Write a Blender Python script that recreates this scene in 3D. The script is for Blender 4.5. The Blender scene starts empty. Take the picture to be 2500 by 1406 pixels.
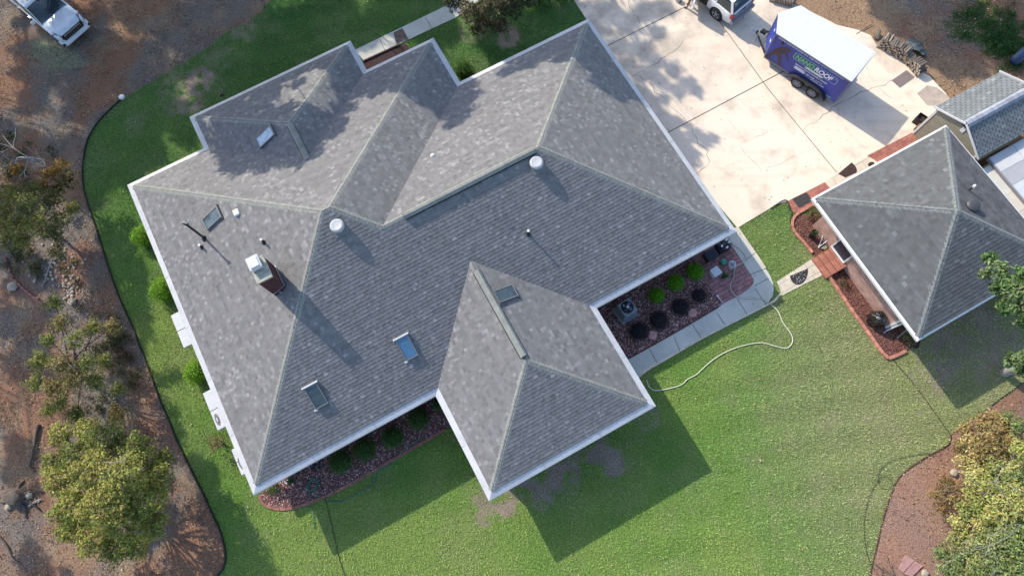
import bpy, bmesh, math, random
import numpy as np
from mathutils import Vector, Matrix
R = math.radians
random.seed(7); rng = np.random.default_rng(7)
SC = bpy.context.scene
COL = SC.collection

# ------------------------------------------------------------------ camera
PITCH, ROLL, YAW, FPX, CAMH = R(16.4463), R(2.101), R(29.167), 1628.55, 31.5
cp, sp, cr, sr = math.cos(PITCH), math.sin(PITCH), math.cos(ROLL), math.sin(ROLL)
RM = np.array([[1, 0, 0], [0, cp, -sp], [0, sp, cp]]) @ np.array([[cr, 0, sr], [0, 1, 0], [-sr, 0, cr]])
cam = bpy.data.cameras.new('camera'); camo = bpy.data.objects.new('camera', cam); COL.objects.link(camo)
M4 = Matrix([[*RM[0], 0], [*RM[1], 0], [*RM[2], CAMH], [0, 0, 0, 1]])
camo.matrix_world = M4
cam.sensor_fit = 'HORIZONTAL'; cam.sensor_width = 36.0; cam.lens = 36.0 * FPX / 2500.0
cam.clip_end = 500; SC.camera = camo

# ------------------------------------------------------------------ light
SUNV = Vector((-1.05, 0.95, 1.0)).normalized()          # towards the sun
world = bpy.data.worlds.new('World'); SC.world = world; world.use_nodes = True
wt = world.node_tree; wt.nodes.clear()
sky = wt.nodes.new('ShaderNodeTexSky'); sky.sky_type = 'NISHITA'; sky.sun_disc = False
sky.sun_elevation = math.asin(SUNV.z); sky.sun_rotation = math.atan2(SUNV.x, SUNV.y)
sky.air_density = 1.0; sky.dust_density = 1.0; sky.ozone_density = 1.8
bg = wt.nodes.new('ShaderNodeBackground'); bg.inputs[1].default_value = 0.15
wo = wt.nodes.new('ShaderNodeOutputWorld')
wt.links.new(sky.outputs[0], bg.inputs[0]); wt.links.new(bg.outputs[0], wo.inputs[0])
sun = bpy.data.lights.new('sun', 'SUN'); suno = bpy.data.objects.new('sun', sun); COL.objects.link(suno)
sun.energy = 2.75; sun.angle = R(0.55); sun.color = (1.0, 0.925, 0.80)
suno.rotation_euler = SUNV.to_track_quat('Z', 'Y').to_euler()
suno.location = (-30, 30, 40)
SC.view_settings.view_transform = 'Standard'; SC.view_settings.look = 'None'
SC.view_settings.gamma = 1.0; SC.view_settings.exposure = 1.13
SC.cycles.max_bounces = 6; SC.cycles.use_denoising = True

# ------------------------------------------------------------------ mapping
UH = np.array([math.cos(YAW), math.sin(YAW)]); VH = np.array([-UH[1], UH[0]])
def G(x, y, z=0.0):                                     # photo pixel -> world point at height z
    w = RM @ np.array([x - 1250, 703 - y, -FPX]); t = (CAMH - z) / -w[2]
    return Vector((w[0] * t, w[1] * t, z))
def GP(pts, z=0.0): return [G(x, y, z) for x, y in pts]
def W(a, b, z=0.0): q = a * UH + b * VH; return Vector((q[0], q[1], z))
def UV(p): return (p[0] * UH[0] + p[1] * UH[1], p[0] * VH[0] + p[1] * VH[1])
def proj(p):
    c = RM.T @ (np.array(p, float) - np.array([0, 0, CAMH])); return (1250 + FPX * c[0] / -c[2], 703 - FPX * c[1] / -c[2])
def crop(ox, oy, s, pts): return [(ox + x / s, oy + y / s) for x, y in pts]

# ------------------------------------------------------------------ materials
def mat(name, col, rough=0.8, metal=0.0, noise=0.0, nscale=8.0, bump=0.0, bscale=40.0, attr=False, spec=0.3, col2=None,
        trans=0.0, coat=0.0, detail=6.0, coord='Object'):
    m = bpy.data.materials.new(name); m.use_nodes = True; nt = m.node_tree; N = nt.nodes; L = nt.links
    b = N['Principled BSDF']; b.inputs['Roughness'].default_value = rough; b.inputs['Metallic'].default_value = metal
    b.inputs['Specular IOR Level'].default_value = spec
    if coat: b.inputs['Coat Weight'].default_value = coat; b.inputs['Coat Roughness'].default_value = 0.08
    src = None
    tc = N.new('ShaderNodeTexCoord')
    base = N.new('ShaderNodeRGB'); base.outputs[0].default_value = (*col, 1); src = base.outputs[0]
    if noise or col2:
        n = N.new('ShaderNodeTexNoise'); n.inputs['Scale'].default_value = nscale; n.inputs['Detail'].default_value = detail
        n.inputs['Roughness'].default_value = 0.65
        L.new(tc.outputs[coord], n.inputs['Vector'])
        rp = N.new('ShaderNodeValToRGB'); rp.color_ramp.elements[0].position = 0.3; rp.color_ramp.elements[1].position = 0.7
        c2 = col2 if col2 else tuple(c * (1 + noise) for c in col)
        c1 = col if col2 else tuple(c * (1 - noise) for c in col)
        rp.color_ramp.elements[0].color = (*c1, 1); rp.color_ramp.elements[1].color = (*c2, 1)
        L.new(n.outputs[0], rp.inputs[0]); src = rp.outputs[0]
    if attr:
        a = N.new('ShaderNodeAttribute'); a.attribute_name = 'col'
        mx = N.new('ShaderNodeMix'); mx.data_type = 'RGBA'; mx.blend_type = 'MULTIPLY'; mx.inputs[0].default_value = 1
        L.new(src, mx.inputs[6]); L.new(a.outputs['Color'], mx.inputs[7]); src = mx.outputs[2]
    L.new(src, b.inputs['Base Color'])
    if trans:
        t = N.new('ShaderNodeBsdfTranslucent'); L.new(src, t.inputs[0]); ms = N.new('ShaderNodeMixShader'); ms.inputs[0].default_value = trans
        L.new(b.outputs[0], ms.inputs[1]); L.new(t.outputs[0], ms.inputs[2]); L.new(ms.outputs[0], N['Material Output'].inputs[0])
    if bump:
        n2 = N.new('ShaderNodeTexNoise'); n2.inputs['Scale'].default_value = bscale; n2.inputs['Detail'].default_value = 4
        L.new(tc.outputs[coord], n2.inputs['Vector'])
        bp = N.new('ShaderNodeBump'); bp.inputs['Strength'].default_value = bump; bp.inputs['Distance'].default_value = 0.03
        L.new(n2.outputs[0], bp.inputs['Height']); L.new(bp.outputs[0], b.inputs['Normal'])
    return m

def brickmat(name, c1, c2, mortar, bw, bh, msize=0.01, rough=0.9, offset=0.5, bump=0.4, noise=0.25):
    m = bpy.data.materials.new(name); m.use_nodes = True; nt = m.node_tree; N = nt.nodes; L = nt.links
    b = N['Principled BSDF']; b.inputs['Roughness'].default_value = rough; b.inputs['Specular IOR Level'].default_value = 0.2
    uv = N.new('ShaderNodeUVMap'); uv.uv_map = 'UVMap'
    t = N.new('ShaderNodeTexBrick'); t.offset = offset; t.inputs['Scale'].default_value = 1.0
    t.inputs['Color1'].default_value = (*c1, 1); t.inputs['Color2'].default_value = (*c2, 1); t.inputs['Mortar'].default_value = (*mortar, 1)
    t.inputs['Mortar Size'].default_value = msize; t.inputs['Mortar Smooth'].default_value = 0.15; t.inputs['Bias'].default_value = 0
    t.inputs['Brick Width'].default_value = bw; t.inputs['Row Height'].default_value = bh
    L.new(uv.outputs[0], t.inputs['Vector'])
    n = N.new('ShaderNodeTexNoise'); n.inputs['Scale'].default_value = 3.0; n.inputs['Detail'].default_value = 8; L.new(uv.outputs[0], n.inputs['Vector'])
    hs = N.new('ShaderNodeMapRange'); hs.inputs[1].default_value = 0.3; hs.inputs[2].default_value = 0.7
    hs.inputs[3].default_value = 1 - noise; hs.inputs[4].default_value = 1 + noise; L.new(n.outputs[0], hs.inputs[0])
    mx = N.new('ShaderNodeMix'); mx.data_type = 'RGBA'; mx.blend_type = 'MULTIPLY'; mx.inputs[0].default_value = 1
    L.new(t.outputs[0], mx.inputs[6]); L.new(hs.outputs[0], mx.inputs[7]); L.new(mx.outputs[2], b.inputs['Base Color'])
    bp = N.new('ShaderNodeBump'); bp.inputs['Strength'].default_value = bump; bp.inputs['Distance'].default_value = 0.012; bp.invert = True
    L.new(t.outputs['Fac'], bp.inputs['Height']); L.new(bp.outputs[0], b.inputs['Normal'])
    return m

MT = {}
MT['shingle'] = mat('grey_shingle', (0.174, 0.168, 0.164), 0.95, noise=0.08, nscale=1.3, bump=0.5, bscale=90, attr=True, spec=0.15)
MT['shingle_dark'] = mat('slate_shingle', (0.110, 0.112, 0.111), 0.95, noise=0.08, nscale=1.6, bump=0.5, bscale=90, attr=True, spec=0.15)
MT['shingle_shed'] = mat('pale_shingle', (0.165, 0.176, 0.174), 0.95, noise=0.12, nscale=2, bump=0.4, bscale=90, attr=True, spec=0.15)
MT['cap'] = mat('cap_shingle', (0.235, 0.24, 0.212), 0.95, noise=0.12, nscale=6, bump=0.4, bscale=80, attr=True, spec=0.15)
MT['cap_dark'] = mat('cap_shingle_dark', (0.175, 0.188, 0.18), 0.95, noise=0.12, nscale=6, bump=0.4, bscale=80, attr=True, spec=0.15)
MT['deck'] = mat('roof_underlay', (0.07, 0.07, 0.075), 1.0)
MT['gutter'] = mat('painted_aluminium', (0.45, 0.445, 0.45), 0.5, noise=0.12, nscale=1.7, spec=0.35, attr=True)
MT['vent'] = mat('vent_enamel', (0.40, 0.40, 0.41), 0.5, noise=0.1, nscale=5)
MT['white'] = mat('white_paint', (0.60, 0.60, 0.595), 0.5, noise=0.05, nscale=3)
MT['soffit'] = mat('soffit_paint', (0.6, 0.6, 0.58), 0.7)
MT['dark'] = mat('black_plastic', (0.02, 0.02, 0.022), 0.5, noise=0.3, nscale=10)
MT['rubber'] = mat('rubber', (0.025, 0.025, 0.027), 0.85, noise=0.3, nscale=15)
MT['steel'] = mat('brushed_steel', (0.55, 0.55, 0.56), 0.35, metal=0.9, noise=0.1)
MT['bronze'] = mat('bronze_frame', (0.16, 0.15, 0.14), 0.45, metal=0.3)
MT['greyframe'] = mat('grey_frame', (0.17, 0.17, 0.165), 0.5, noise=0.1)
MT['glass'] = mat('dark_glass', (0.03, 0.04, 0.045), 0.06, spec=0.8)
MT['skyglass'] = mat('skylight_glass', (0.05, 0.07, 0.07), 0.06, spec=1.0, noise=0.45, nscale=3)
MT['skyrefl_blue'] = mat('glass_painted_sky_blue', (0.07, 0.16, 0.25), 0.08, spec=1.0, noise=0.1, nscale=2)  # blue of the reflected sky put into the base colour
MT['skyrefl_pale'] = mat('glass_painted_sky_pale', (0.34, 0.42, 0.5), 0.25, spec=.6, noise=0.25, nscale=4)  # bright sky reflection painted as a pale base colour
MT['brick'] = brickmat('house_brick', (0.20, 0.075, 0.055), (0.27, 0.11, 0.08), (0.33, 0.29, 0.25), 0.21, 0.075, 0.008)
MT['gbrick'] = brickmat('garage_brick', (0.40, 0.19, 0.145), (0.33, 0.15, 0.115), (0.55, 0.44, 0.38), 0.21, 0.075, 0.012)
MT['darkbrick'] = brickmat('chimney_brick', (0.06, 0.023, 0.026), (0.085, 0.032, 0.032), (0.06, 0.035, 0.038), 0.2, 0.07, 0.008)
MT['stepbrick'] = brickmat('step_brick', (0.42, 0.17, 0.115), (0.34, 0.13, 0.09), (0.22, 0.11, 0.08), 0.11, 0.30, 0.014, offset=0.0)
MT['patiobrick'] = brickmat('patio_brick', (0.26, 0.135, 0.135), (0.34, 0.17, 0.16), (0.11, 0.065, 0.07), 0.4, 0.2, 0.014, noise=0.3)
MT['edgebrick'] = brickmat('edging_brick', (0.40, 0.17, 0.12), (0.30, 0.12, 0.09), (0.17, 0.08, 0.06), 0.3, 0.4, 0.01, offset=0.0, noise=0.3)
MT['siding'] = brickmat('olive_siding', (0.27, 0.26, 0.20), (0.25, 0.24, 0.185), (0.13, 0.125, 0.10), 40, 0.17, 0.008, noise=0.08)
MT['paver'] = brickmat('cream_paver', (0.55, 0.48, 0.38), (0.48, 0.43, 0.34), (0.3, 0.26, 0.2), 0.62, 0.42, 0.012, noise=0.12, offset=0.3)
MT['redpaver'] = brickmat('red_paver', (0.30, 0.11, 0.085), (0.36, 0.15, 0.11), (0.2, 0.1, 0.08), 0.32, 0.16, 0.012, noise=0.25)
MT['slab'] = mat('walk_concrete', (0.46, 0.455, 0.40), 0.9, noise=0.16, nscale=0.8, bump=0.15, bscale=60, spec=0.15)
MT['slabedge'] = mat('worn_slab_edge', (0.55, 0.46, 0.36), 0.9, noise=0.2, nscale=3)
MT['joint'] = mat('joint_dirt', (0.09, 0.075, 0.06), 1.0, noise=0.4, nscale=3)
MT['mulch'] = mat('red_mulch', (0.13, 0.062, 0.055), 1.0, noise=0.55, nscale=14, bump=1.0, bscale=24)
MT['darkmulch'] = mat('dark_mulch', (0.05, 0.03, 0.028), 1.0, noise=0.55, nscale=14, bump=1.0, bscale=24)
MT['pebble'] = mat('pebbles', (1, 1, 1), 0.9, attr=True, spec=0.2)
MT['leaf'] = mat('foliage', (1, 1, 1), 0.65, attr=True, spec=0.25, trans=0.25)
MT['litter'] = mat('dry_leaves', (1, 1, 1), 0.85, attr=True, spec=0.2)
MT['bladem'] = mat('grass_blades', (1, 1, 1), 0.7, attr=True, spec=0.2, trans=0.2)
MT['sheet'] = mat('turf_soil', (1, 1, 1), 1.0, attr=True, noise=0.5, nscale=14, bump=1.0, bscale=20, spec=0.1)
MT['bark'] = mat('bark', (0.10, 0.08, 0.065), 0.95, noise=0.4, nscale=9, bump=0.8, bscale=18)
MT['palebark'] = mat('pale_bark', (0.30, 0.28, 0.25), 0.9, noise=0.2, nscale=9, bump=0.4, bscale=20)
MT['wood'] = mat('cut_wood', (1, 1, 1), 0.9, attr=True, noise=0.3, nscale=12, bump=0.6, bscale=30)
MT['stone'] = mat('pink_stone', (0.48, 0.25, 0.22), 0.85, noise=0.15, nscale=6, bump=0.2)
MT['blue'] = mat('blue_vinyl', (0.032, 0.046, 0.26), 0.4, noise=0.3, nscale=1.1, spec=0.3, coat=0.1)
MT['decalw'] = mat('white_vinyl', (0.75, 0.75, 0.82), 0.4)
MT['decalg'] = mat('green_vinyl', (0.16, 0.42, 0.25), 0.4)
MT['decaldg'] = mat('dark_green_vinyl', (0.02, 0.10, 0.13), 0.4)
MT['decalb'] = mat('pale_blue_vinyl', (0.30, 0.48, 0.62), 0.4)
MT['decalbr'] = mat('brown_vinyl', (0.055, 0.035, 0.045), 0.5, noise=0.25, nscale=4)
MT['paintw'] = mat('white_car_paint', (0.72, 0.72, 0.71), 0.25, spec=0.5, coat=0.6)
MT['paints'] = mat('silver_white_paint', (0.62, 0.65, 0.68), 0.22, spec=0.5, coat=0.7)
MT['greytrim'] = mat('grey_trim', (0.22, 0.22, 0.24), 0.5)
MT['red'] = mat('red_lens', (0.35, 0.01, 0.03), 0.2, spec=0.6)
MT['lens'] = mat('clear_lens', (0.35, 0.36, 0.4), 0.1, spec=0.7)
MT['headlens'] = mat('headlight_glass', (.10, .11, .16), .08, spec=.9, noise=.4, nscale=9)
MT['hood'] = mat('hood_paint', (0.50, 0.50, 0.505), 0.55, noise=0.08, nscale=4)
MT['hosew'] = mat('white_hose', (0.66, 0.62, 0.50), 0.5)
MT['hoseg'] = mat('green_hose', (0.03, 0.14, 0.11), 0.5)
MT['black'] = mat('black_rubber', (0.014, 0.014, 0.014), 0.6)
MT['aqua'] = mat('green_plastic', (0.03, 0.24, 0.16), 0.3, spec=0.5)
MT['acgrey'] = mat('grey_steel_paint', (0.20, 0.24, 0.28), 0.45, noise=0.1)
MT['plasticgrey'] = mat('grey_plastic', (0.46, 0.48, 0.50), 0.5, noise=0.06)
MT['tarp'] = mat('grey_tarp', (0.10, 0.115, 0.105), 0.7, noise=0.25, nscale=3, bump=0.4, bscale=6)
MT['platform'] = mat('pale_panels', (1, 1, 1), 0.7, attr=True, noise=0.08, nscale=2)
MT['skin'] = mat('skin', (0.45, 0.27, 0.2), 0.6)
MT['denim'] = mat('grey_trousers', (0.17, 0.14, 0.135), 0.9, noise=0.2, nscale=12)
MT['maroon'] = mat('maroon_shirt', (0.12, 0.03, 0.04), 0.9, noise=0.2, nscale=9)
MT['shoe'] = mat('dark_boots', (0.05, 0.025, 0.02), 0.7)
MT['hair'] = mat('dark_hair', (0.03, 0.02, 0.015), 0.8)
MT['logend'] = MT['wood']

def concrete(name, base, dark, warm):
    m = bpy.data.materials.new(name); m.use_nodes = True; nt = m.node_tree; N = nt.nodes; L = nt.links
    b = N['Principled BSDF']; b.inputs['Roughness'].default_value = 0.9; b.inputs['Specular IOR Level'].default_value = 0.15
    tc = N.new('ShaderNodeTexCoord')
    def nz(s, d, p0, p1):
        n = N.new('ShaderNodeTexNoise'); n.inputs['Scale'].default_value = s; n.inputs['Detail'].default_value = d; n.inputs['Roughness'].default_value = 0.6
        L.new(tc.outputs['Object'], n.inputs['Vector'])
        r = N.new('ShaderNodeMapRange'); r.inputs[1].default_value = p0; r.inputs[2].default_value = p1; r.clamp = True
        L.new(n.outputs[0], r.inputs[0]); return r.outputs[0]
    def mix(a, c, f, blend='MIX'):
        x = N.new('ShaderNodeMix'); x.data_type = 'RGBA'; x.blend_type = blend
        if isinstance(a, tuple): x.inputs[6].default_value = (*a, 1)
        else: L.new(a, x.inputs[6])
        if isinstance(c, tuple): x.inputs[7].default_value = (*c, 1)
        else: L.new(c, x.inputs[7])
        if isinstance(f, float): x.inputs[0].default_value = f
        else: L.new(f, x.inputs[0])
        return x.outputs[2]
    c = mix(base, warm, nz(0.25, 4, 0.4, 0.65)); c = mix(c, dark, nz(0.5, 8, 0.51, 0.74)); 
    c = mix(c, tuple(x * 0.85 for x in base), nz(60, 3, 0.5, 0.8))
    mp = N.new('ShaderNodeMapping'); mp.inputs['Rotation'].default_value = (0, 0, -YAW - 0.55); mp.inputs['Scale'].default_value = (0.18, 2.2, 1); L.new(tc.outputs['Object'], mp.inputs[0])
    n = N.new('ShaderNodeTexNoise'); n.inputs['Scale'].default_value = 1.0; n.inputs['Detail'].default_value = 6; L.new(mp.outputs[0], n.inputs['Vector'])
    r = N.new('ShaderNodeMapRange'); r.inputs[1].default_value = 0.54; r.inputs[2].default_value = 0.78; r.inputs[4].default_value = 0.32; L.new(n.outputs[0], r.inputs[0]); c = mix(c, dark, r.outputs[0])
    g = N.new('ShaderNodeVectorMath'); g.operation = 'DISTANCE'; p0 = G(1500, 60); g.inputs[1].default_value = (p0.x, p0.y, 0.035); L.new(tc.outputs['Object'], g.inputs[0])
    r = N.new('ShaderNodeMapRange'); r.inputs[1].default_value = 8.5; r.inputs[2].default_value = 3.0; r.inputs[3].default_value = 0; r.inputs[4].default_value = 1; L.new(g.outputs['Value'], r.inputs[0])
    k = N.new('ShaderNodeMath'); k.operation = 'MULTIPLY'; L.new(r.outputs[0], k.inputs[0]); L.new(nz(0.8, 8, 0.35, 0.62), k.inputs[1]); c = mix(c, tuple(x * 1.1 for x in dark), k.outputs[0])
    L.new(c, b.inputs['Base Color'])
    return m
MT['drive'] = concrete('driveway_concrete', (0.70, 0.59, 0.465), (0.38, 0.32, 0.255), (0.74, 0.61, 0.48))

# ------------------------------------------------------------------ mesh builder
class MB:
    def __init__(s): s.v = []; s.f = []; s.m = []; s.c = []; s.uv = []
    def poly(s, pts, m=0, c=(1, 1, 1), uv=None):
        i = len(s.v); s.v += [tuple(p) for p in pts]; s.f.append(list(range(i, i + len(pts)))); s.m.append(m); s.c.append(c)
        s.uv.append(uv if uv else [(0, 0)] * len(pts))
    def mesh(s, vs, fs, m=0, c=(1, 1, 1)):
        i = len(s.v); s.v += [tuple(p) for p in vs]
        for f in fs: s.f.append([i + k for k in f]); s.m.append(m); s.c.append(c); s.uv.append([(0, 0)] * len(f))
    def frame(s, o, ax, ay, az, lo, hi, m=0, c=(1, 1, 1)):          # box in an oriented frame
        o, ax, ay, az = map(Vector, (o, ax, ay, az)); P = []
        for k in (lo[2], hi[2]):
            for x, y in ((lo[0], lo[1]), (hi[0], lo[1]), (hi[0], hi[1]), (lo[0], hi[1])): P.append(o + ax * x + ay * y + az * k)
        F = [(3, 2, 1, 0), (4, 5, 6, 7), (0, 1, 5, 4), (1, 2, 6, 5), (2, 3, 7, 6), (3, 0, 4, 7)]
        i = len(s.v); s.v += [tuple(p) for p in P]
        for f in F:
            s.f.append([i + k for k in f]); s.m.append(m); s.c.append(c)
            a, b, d = P[f[0]], P[f[1]], P[f[3]]; w = (b - a).length; h = (d - a).length
            s.uv.append([(0, 0), (w, 0), (w, h), (0, h)])
    def box(s, cx, cy, cz, sx, sy, sz, rz=0, m=0, c=(1, 1, 1)):
        a = Vector((math.cos(rz), math.sin(rz), 0)); b = Vector((-a.y, a.x, 0))
        s.frame((cx, cy, cz), a, b, (0, 0, 1), (-sx / 2, -sy / 2, -sz / 2), (sx / 2, sy / 2, sz / 2), m, c)
    def tube(s, path, r, n=8, m=0, c=(1, 1, 1), cap=True):
        path = [Vector(p) for p in path]; rs = r if isinstance(r, (list, tuple)) else [r] * len(path); i0 = len(s.v); N = len(path)
        for i, p in enumerate(path):
            d = (path[min(i + 1, N - 1)] - path[max(i - 1, 0)]).normalized()
            a = d.cross(Vector((0, 0, 1)) if abs(d.z) < 0.95 else Vector((1, 0, 0))).normalized(); b = d.cross(a)
            for k in range(n):
                t = 2 * math.pi * k / n; s.v.append(tuple(p + (a * math.cos(t) + b * math.sin(t)) * rs[i]))
        for i in range(N - 1):
            for k in range(n):
                k2 = (k + 1) % n
                s.f.append([i0 + i * n + k, i0 + i * n + k2, i0 + (i + 1) * n + k2, i0 + (i + 1) * n + k]); s.m.append(m); s.c.append(c); s.uv.append([(0, 0)] * 4)
        if cap:
            for f in ([i0 + k for k in range(n)][::-1], [i0 + (N - 1) * n + k for k in range(n)]):
                s.f.append(f); s.m.append(m); s.c.append(c); s.uv.append([(0, 0)] * n)
    def lathe(s, o, prof, n=20, m=0, c=(1, 1, 1), az=(0, 0, 1), cap=True):
        o = Vector(o); az = Vector(az).normalized(); ax = az.cross(Vector((0, 1, 0)) if abs(az.y) < 0.9 else Vector((1, 0, 0))).normalized(); ay = az.cross(ax)
        i0 = len(s.v)
        for r, z in prof:
            for k in range(n):
                t = 2 * math.pi * k / n; s.v.append(tuple(o + az * z + (ax * math.cos(t) + ay * math.sin(t)) * r))
        for i in range(len(prof) - 1):
            for k in range(n):
                k2 = (k + 1) % n
                s.f.append([i0 + i * n + k, i0 + i * n + k2, i0 + (i + 1) * n + k2, i0 + (i + 1) * n + k]); s.m.append(m); s.c.append(c); s.uv.append([(0, 0)] * 4)
        if cap:
            for f in ([i0 + k for k in range(n)][::-1], [i0 + (len(prof) - 1) * n + k for k in range(n)]):
                s.f.append(f); s.m.append(m); s.c.append(c); s.uv.append([(0, 0)] * n)
    def prism(s, pts, z0, z1, m=0, c=(1, 1, 1), side=None, uvs=1.0):   # pts ccw world xy
        n = len(pts); A = [(p[0], p[1], z0) for p in pts]; B = [(p[0], p[1], z1) for p in pts]
        uvw = [UV(p) for p in pts]
        s.poly(B, m, c, uvw); 
        for i in range(n):
            j = (i + 1) % n; L = math.dist(A[i][:2], A[j][:2])
            s.poly([A[i], A[j], B[j], B[i]], side if side is not None else m, c, [(0, 0), (L, 0), (L, z1 - z0), (0, z1 - z0)])
    def build(s, name, mats, parent=None, smooth=False, origin=None, bevel=0, **kw):
        if not isinstance(mats, (list, tuple)): mats = [mats]
        me = bpy.data.meshes.new(name)
        vs = s.v
        if origin is not None: vs = [(x - origin[0], y - origin[1], z - (origin[2] if len(origin) > 2 else 0)) for x, y, z in vs]
        me.from_pydata(vs, [], s.f)
        for m in mats: me.materials.append(m)
        me.polygons.foreach_set('material_index', s.m)
        uvl = me.uv_layers.new(name='UVMap'); uvl.data.foreach_set('uv', [x for u in s.uv for p in u for x in p])
        at = me.attributes.new('col', 'FLOAT_COLOR', 'FACE'); at.data.foreach_set('color', [x for c in s.c for x in (*c, 1.0)])
        if smooth: me.polygons.foreach_set('use_smooth', [True] * len(s.f))
        me.update()
        o = bpy.data.objects.new(name, me); COL.objects.link(o)
        if parent: o.parent = parent
        elif origin is not None: o.location = (origin[0], origin[1], origin[2] if len(origin) > 2 else 0)
        if bevel:
            bv = o.modifiers.new('bevel', 'BEVEL'); bv.width = bevel; bv.segments = 2; bv.limit_method = 'ANGLE'
        for k, val in kw.items(): o[k] = val
        return o

def tag(o, label, cat, group=None, kind=None):
    if label: o['label'] = label
    if cat: o['category'] = cat
    if group: o['group'] = group
    if kind: o['kind'] = kind
    return o
def thing(name, label, cat, loc=(0, 0, 0), rz=0, group=None):
    o = bpy.data.objects.new(name, None); COL.objects.link(o); o.empty_display_size = 0.3
    o.location = loc; o.rotation_euler = (0, 0, rz); return tag(o, label, cat, group)

def np_mesh(name, V, F, cols, m, parent=None, origin=None, **kw):      # quads/tris from numpy arrays, per-face colour
    me = bpy.data.meshes.new(name); n = len(F); k = F.shape[1]
    if origin is not None: V = V - np.array(origin)
    me.vertices.add(len(V)); me.vertices.foreach_set('co', V.astype(np.float32).ravel())
    me.loops.add(n * k); me.loops.foreach_set('vertex_index', F.astype(np.int32).ravel())
    me.polygons.add(n); me.polygons.foreach_set('loop_start', np.arange(0, n * k, k, dtype=np.int32))
    me.polygons.foreach_set('loop_total', np.full(n, k, dtype=np.int32))
    me.materials.append(m)
    at = me.attributes.new('col', 'FLOAT_COLOR', 'FACE')
    at.data.foreach_set('color', np.concatenate([cols, np.ones((n, 1))], 1).astype(np.float32).ravel())
    me.update(calc_edges=True); me.validate()
    o = bpy.data.objects.new(name, me); COL.objects.link(o)
    if parent: o.parent = parent
    elif origin is not None: o.location = origin
    for kk, val in kw.items(): o[kk] = val
    return o

def inpoly(P, poly):                                                   # numpy point in polygon
    x, y = P[:, 0], P[:, 1]; r = np.zeros(len(P), bool); n = len(poly); j = n - 1
    for i in range(n):
        xi, yi, xj, yj = poly[i][0], poly[i][1], poly[j][0], poly[j][1]
        c = ((yi > y) != (yj > y)) & (x < (xj - xi) * (y - yi) / ((yj - yi) if yj != yi else 1e-9) + xi); r ^= c; j = i
    return r
_lat = rng.random((256, 256))
def vnoise(x, y, s):
    x = np.asarray(x) * s + 71.3; y = np.asarray(y) * s + 33.7; xi = np.floor(x).astype(int); yi = np.floor(y).astype(int); fx = x - xi; fy = y - yi
    fx = fx * fx * (3 - 2 * fx); fy = fy * fy * (3 - 2 * fy); g = lambda a, b: _lat[a % 256, b % 256]
    return (g(xi, yi) * (1 - fx) + g(xi + 1, yi) * fx) * (1 - fy) + (g(xi, yi + 1) * (1 - fx) + g(xi + 1, yi + 1) * fx) * fy
def fbm(x, y, s, o=4): 
    t = 0; a = 1; w = 0
    for i in range(o): t = t + a * vnoise(x + 13 * i, y - 7 * i, s * 2 ** i); w += a; a *= 0.55
    return t / w
def smooth(a, lo, hi): t = np.clip((a - lo) / (hi - lo), 0, 1); return t * t * (3 - 2 * t)
def spline(pts, n=8):
    P = [Vector(p) for p in pts]; out = []
    for i in range(len(P) - 1):
        a, b, c, d = P[max(i - 1, 0)], P[i], P[i + 1], P[min(i + 2, len(P) - 1)]
        for k in range(n):
            t = k / n; out.append(0.5 * ((2 * b) + (c - a) * t + (2 * a - 5 * b + 4 * c - d) * t * t + (3 * b - a - 3 * c + d) * t ** 3))
    out.append(P[-1]); return out
def ccw(pts):
    a = sum(pts[i][0] * pts[(i + 1) % len(pts)][1] - pts[(i + 1) % len(pts)][0] * pts[i][1] for i in range(len(pts)))
    return list(pts) if a > 0 else list(pts)[::-1]
# ------------------------------------------------------------------ ground, lawn, drive
LAWN_PX = [(297, 243), (262, 275), (232, 310), (212, 350), (203, 400), (203, 450), (215, 500), (238, 565), (258, 630), (280, 695), (300, 745), (325, 800), (352, 870),
           (375, 930), (395, 985), (415, 1030), (435, 1080), (460, 1130), (480, 1170), (500, 1210), (520, 1255), (540, 1300), (551, 1350), (546, 1385), (530, 1406), (515, 1450), (505, 1500), (500, 1780), (2090, 1780),
           (2110, 1500), (2125, 1406), (2140, 1330), (2160, 1250), (2185, 1180), (2210, 1150), (2260, 1115), (2300, 1095), (2320, 1080), (2318, 1062), (2350, 1035), (2405, 1002),
           (2460, 962), (2510, 925), (2600, 880), (2600, 760), (2380, 640), (2000, 480), (1800, 520), (1500, 100), (1420, 0), (1395, -70), (690, -70), (660, 0), (640, 28), (600, 58), (560, 76), (530, 98), (500, 122), (450, 152), (400, 184), (340, 218)]
LAWN = [tuple(p)[:2] for p in GP(LAWN_PX)]
DRIVE_PX = [(1383, -80), (1400, 0), (1440, 62), (1600, 320), (1800, 557), (1840, 533), (1895, 500), (1922, 492), (2014, 445), (2117, 382), (2240, 318), (2330, 270), (2309, 230), (2293, 214), (2269, 187),
            (2226, 165), (2180, 135), (2140, 112), (2125, 88), (2095, 75), (2042, 62), (1990, 35), (1935, 10), (1890, 3), (1840, -30), (1800, -80)]
DRIVE = [tuple(p)[:2] for p in GP(DRIVE_PX)]

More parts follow.
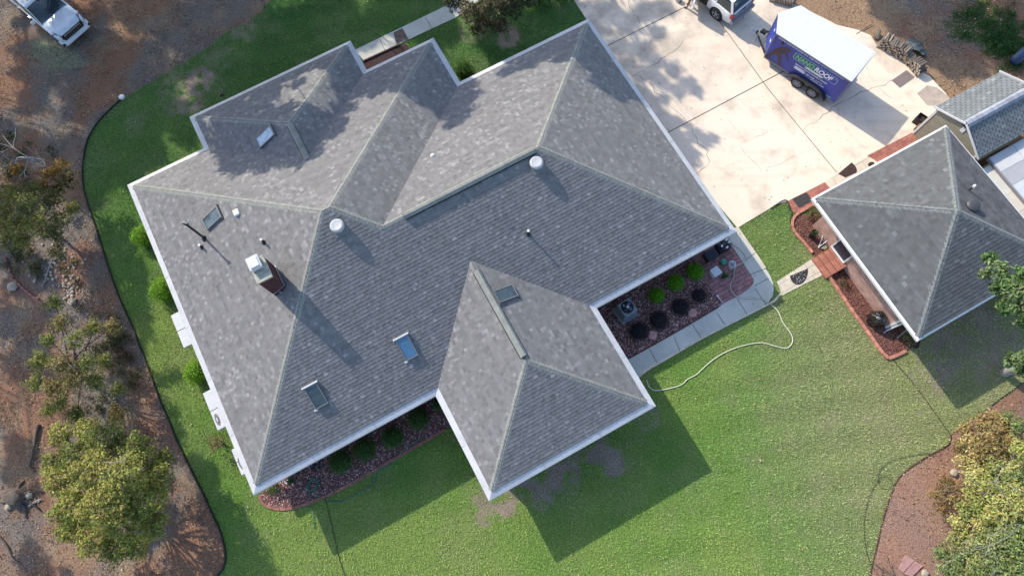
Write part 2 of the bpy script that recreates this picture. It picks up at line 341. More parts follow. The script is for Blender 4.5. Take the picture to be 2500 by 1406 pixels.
def bare_mask(x, y):                                       # where the turf is worn through: 1 = soil
    m = np.zeros_like(x)
    for px, py, r, s in ((478, 205, 1.0, 1.0), (455, 250, 0.9, .8), (1238, 88, .8, 1.), (1150, 75, .9, .5), (1230, 1228, .75, 1.), (1185, 1245, .6, .8), (1170, 1215, .5, .8), (1255, 1205, .6, .8),
                         (1300, 1165, 1.1, 1.), (1370, 1130, 1.1, 1.), (1440, 1100, 1.0, 1.), (1490, 1115, .8, 1.), (1340, 1180, .8, .9), (1580, 1015, .6, .7), (2300, 870, 1.5, .8), (2400, 830, 1.8, .8), (2460, 870, 1.6, .7), (2340, 800, 1.2, .7),
                         (2240, 1005, .25, .6), (2130, 1150, .3, .5), (430, 190, 1.1, .5), (520, 150, 1.0, .4), (600, 75, 1.0, .6), (420, 240, .8, .5), (330, 300, .7, .3)):
        p = G(px, py); d = np.hypot(x - p.x, y - p.y) / r
        m = np.maximum(m, s * smooth(1.35 - d + (fbm(x, y, 1.6) - 0.5) * 1.5, 0.1, 0.7))
    return m * smooth(fbm(x, y, 2.7, 5), 0.25, 0.55)
def lawn_col(x, y):
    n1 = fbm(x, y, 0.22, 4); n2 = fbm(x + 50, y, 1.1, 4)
    north_shade = smooth(y, 8, 17)[:, None]; g = np.stack([0.188 - .085 * north_shade[:, 0], 0.262 - .07 * north_shade[:, 0], 0.066 - .014 * north_shade[:, 0]], 1); d = np.array([0.122, 0.232, 0.046]) * (1 - north_shade) + np.array([.065, .155, .04]) * north_shade; w = np.array([0.262, 0.25, 0.135])  # turf goes darker northwards: tree shade put into its colour
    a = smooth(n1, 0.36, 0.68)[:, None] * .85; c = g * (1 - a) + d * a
    p = G(2330, 1000); far = smooth(12.5 - np.hypot((x - p.x) * 1.0, (y - p.y) * .8), 0, 8.5); p = G(2000, 830); far = np.maximum(far, .8 * smooth(4.5 - np.hypot(x - p.x, y - p.y), 0, 4))
    b = np.clip(smooth(n2, 0.45, 0.75) * 0.22 + 0.62 * far * (.75 + .5 * n1), 0, .85)[:, None]
    v = -x * UH[1] + y * UH[0]; u = x * UH[0] + y * UH[1]; st = np.tanh(4 * np.sin((u * .35 + v) * 3.6 + 1.2 * (fbm(x, y, .3, 2) - .5))) * .045 * smooth(fbm(x, y, .12, 2), .35, .6)
    return (c * (1 - b) + w * b) * (1 + st)[:, None]

# base ground sheet, big enough to reach past every view
def ground_col(x, y):
    n = fbm(x, y, 0.35, 5); n2 = fbm(x - 30, y + 11, 0.9, 4)
    br = np.array([0.205, 0.112, 0.07]); gr = np.array([0.152, 0.130, 0.112]); tn = np.array([0.25, 0.18, 0.115])
    a = smooth(n, 0.4, 0.62)[:, None]; b = (smooth(n2, 0.5, 0.75) * 0.6)[:, None]
    c = br * (1 - a) + gr * a; c = c * (1 - b) + tn * b
    u, v = x * UH[0] + y * UH[1], -x * UH[1] + y * UH[0]
    p = G(2280, 1250); e = smooth(8 - np.hypot(x - p.x, y - p.y), 0, 4)[:, None]
    c = c * (1 - e * .7) + np.array([0.28, 0.155, 0.11]) * e * .7
    p = G(2200, 60); q = G(2290, 210)
    for pp, r in ((G(2060, 30), 3.0), (q, 2.2)):
        e = smooth(1.2 - np.hypot(x - pp.x, y - pp.y) / r, 0, .5)[:, None]; c = c * (1 - e) + np.array([0.26, 0.17, 0.105]) * e
    p = G(140, 135); e = smooth(1.3 - np.hypot((x - p.x) * .9 + (y - p.y) * .5, (y - p.y) * 1.2) / 1.2 + (fbm(x, y, 1.7) - .5), 0, .6)[:, None]
    c = c * (1 - e) + np.array([0.19, 0.205, 0.13]) * e
    for px, py, r in ((2390, 60, 1.6), (2470, 110, 1.2), (2440, 90, 1.2)):
        p = G(px, py); e = smooth(1.2 - np.hypot(x - p.x, y - p.y) / r + (fbm(x, y, 1.5) - .5), 0, .6)[:, None]; c = c * (1 - e) + np.array([0.04, 0.07, 0.02]) * e
    p = G(180, 660); e = smooth(1.25 - np.hypot(x - p.x, (y - p.y) * .6) / .9 + (fbm(x, y, 1.3) - .5), 0, .5)[:, None]; c = c * (1 - e) + np.array([0.21, 0.12, 0.085]) * e
    return c
xs = np.concatenate([[-160, -110, -75, -55], np.arange(-42, 42.01, 0.28), [55, 75, 110, 160]]); ys = np.concatenate([[-120, -80, -50, -35], np.arange(-24, 36.01, 0.28), [50, 75, 110, 160]])
def grid(xs, ys, zf, cf, m, name, clip=None, z0=0.0):
    X, Y = np.meshgrid(xs, ys, indexing='ij'); V = np.stack([X.ravel(), Y.ravel(), zf(X.ravel(), Y.ravel()) + z0], 1); nx, ny = X.shape
    i = np.arange((nx - 1) * (ny - 1)); a = (i // (ny - 1)) * ny + i % (ny - 1); F = np.stack([a, a + ny, a + ny + 1, a + 1], 1)
    ce = V[F].mean(1)
    if clip is not None: k = inpoly(ce, clip); F = F[k]; ce = ce[k]
    us, inv = np.unique(F.ravel(), return_inverse=True); V = V[us]; F = inv.reshape(F.shape)
    return np_mesh(name, V, F, cf(ce[:, 0], ce[:, 1]), m)
flat = lambda x, y: 0 * x
def relief(x, y):
    P = np.stack([x, y], 1)
    inside = inpoly(P, LAWN) | inpoly(P, DRIVE)
    d = np.clip((fbm(x, y, 0.9, 5) - 0.5) * 0.10 - 0.012, -0.08, 0.05)
    return np.where(inside, -0.03, np.minimum(d, -0.004))
ground = grid(xs, ys, relief, ground_col, MT['sheet'], 'ground'); tag(ground, None, None, kind='structure')
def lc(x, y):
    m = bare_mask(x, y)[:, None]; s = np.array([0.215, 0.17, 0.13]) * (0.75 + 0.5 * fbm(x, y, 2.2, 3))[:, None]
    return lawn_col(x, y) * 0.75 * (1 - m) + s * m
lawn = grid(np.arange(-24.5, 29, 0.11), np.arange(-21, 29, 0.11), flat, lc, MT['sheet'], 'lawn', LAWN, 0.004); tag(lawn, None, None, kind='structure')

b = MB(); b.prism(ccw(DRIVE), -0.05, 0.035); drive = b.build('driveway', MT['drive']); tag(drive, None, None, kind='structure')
# joints and cracks in the slab: thin dirt-filled strips laid on it
def ribbon(b, pts, w, z, jitter=0, m=0, c=(1, 1, 1)):
    P = [Vector((p[0], p[1], z)) for p in pts]
    L = []; Rr = []
    for i, p in enumerate(P):
        d = (P[min(i + 1, len(P) - 1)] - P[max(i - 1, 0)]).normalized(); n = Vector((-d.y, d.x, 0)); ww = w * (1 + jitter * (random.random() - .5) * 2) / 2
        L.append(p + n * ww); Rr.append(p - n * ww)
    for i in range(len(P) - 1): b.poly([Rr[i], Rr[i + 1], L[i + 1], L[i]], m, c)
def wiggle(pts, step=.25, amp=.05):
    out = [Vector((pts[0].x, pts[0].y, 0))]
    for a, c in zip(pts[:-1], pts[1:]):
        n = max(1, int((c - a).length / step))
        for k in range(1, n + 1):
            q = a.lerp(c, k / n)
            if k < n: q = q + Vector((random.gauss(0, amp), random.gauss(0, amp), 0))
            out.append(q)
    return out
b = MB()
for a, c in (((1478, 116), (1674, 18)), ((1628, 326), (1915, 174)), ((2090, 85), (2130, 60))): ribbon(b, GP([a, c]), 0.045, 0.039)
for a, c in (((1735, 25), (1875, 219)), ((1875, 219), (2042, 422))): ribbon(b, GP([a, c]), 0.035, 0.0385)
CR = [[(1537, -10), (1537, 20), (1557, 43), (1567, 67), (1590, 98)], [(1541, 188), (1574, 174), (1594, 160), (1624, 140), (1654, 120), (1668, 102)],
      crop(1250, 0, 2.992, [(925, 555), (1030, 640), (1080, 695), (1130, 740), (1155, 785), (1220, 830), (1275, 900), (1305, 905), (1320, 980), (1355, 1050), (1430, 1110), (1435, 1210), (1365, 1260)]),
      crop(1250, 0, 2.992, [(1435, 1210), (1500, 1235), (1620, 1200), (1700, 1165)]), crop(1250, 0, 2.992, [(1580, 880), (1650, 970), (1690, 1035), (1665, 1070), (1700, 1130), (1760, 1180), (1820, 1260)]),
      crop(1250, 0, 2.992, [(1690, 1035), (1760, 1020), (1870, 960)]),
      crop(1875, 0, 2.992, [(250, 960), (300, 910), (400, 840), (490, 775), (560, 740), (640, 700), (750, 650), (800, 635), (900, 590)]),
      crop(1875, 0, 2.992, [(490, 775), (515, 835)]), crop(1875, 0, 2.992, [(720, 490), (740, 570), (800, 640), (900, 722)]), crop(1875, 0, 2.992, [(0, 1225), (120, 1180), (250, 1120), (380, 1060)]), crop(1875, 0, 2.992, [(560, 930), (640, 1020), (715, 1090)])]
for k, c in enumerate(CR): ribbon(b, wiggle(GP(c)), 0.019 if k in (0, 1, 2, 6) else 0.009, 0.0375, 0.7)
o = b.build('driveway_joints', MT['joint']); tag(o, None, None, kind='structure')

# walks -----------------------------------------------------------------
def slabpath(name, px, z, m, joints=(), edge=None):
    b = MB(); b.prism(ccw([tuple(p)[:2] for p in GP(px)]), -0.02, z)
    o = b.build(name, m); tag(o, None, None, kind='structure')
    if joints:
        j = MB()
        for q in joints: ribbon(j, GP(q), 0.028, z + 0.004)
        o2 = j.build(name + '_joints', MT['joint']); tag(o2, None, None, kind='structure')
    return o
def arc(p, q, r, n=6):   # rounded corner points through q
    return [tuple(Vector(p).lerp(Vector(q), t).lerp(Vector(q).lerp(Vector(r), t), t)) for t in [i / n for i in range(n + 1)]]
BW = [(1800, 556)] + arc((1868, 655), (1912, 718), (1862, 748)) + [(1715, 824), (1577, 903), (1556, 920), (1520, 890), (1532, 877), (1745, 757)] + arc((1765, 742), (1853, 700), (1838, 680)) + [(1773, 580), (1740, 560)]
slabpath('side_walk', BW, 0.05, MT['slab'],
         [((1806, 646), (1843, 618)), ((1829, 672), (1872, 655)), ((1842, 698), (1876, 680)), ((1843, 706), (1870, 745)), ((1799, 730), (1823, 768)), ((1750, 765), (1769, 793)), ((1690, 793), (1712, 826)), ((1645, 823), (1660, 858)), ((1585, 853), (1606, 890))])
b = MB()
for pts in ([(1556, 921)] + [(1577, 904), (1715, 825), (1862, 750), (1890, 735), (1905, 718)], [(1800, 556), (1868, 655)]):
    ribbon(b, GP(pts), 0.11, 0.054, .3)
o = b.build('side_walk_worn_edge', MT['slabedge']); tag(o, None, None, kind='structure')
slabpath('front_walk', [(866, 124), (1085, 18), (1150, -18), (1180, -2), (1112, 45), (1000, 97), (889, 150)], 0.04, MT['slab'], [((927, 98), (940, 124)), ((1039, 45), (1055, 72)), ((962, 82), (968, 108)), ((983, 72), (997, 98)), ((1092, 16), (1110, 44))])
b = MB(); b.prism(ccw([tuple(p)[:2] for p in GP([(962, 81), (982, 71), (990, 85), (997, 98), (968, 110)])]), .04, 0.046); o = b.build('front_walk_stain', mat('damp_soil', (.13, .10, .085), .95, noise=.3, nscale=5)); tag(o, None, None, kind='structure')
slabpath('garage_walk', [(1896, 688), (1985, 630), (2016, 668), (1908, 722), (1904, 705)], 0.03, MT['paver'])
b = MB(); b.prism(ccw([tuple(p)[:2] for p in GP([(1922, 493), (2012, 446), (2030, 466), (1985, 500), (1972, 507), (1948, 522), (1938, 520)])]), -0.02, 0.05)
b.prism(ccw([tuple(p)[:2] for p in GP([(2117, 381), (2240, 318), (2262, 345), (2145, 400)])]), -0.02, 0.06)
o = b.build('brick_walk', MT['redpaver']); tag(o, None, None, kind='structure')
b = MB(); b.prism(ccw([tuple(p)[:2] for p in GP([(2012, 446), (2050, 423), (2117, 382), (2145, 399), (2080, 440), (2030, 465)])]), -0.02, 0.055)
o = b.build('cream_walk', MT['paver']); tag(o, None, None, kind='structure')
b = MB(); b.prism(ccw([tuple(p)[:2] for p in GP([(2045, 426), (2078, 398)] + arc((2079, 399), (2094, 412), (2090, 423)) + [(2063, 435)])]), 0.0, 0.062)
b.prism(ccw([tuple(p)[:2] for p in GP([(2117, 404)] + arc((2117, 404), (2120, 396), (2131, 397)) + [(2134, 402), (2122, 410)])]), 0.0, 0.062)
o = b.build('planting_hole', MT['darkmulch']); tag(o, None, None, kind='structure')
# pads
b = MB(); b.prism(ccw([tuple(p)[:2] for p in GP([(2176, 198), (2212, 173), (2232, 190), (2196, 216)])]), 0.03, 0.05); o = b.build('floor_mat', mat('brown_mat', (.19, .15, .14), .95, noise=.12, nscale=8)); tag(o, 'brown rectangular mat lying flat on the sunny driveway below the firewood', 'mat')
b = MB(); b.prism(ccw([tuple(p)[:2] for p in GP([(2238, 230), (2262, 210), (2286, 215), (2312, 235), (2330, 258), (2295, 262), (2262, 258)])]), 0.0, 0.043); o = b.build('ramp_pad', mat('pinkish_concrete', (.38, .31, .26), .9, noise=.2, nscale=3, bump=.2)); tag(o, None, None, kind='structure')

# garden beds -----------------------------------------------------------
BED_S = [(640, 1200), (632, 1207)] + arc((636, 1222), (650, 1242), (705, 1243)) + [(760, 1226), (830, 1196), (980, 1112), (1100, 1040), (1085, 1000), (1062, 940), (700, 1120)]
BED_E = [(1440, 750), (1532, 879), (1765, 743), (1718, 681), (1690, 630), (1660, 610), (1560, 680)]
PATIO = [(1690, 630), (1718, 681), (1765, 743)] + arc((1767, 741), (1853, 700), (1838, 680)) + [(1774, 580), (1730, 555)]
BED_N = [(885, 153), (985, 108), (997, 112), (1000, 130), (900, 180)]
for name, px, z, m in (('gravel_bed', BED_S, .02, 'mulch'), ('gravel_bed', BED_E, .02, 'mulch'), ('gravel_bed', BED_N, .02, 'darkmulch')):
    b = MB(); b.prism(ccw([tuple(p)[:2] for p in GP(px)]), -0.03, z); o = b.build(name, MT[m]); tag(o, None, None, kind='structure')
b = MB(); b.prism(ccw([tuple(p)[:2] for p in GP(PATIO)]), -0.03, .035); o = b.build('brick_patio', MT['patiobrick']); tag(o, None, None, kind='structure')
GB = crop(1875, 470, 2.992, [(300, 75), (345, 85), (200, 165), (165, 230), (190, 290), (330, 465), (420, 590), (600, 850), (850, 1195), (905, 1205), (1030, 1145), (1110, 1100), (1050, 900), (700, 450), (420, 150)])
b = MB(); b.prism(ccw([tuple(p)[:2] for p in GP(GB[2:])]), -0.02, .03); o = b.build('mulch_bed', MT['mulch']); tag(o, None, None, kind='structure')
b = MB(); b.prism(ccw([tuple(p)[:2] for p in GP(crop(1875, 470, 2.992, [(985, 1065), (1030, 1130), (1095, 1135), (1110, 1090), (1020, 990)]))]), 0.0, .034); o = b.build('corner_soil', MT['darkmulch']); tag(o, None, None, kind='structure')

def edging(name, px, w, h, m, label, cat='edging', close=False, seg=.32):
    P = spline([Vector((p[0], p[1], 0)) for p in GP(px)], 6) if len(px) > 2 else GP(px)
    # resample
    out = [P[0]]; acc = 0
    for a, c in zip(P[:-1], P[1:]):
        d = (c - a).length; t = seg - acc
        while t <= d and d > 0: out.append(a.lerp(c, t / d)); t += seg
        acc = d - (t - seg)
    b = MB()
    for a, c in zip(out[:-1], out[1:]):
        d = (c - a); L = d.length; d.normalize(); n = Vector((-d.y, d.x, 0)); k = .85 + .3 * random.random()
        b.frame((a + c) / 2, d, n, (0, 0, 1), (-L / 2 + .006, -w / 2, -.05), (L / 2 - .006, w / 2, h * (.9 + .2 * random.random())), 0, (k, k, k))
    o = b.build(name, m, bevel=.012); tag(o, label, cat); return o
mbr = mat('edging_block', (0.40, 0.175, 0.125), .9, noise=.25, nscale=5, bump=.3, attr=True)
edging('brick_edging', crop(1875, 470, 2.992, [(345, 88), (205, 165), (172, 228), (190, 290), (260, 370), (335, 462)]), .13, .12, mbr, 'red brick edging curving round the mulch bed north of the garage steps')
edging('brick_edging', crop(1875, 470, 2.992, [(428, 592), (600, 850), (720, 1015), (850, 1195), (905, 1203), (1030, 1145)]), .15, .12, mbr, 'red brick edging along the mulch bed south of the garage steps')
edging('brick_edging', [(634, 1207), (640, 1226), (668, 1241), (710, 1241), (760, 1224), (830, 1194), (980, 1110), (1100, 1040)], .12, .07, mat('darker_edging_block', (.27, .12, .095), .9, noise=.3, nscale=5, attr=True), 'low darker red edging along the gravel bed on the south side')  # blocks in a darker red than the garage edging
edging('brick_edging', [(1534, 876), (1650, 811), (1763, 744)], .06, .09, mat('dark_edging', (.10, .05, .045), .9, noise=.3, attr=True), 'thin dark edging between the gravel bed and the side walk')
edging('brick_edging', [(886, 152), (940, 127), (986, 106)], .08, .1, mat('dark_edging2', (.08, .055, .05), .9, noise=.3, attr=True), 'dark edging of the small bed beside the front walk')
P = spline([Vector((p.x, p.y, .05)) for p in GP(LAWN_PX[:26])], 6)
b = MB(); b.tube(P, .05, 6); o = b.build('lawn_edging', MT['black'], smooth=True); tag(o, 'long black plastic edging between the west lawn and the woods', 'edging')
P = spline([Vector((p.x, p.y, .01)) for p in GP([(2122, 1410), (2140, 1330), (2160, 1250), (2185, 1180), (2210, 1150), (2258, 1116), (2285, 1102), (2318, 1080), (2320, 1060)])], 6)
b = MB(); b.tube(P, .025, 6); o = b.build('lawn_edging', mat('brown_edging', (.10, .05, .03), .9), smooth=True); tag(o, 'thin brown edging between the south lawn and the bare red soil', 'edging')
P = spline([Vector((p.x, p.y, .01)) for p in GP([(2405, 1002), (2450, 968), (2510, 925)])], 5)
b = MB(); b.tube(P, .02, 6); o = b.build('lawn_edging', MT['black'], smooth=True); tag(o, 'short dark edging near the tree trunk south of the garage', 'edging')
# ------------------------------------------------------------------ roofs
def clip_convex(poly, a0, a1, r0, r1):
    def cut(P, ax, val, keep_gt):
        out = []; n = len(P)
        for i in range(n):
            p, q = P[i], P[(i + 1) % n]; dp = (p[ax] - val) * (1 if keep_gt else -1); dq = (q[ax] - val) * (1 if keep_gt else -1)
            if dp >= 0: out.append(p)
            if (dp > 0 and dq < 0) or (dp < 0 and dq > 0):
                t = dp / (dp - dq); out.append((p[0] + (q[0] - p[0]) * t, p[1] + (q[1] - p[1]) * t))
        return out
    for ax, v, g in ((0, a0, True), (0, a1, False), (1, r0, True), (1, r1, False)):
        poly = cut(poly, ax, v, g)
        if len(poly) < 3: return None
    A = sum(poly[i][0] * poly[(i + 1) % len(poly)][1] - poly[(i + 1) % len(poly)][0] * poly[i][1] for i in range(len(poly))) / 2
    return poly if abs(A) > 2e-4 else None

def shingle(b, polys, dirv, eave, he, pitch, rmin, e=0.142, th=0.009, thick=0.005, light=0.14, wrange=(.10, .20), spread=.075, threetab=False):
    """polys: convex uv polygons on one slope; dirv: downhill unit vector in uv; eave: value of p.dirv on the eave line"""
    t = (-dirv[1], dirv[0]); sl = math.sqrt(1 + pitch * pitch); nx = (dirv[0] * pitch / sl, dirv[1] * pitch / sl, 1 / sl)
    loc = [[(p[0] * t[0] + p[1] * t[1], eave - (p[0] * dirv[0] + p[1] * dirv[1])) for p in P] for P in polys]
    def P3(a, r, off):
        x = t[0] * a + dirv[0] * (eave - r); y = t[1] * a + dirv[1] * (eave - r); z = he + pitch * r
        return (x + nx[0] * off, y + nx[1] * off, z + nx[2] * off)
    amin = min(p[0] for P in loc for p in P); amax = max(p[0] for P in loc for p in P); rmax = max(p[1] for P in loc for p in P)
    k = 0; r0 = rmin
    while r0 < rmax:
        r1 = r0 + e
        band = [q for q in (clip_convex(P, amin - 1, amax + 1, r0, r1) for P in loc) if q]
        if band:
            b0 = min(p[0] for q in band for p in q); b1 = max(p[0] for q in band for p in q)
            a = b0 - random.random() * wrange[0]; hi = random.random() < .5; drift = 1 + .05 * math.sin(k * 1.7) 
            if threetab: a = b0 - (.15 if k % 2 else .0) - .001
            while a < b1:
                w = random.uniform(*wrange) if not threetab else .305; aa = a + w
                hi = not hi if random.random() < .8 else hi
                tk = th + (thick if hi else 0); g = random.gauss(1, spread) * drift
                if random.random() < light * (.55 + 1.3 * float(smooth(fbm(np.array([a + eave * 7.3]), np.array([r0 * 1.4 + eave]), .55, 3), .42, .66)[0])): g *= random.uniform(1.12, 1.42)
                g = max(.6, g); col = (g * random.uniform(.985, 1.015), g, g * random.uniform(.985, 1.02))
                g2 = .028 if threetab else 0
                for q in band:
                    c = clip_convex(q, a + g2 / 2, aa - g2 / 2, r0, r1)
                    if not c: continue
                    top = [P3(p[0], p[1], .004 + tk * (1 - .85 * (p[1] - r0) / e)) for p in c]
                    area = sum(c[i][0] * c[(i + 1) % len(c)][1] - c[(i + 1) % len(c)][0] * c[i][1] for i in range(len(c)))
                    bot = [P3(p[0], p[1], -.01) for p in c]
                    if area < 0: top.reverse(); bot.reverse(); c = c[::-1]
                    # local handedness of (a, r) is flipped against uv
                    b.poly(top[::-1], 0, col)
                    n = len(c)
                    for i in range(n):
                        j = (i + 1) % n
                        onr = abs(c[i][1] - r0) < 1e-6 and abs(c[j][1] - r0) < 1e-6
                        ona = abs(c[i][0] - c[j][0]) < 1e-6 and (hi or threetab)
                        if onr or ona: b.poly([top[i], bot[i], bot[j], top[j]], 0, (.22, .22, .23))
                a = aa
        k += 1; r0 = r1
    for P in loc:                                             # underlay
        cc = clip_convex(P, amin - 1, amax + 1, rmin - .02, rmax + 1)
        if cc:
            pp = [P3(p[0], p[1], -.008) for p in cc]
            b.poly(pp, 1)

def hipcap(b, p0, p1, drop, w=.17, lift=.012, seg=.145, m=0):
    p0, p1 = Vector(p0), Vector(p1); d = p1 - p0; L = d.length; d.normalize(); h = Vector((d.x, d.y, 0)).normalized(); n = Vector((-h.y, h.x, 0))
    k = int(L / seg)
    for i in range(k + 1):
        s0 = i * seg; s1 = min(L, s0 + seg + .03)
        if s1 - s0 < .04: continue
        g = random.gauss(1, .05); col = (g, g, g)
        a = p0 + d * s0; c = p0 + d * s1; q0 = lift + .009; q1 = lift + .001
        A = [a + n * w + Vector((0, 0, -drop * w + q0 - .012)), a + n * w * .35 + Vector((0, 0, -drop * w * .28 + q0)), a - n * w * .35 + Vector((0, 0, -drop * w * .28 + q0)), a - n * w + Vector((0, 0, -drop * w + q0 - .012))]
        C = [c + n * w + Vector((0, 0, -drop * w + q1 - .012)), c + n * w * .35 + Vector((0, 0, -drop * w * .28 + q1)), c - n * w * .35 + Vector((0, 0, -drop * w * .28 + q1)), c - n * w + Vector((0, 0, -drop * w + q1 - .012))]
        for j in range(3): b.poly([A[j + 1], C[j + 1], C[j], A[j]], m, col)
        B = [x - Vector((0, 0, .05)) for x in A]
        for j in range(3): b.poly([A[j], B[j], B[j + 1], A[j + 1]], m, col)
        for X, Y, f in ((A[0], C[0], 1), (A[3], C[3], 0)):
            q = [X, Y, Y - Vector((0, 0, .05)), X - Vector((0, 0, .05))]; b.poly(q if f else q[::-1], m, col)

def ridgevent(b, p0, p1, w=.15, h=.125, pitch=.5):
    p0, p1 = Vector(p0), Vector(p1); d = (p1 - p0).normalized(); n = Vector((-d.y, d.x, 0)).normalized(); L = (p1 - p0).length
    segs = int(L / .3) + 1
    for i in range(segs):
        s0 = L * i / segs; s1 = L * (i + 1) / segs - .004; g = random.gauss(1, .06); c = (g, g, g)
        A = []
        for s in (s0, s1):
            q = p0 + d * s; lift = .012 * (1 if s == s0 else 0)
            A.append([q + n * w + Vector((0, 0, h * .55 - pitch * w * .75)), q + n * w * .4 + Vector((0, 0, h + lift)), q - n * w * .4 + Vector((0, 0, h + lift)), q - n * w + Vector((0, 0, h * .55 - pitch * w * .75))])
        for j in range(3): b.poly([A[0][j + 1], A[1][j + 1], A[1][j], A[0][j]], 0, c)
        for j in (0, 3):
            q = [A[0][j], A[1][j], A[1][j] - Vector((0, 0, .03)), A[0][j] - Vector((0, 0, .03))]; b.poly(q if j == 0 else q[::-1], 0, c)
    # dark louvre strips past both lips, standing in for the shadowed gap; closed ends
    for sgn in (1, -1):
        o = p0 + n * sgn * (w + .012) + Vector((0, 0, -pitch * w - .03)); b.frame(o, d, n, (0, 0, 1), (0, -.02, -.04), (L, .010, h * .5 - .012), 1)
    for q in (p0, p1): b.frame(q, d, n, (0, 0, 1), (-.01, -w * .8, -.2), (.01, w * .8, h * .55), 1)

HE, PT = 2.75, 0.496
u0, u1, u2, u3, u4 = -10.5645, -6.591, 2.2586, 6.0219, 13.4075
v0, v1, v2, v3, v4, uw = 0.3797, 5.2984, 18.5747, 21.5366, 23.5245, -2.0216
hL = (v3 - v1) / 2; hR = (v2 - v1) / 2; hb = (u2 - u1) / 2; hw = (u3 - uw) / 2
vr = v1 + hL; vrr = v1 + hR; ub = (u1 + u2) / 2; uc = (uw + u3) / 2
Lp, Rp, Rt, Va = (u0 + hL, vr), (u3 - hL, vr), (u4 - hR, vrr), (u3 - hR, vrr)
Bf, Be, Wf, We = (ub, v4 - hb), (ub, v3 - hb), (uc, v0 + hw), (uc, v1 + hw)
GW = 0.34
OH = (1.4, 12.0)                                              # house origin in the house frame
house = thing('house', 'long single storey brick house under a big grey hip roof in the middle', 'house', W(*OH), YAW)
O3 = (OH[0], OH[1], 0)
SL = [([[(u0, v3), (u0, v1), Lp]], (-1, 0), -u0),
      ([[(u0, v1), (uw, v1), (uw, Rp[1] - (uw - Rp[0])), Rp, Lp], [(uw, v1), (Va[0], v1 + Va[0] - uw), Va, (uw, Rp[1] - (uw - Rp[0]))], [(Va[0], v1 + Va[0] - uw), We, (uc, vrr), Va],
        [We, (u3, v1), (u3, vrr), (uc, vrr)], [(u3, v1), (u4, v1), Rt, (u3, vrr)]], (0, -1), -v1),
      ([[(u4, v1), (u4, v2), Rt]], (1, 0), u4), ([[(u4, v2), (u3, v2), Va, Rt]], (0, 1), v2), ([[(u3, v3), Rp, Va, (u3, v2)]], (1, 0), u3),
      ([[(u3, v3), (u2, v3), Be, (ub, vr), Rp], [Be, (u1, v3), (u0, v3), Lp, (ub, vr)]], (0, 1), v3),
      ([[(u2, v4), (u1, v4), Bf]], (0, 1), v4), ([[(u1, v4), (u1, v3), Be, Bf]], (-1, 0), -u1), ([[(u2, v4), Bf, Be, (u2, v3)]], (1, 0), u2),
      ([[(uw, v0), (u3, v0), Wf]], (0, -1), -v0), ([[(uw, v1), (uw, v0), Wf, We]], (-1, 0), -uw), ([[(u3, v0), (u3, v1), We, Wf]], (1, 0), u3)]
b = MB()
for polys, d, ev in SL: shingle(b, polys, d, ev, HE, PT, GW - .05, light=.05 if d == (0, -1) else .14)
roof = b.build('roof', [MT['shingle'], MT['deck']], house, origin=O3)
Z = lambda r: HE + PT * r
P3h = lambda p, r: (p[0], p[1], Z(r))
b = MB(); dh = PT * .707
for p, q, r0, r1 in (((u0, v3), Lp, 0, hL), ((u0, v1), Lp, 0, hL), ((u3, v3), Rp, 0, hL), (Va, Rp, hR, hL), ((u4, v1), Rt, 0, hR), ((u4, v2), Rt, 0, hR), ((u1, v4), Bf, 0, hb), ((u2, v4), Bf, 0, hb), ((uw, v0), Wf, 0, hw), ((u3, v0), Wf, 0, hw)):
    if r0 == 0:
        f = .33 / (r1); p = (p[0] + (q[0] - p[0]) * f, p[1] + (q[1] - p[1]) * f); r0 = .33
    hipcap(b, P3h(p, r0), P3h(q, r1), dh)
hipcap(b, P3h(Rp, hL), P3h(Lp, hL), PT, w=.16)
hipcap(b, P3h(Va, hR), P3h((Va[0] + 1.0, Va[1]), hR), PT, w=.16); hipcap(b, P3h((Rt[0] - .2, Rt[1]), hR), P3h(Rt, hR), PT, w=.16)
hipcap(b, P3h(We, hw), P3h((We[0], We[1] - .55), hw), PT, w=.18); hipcap(b, P3h((Wf[0], Wf[1] + .2), hw), P3h(Wf, hw), PT, w=.18)
b.build('ridge_cap', MT['cap'], house, origin=O3)
for p0_, p1_ in (((Va[0] + 1.0, vrr, Z(hR)), (Rt[0] - .2, vrr, Z(hR))), ((ub, Bf[1] - .05, Z(hb)), (ub, Be[1] - .15, Z(hb))), ((uc, We[1] - .55, Z(hw)), (uc, Wf[1] + .2, Z(hw)))):
    b = MB(); ridgevent(b, p0_, p1_); b.build('ridge_vent', [MT['cap'], MT['dark']], house, origin=O3)

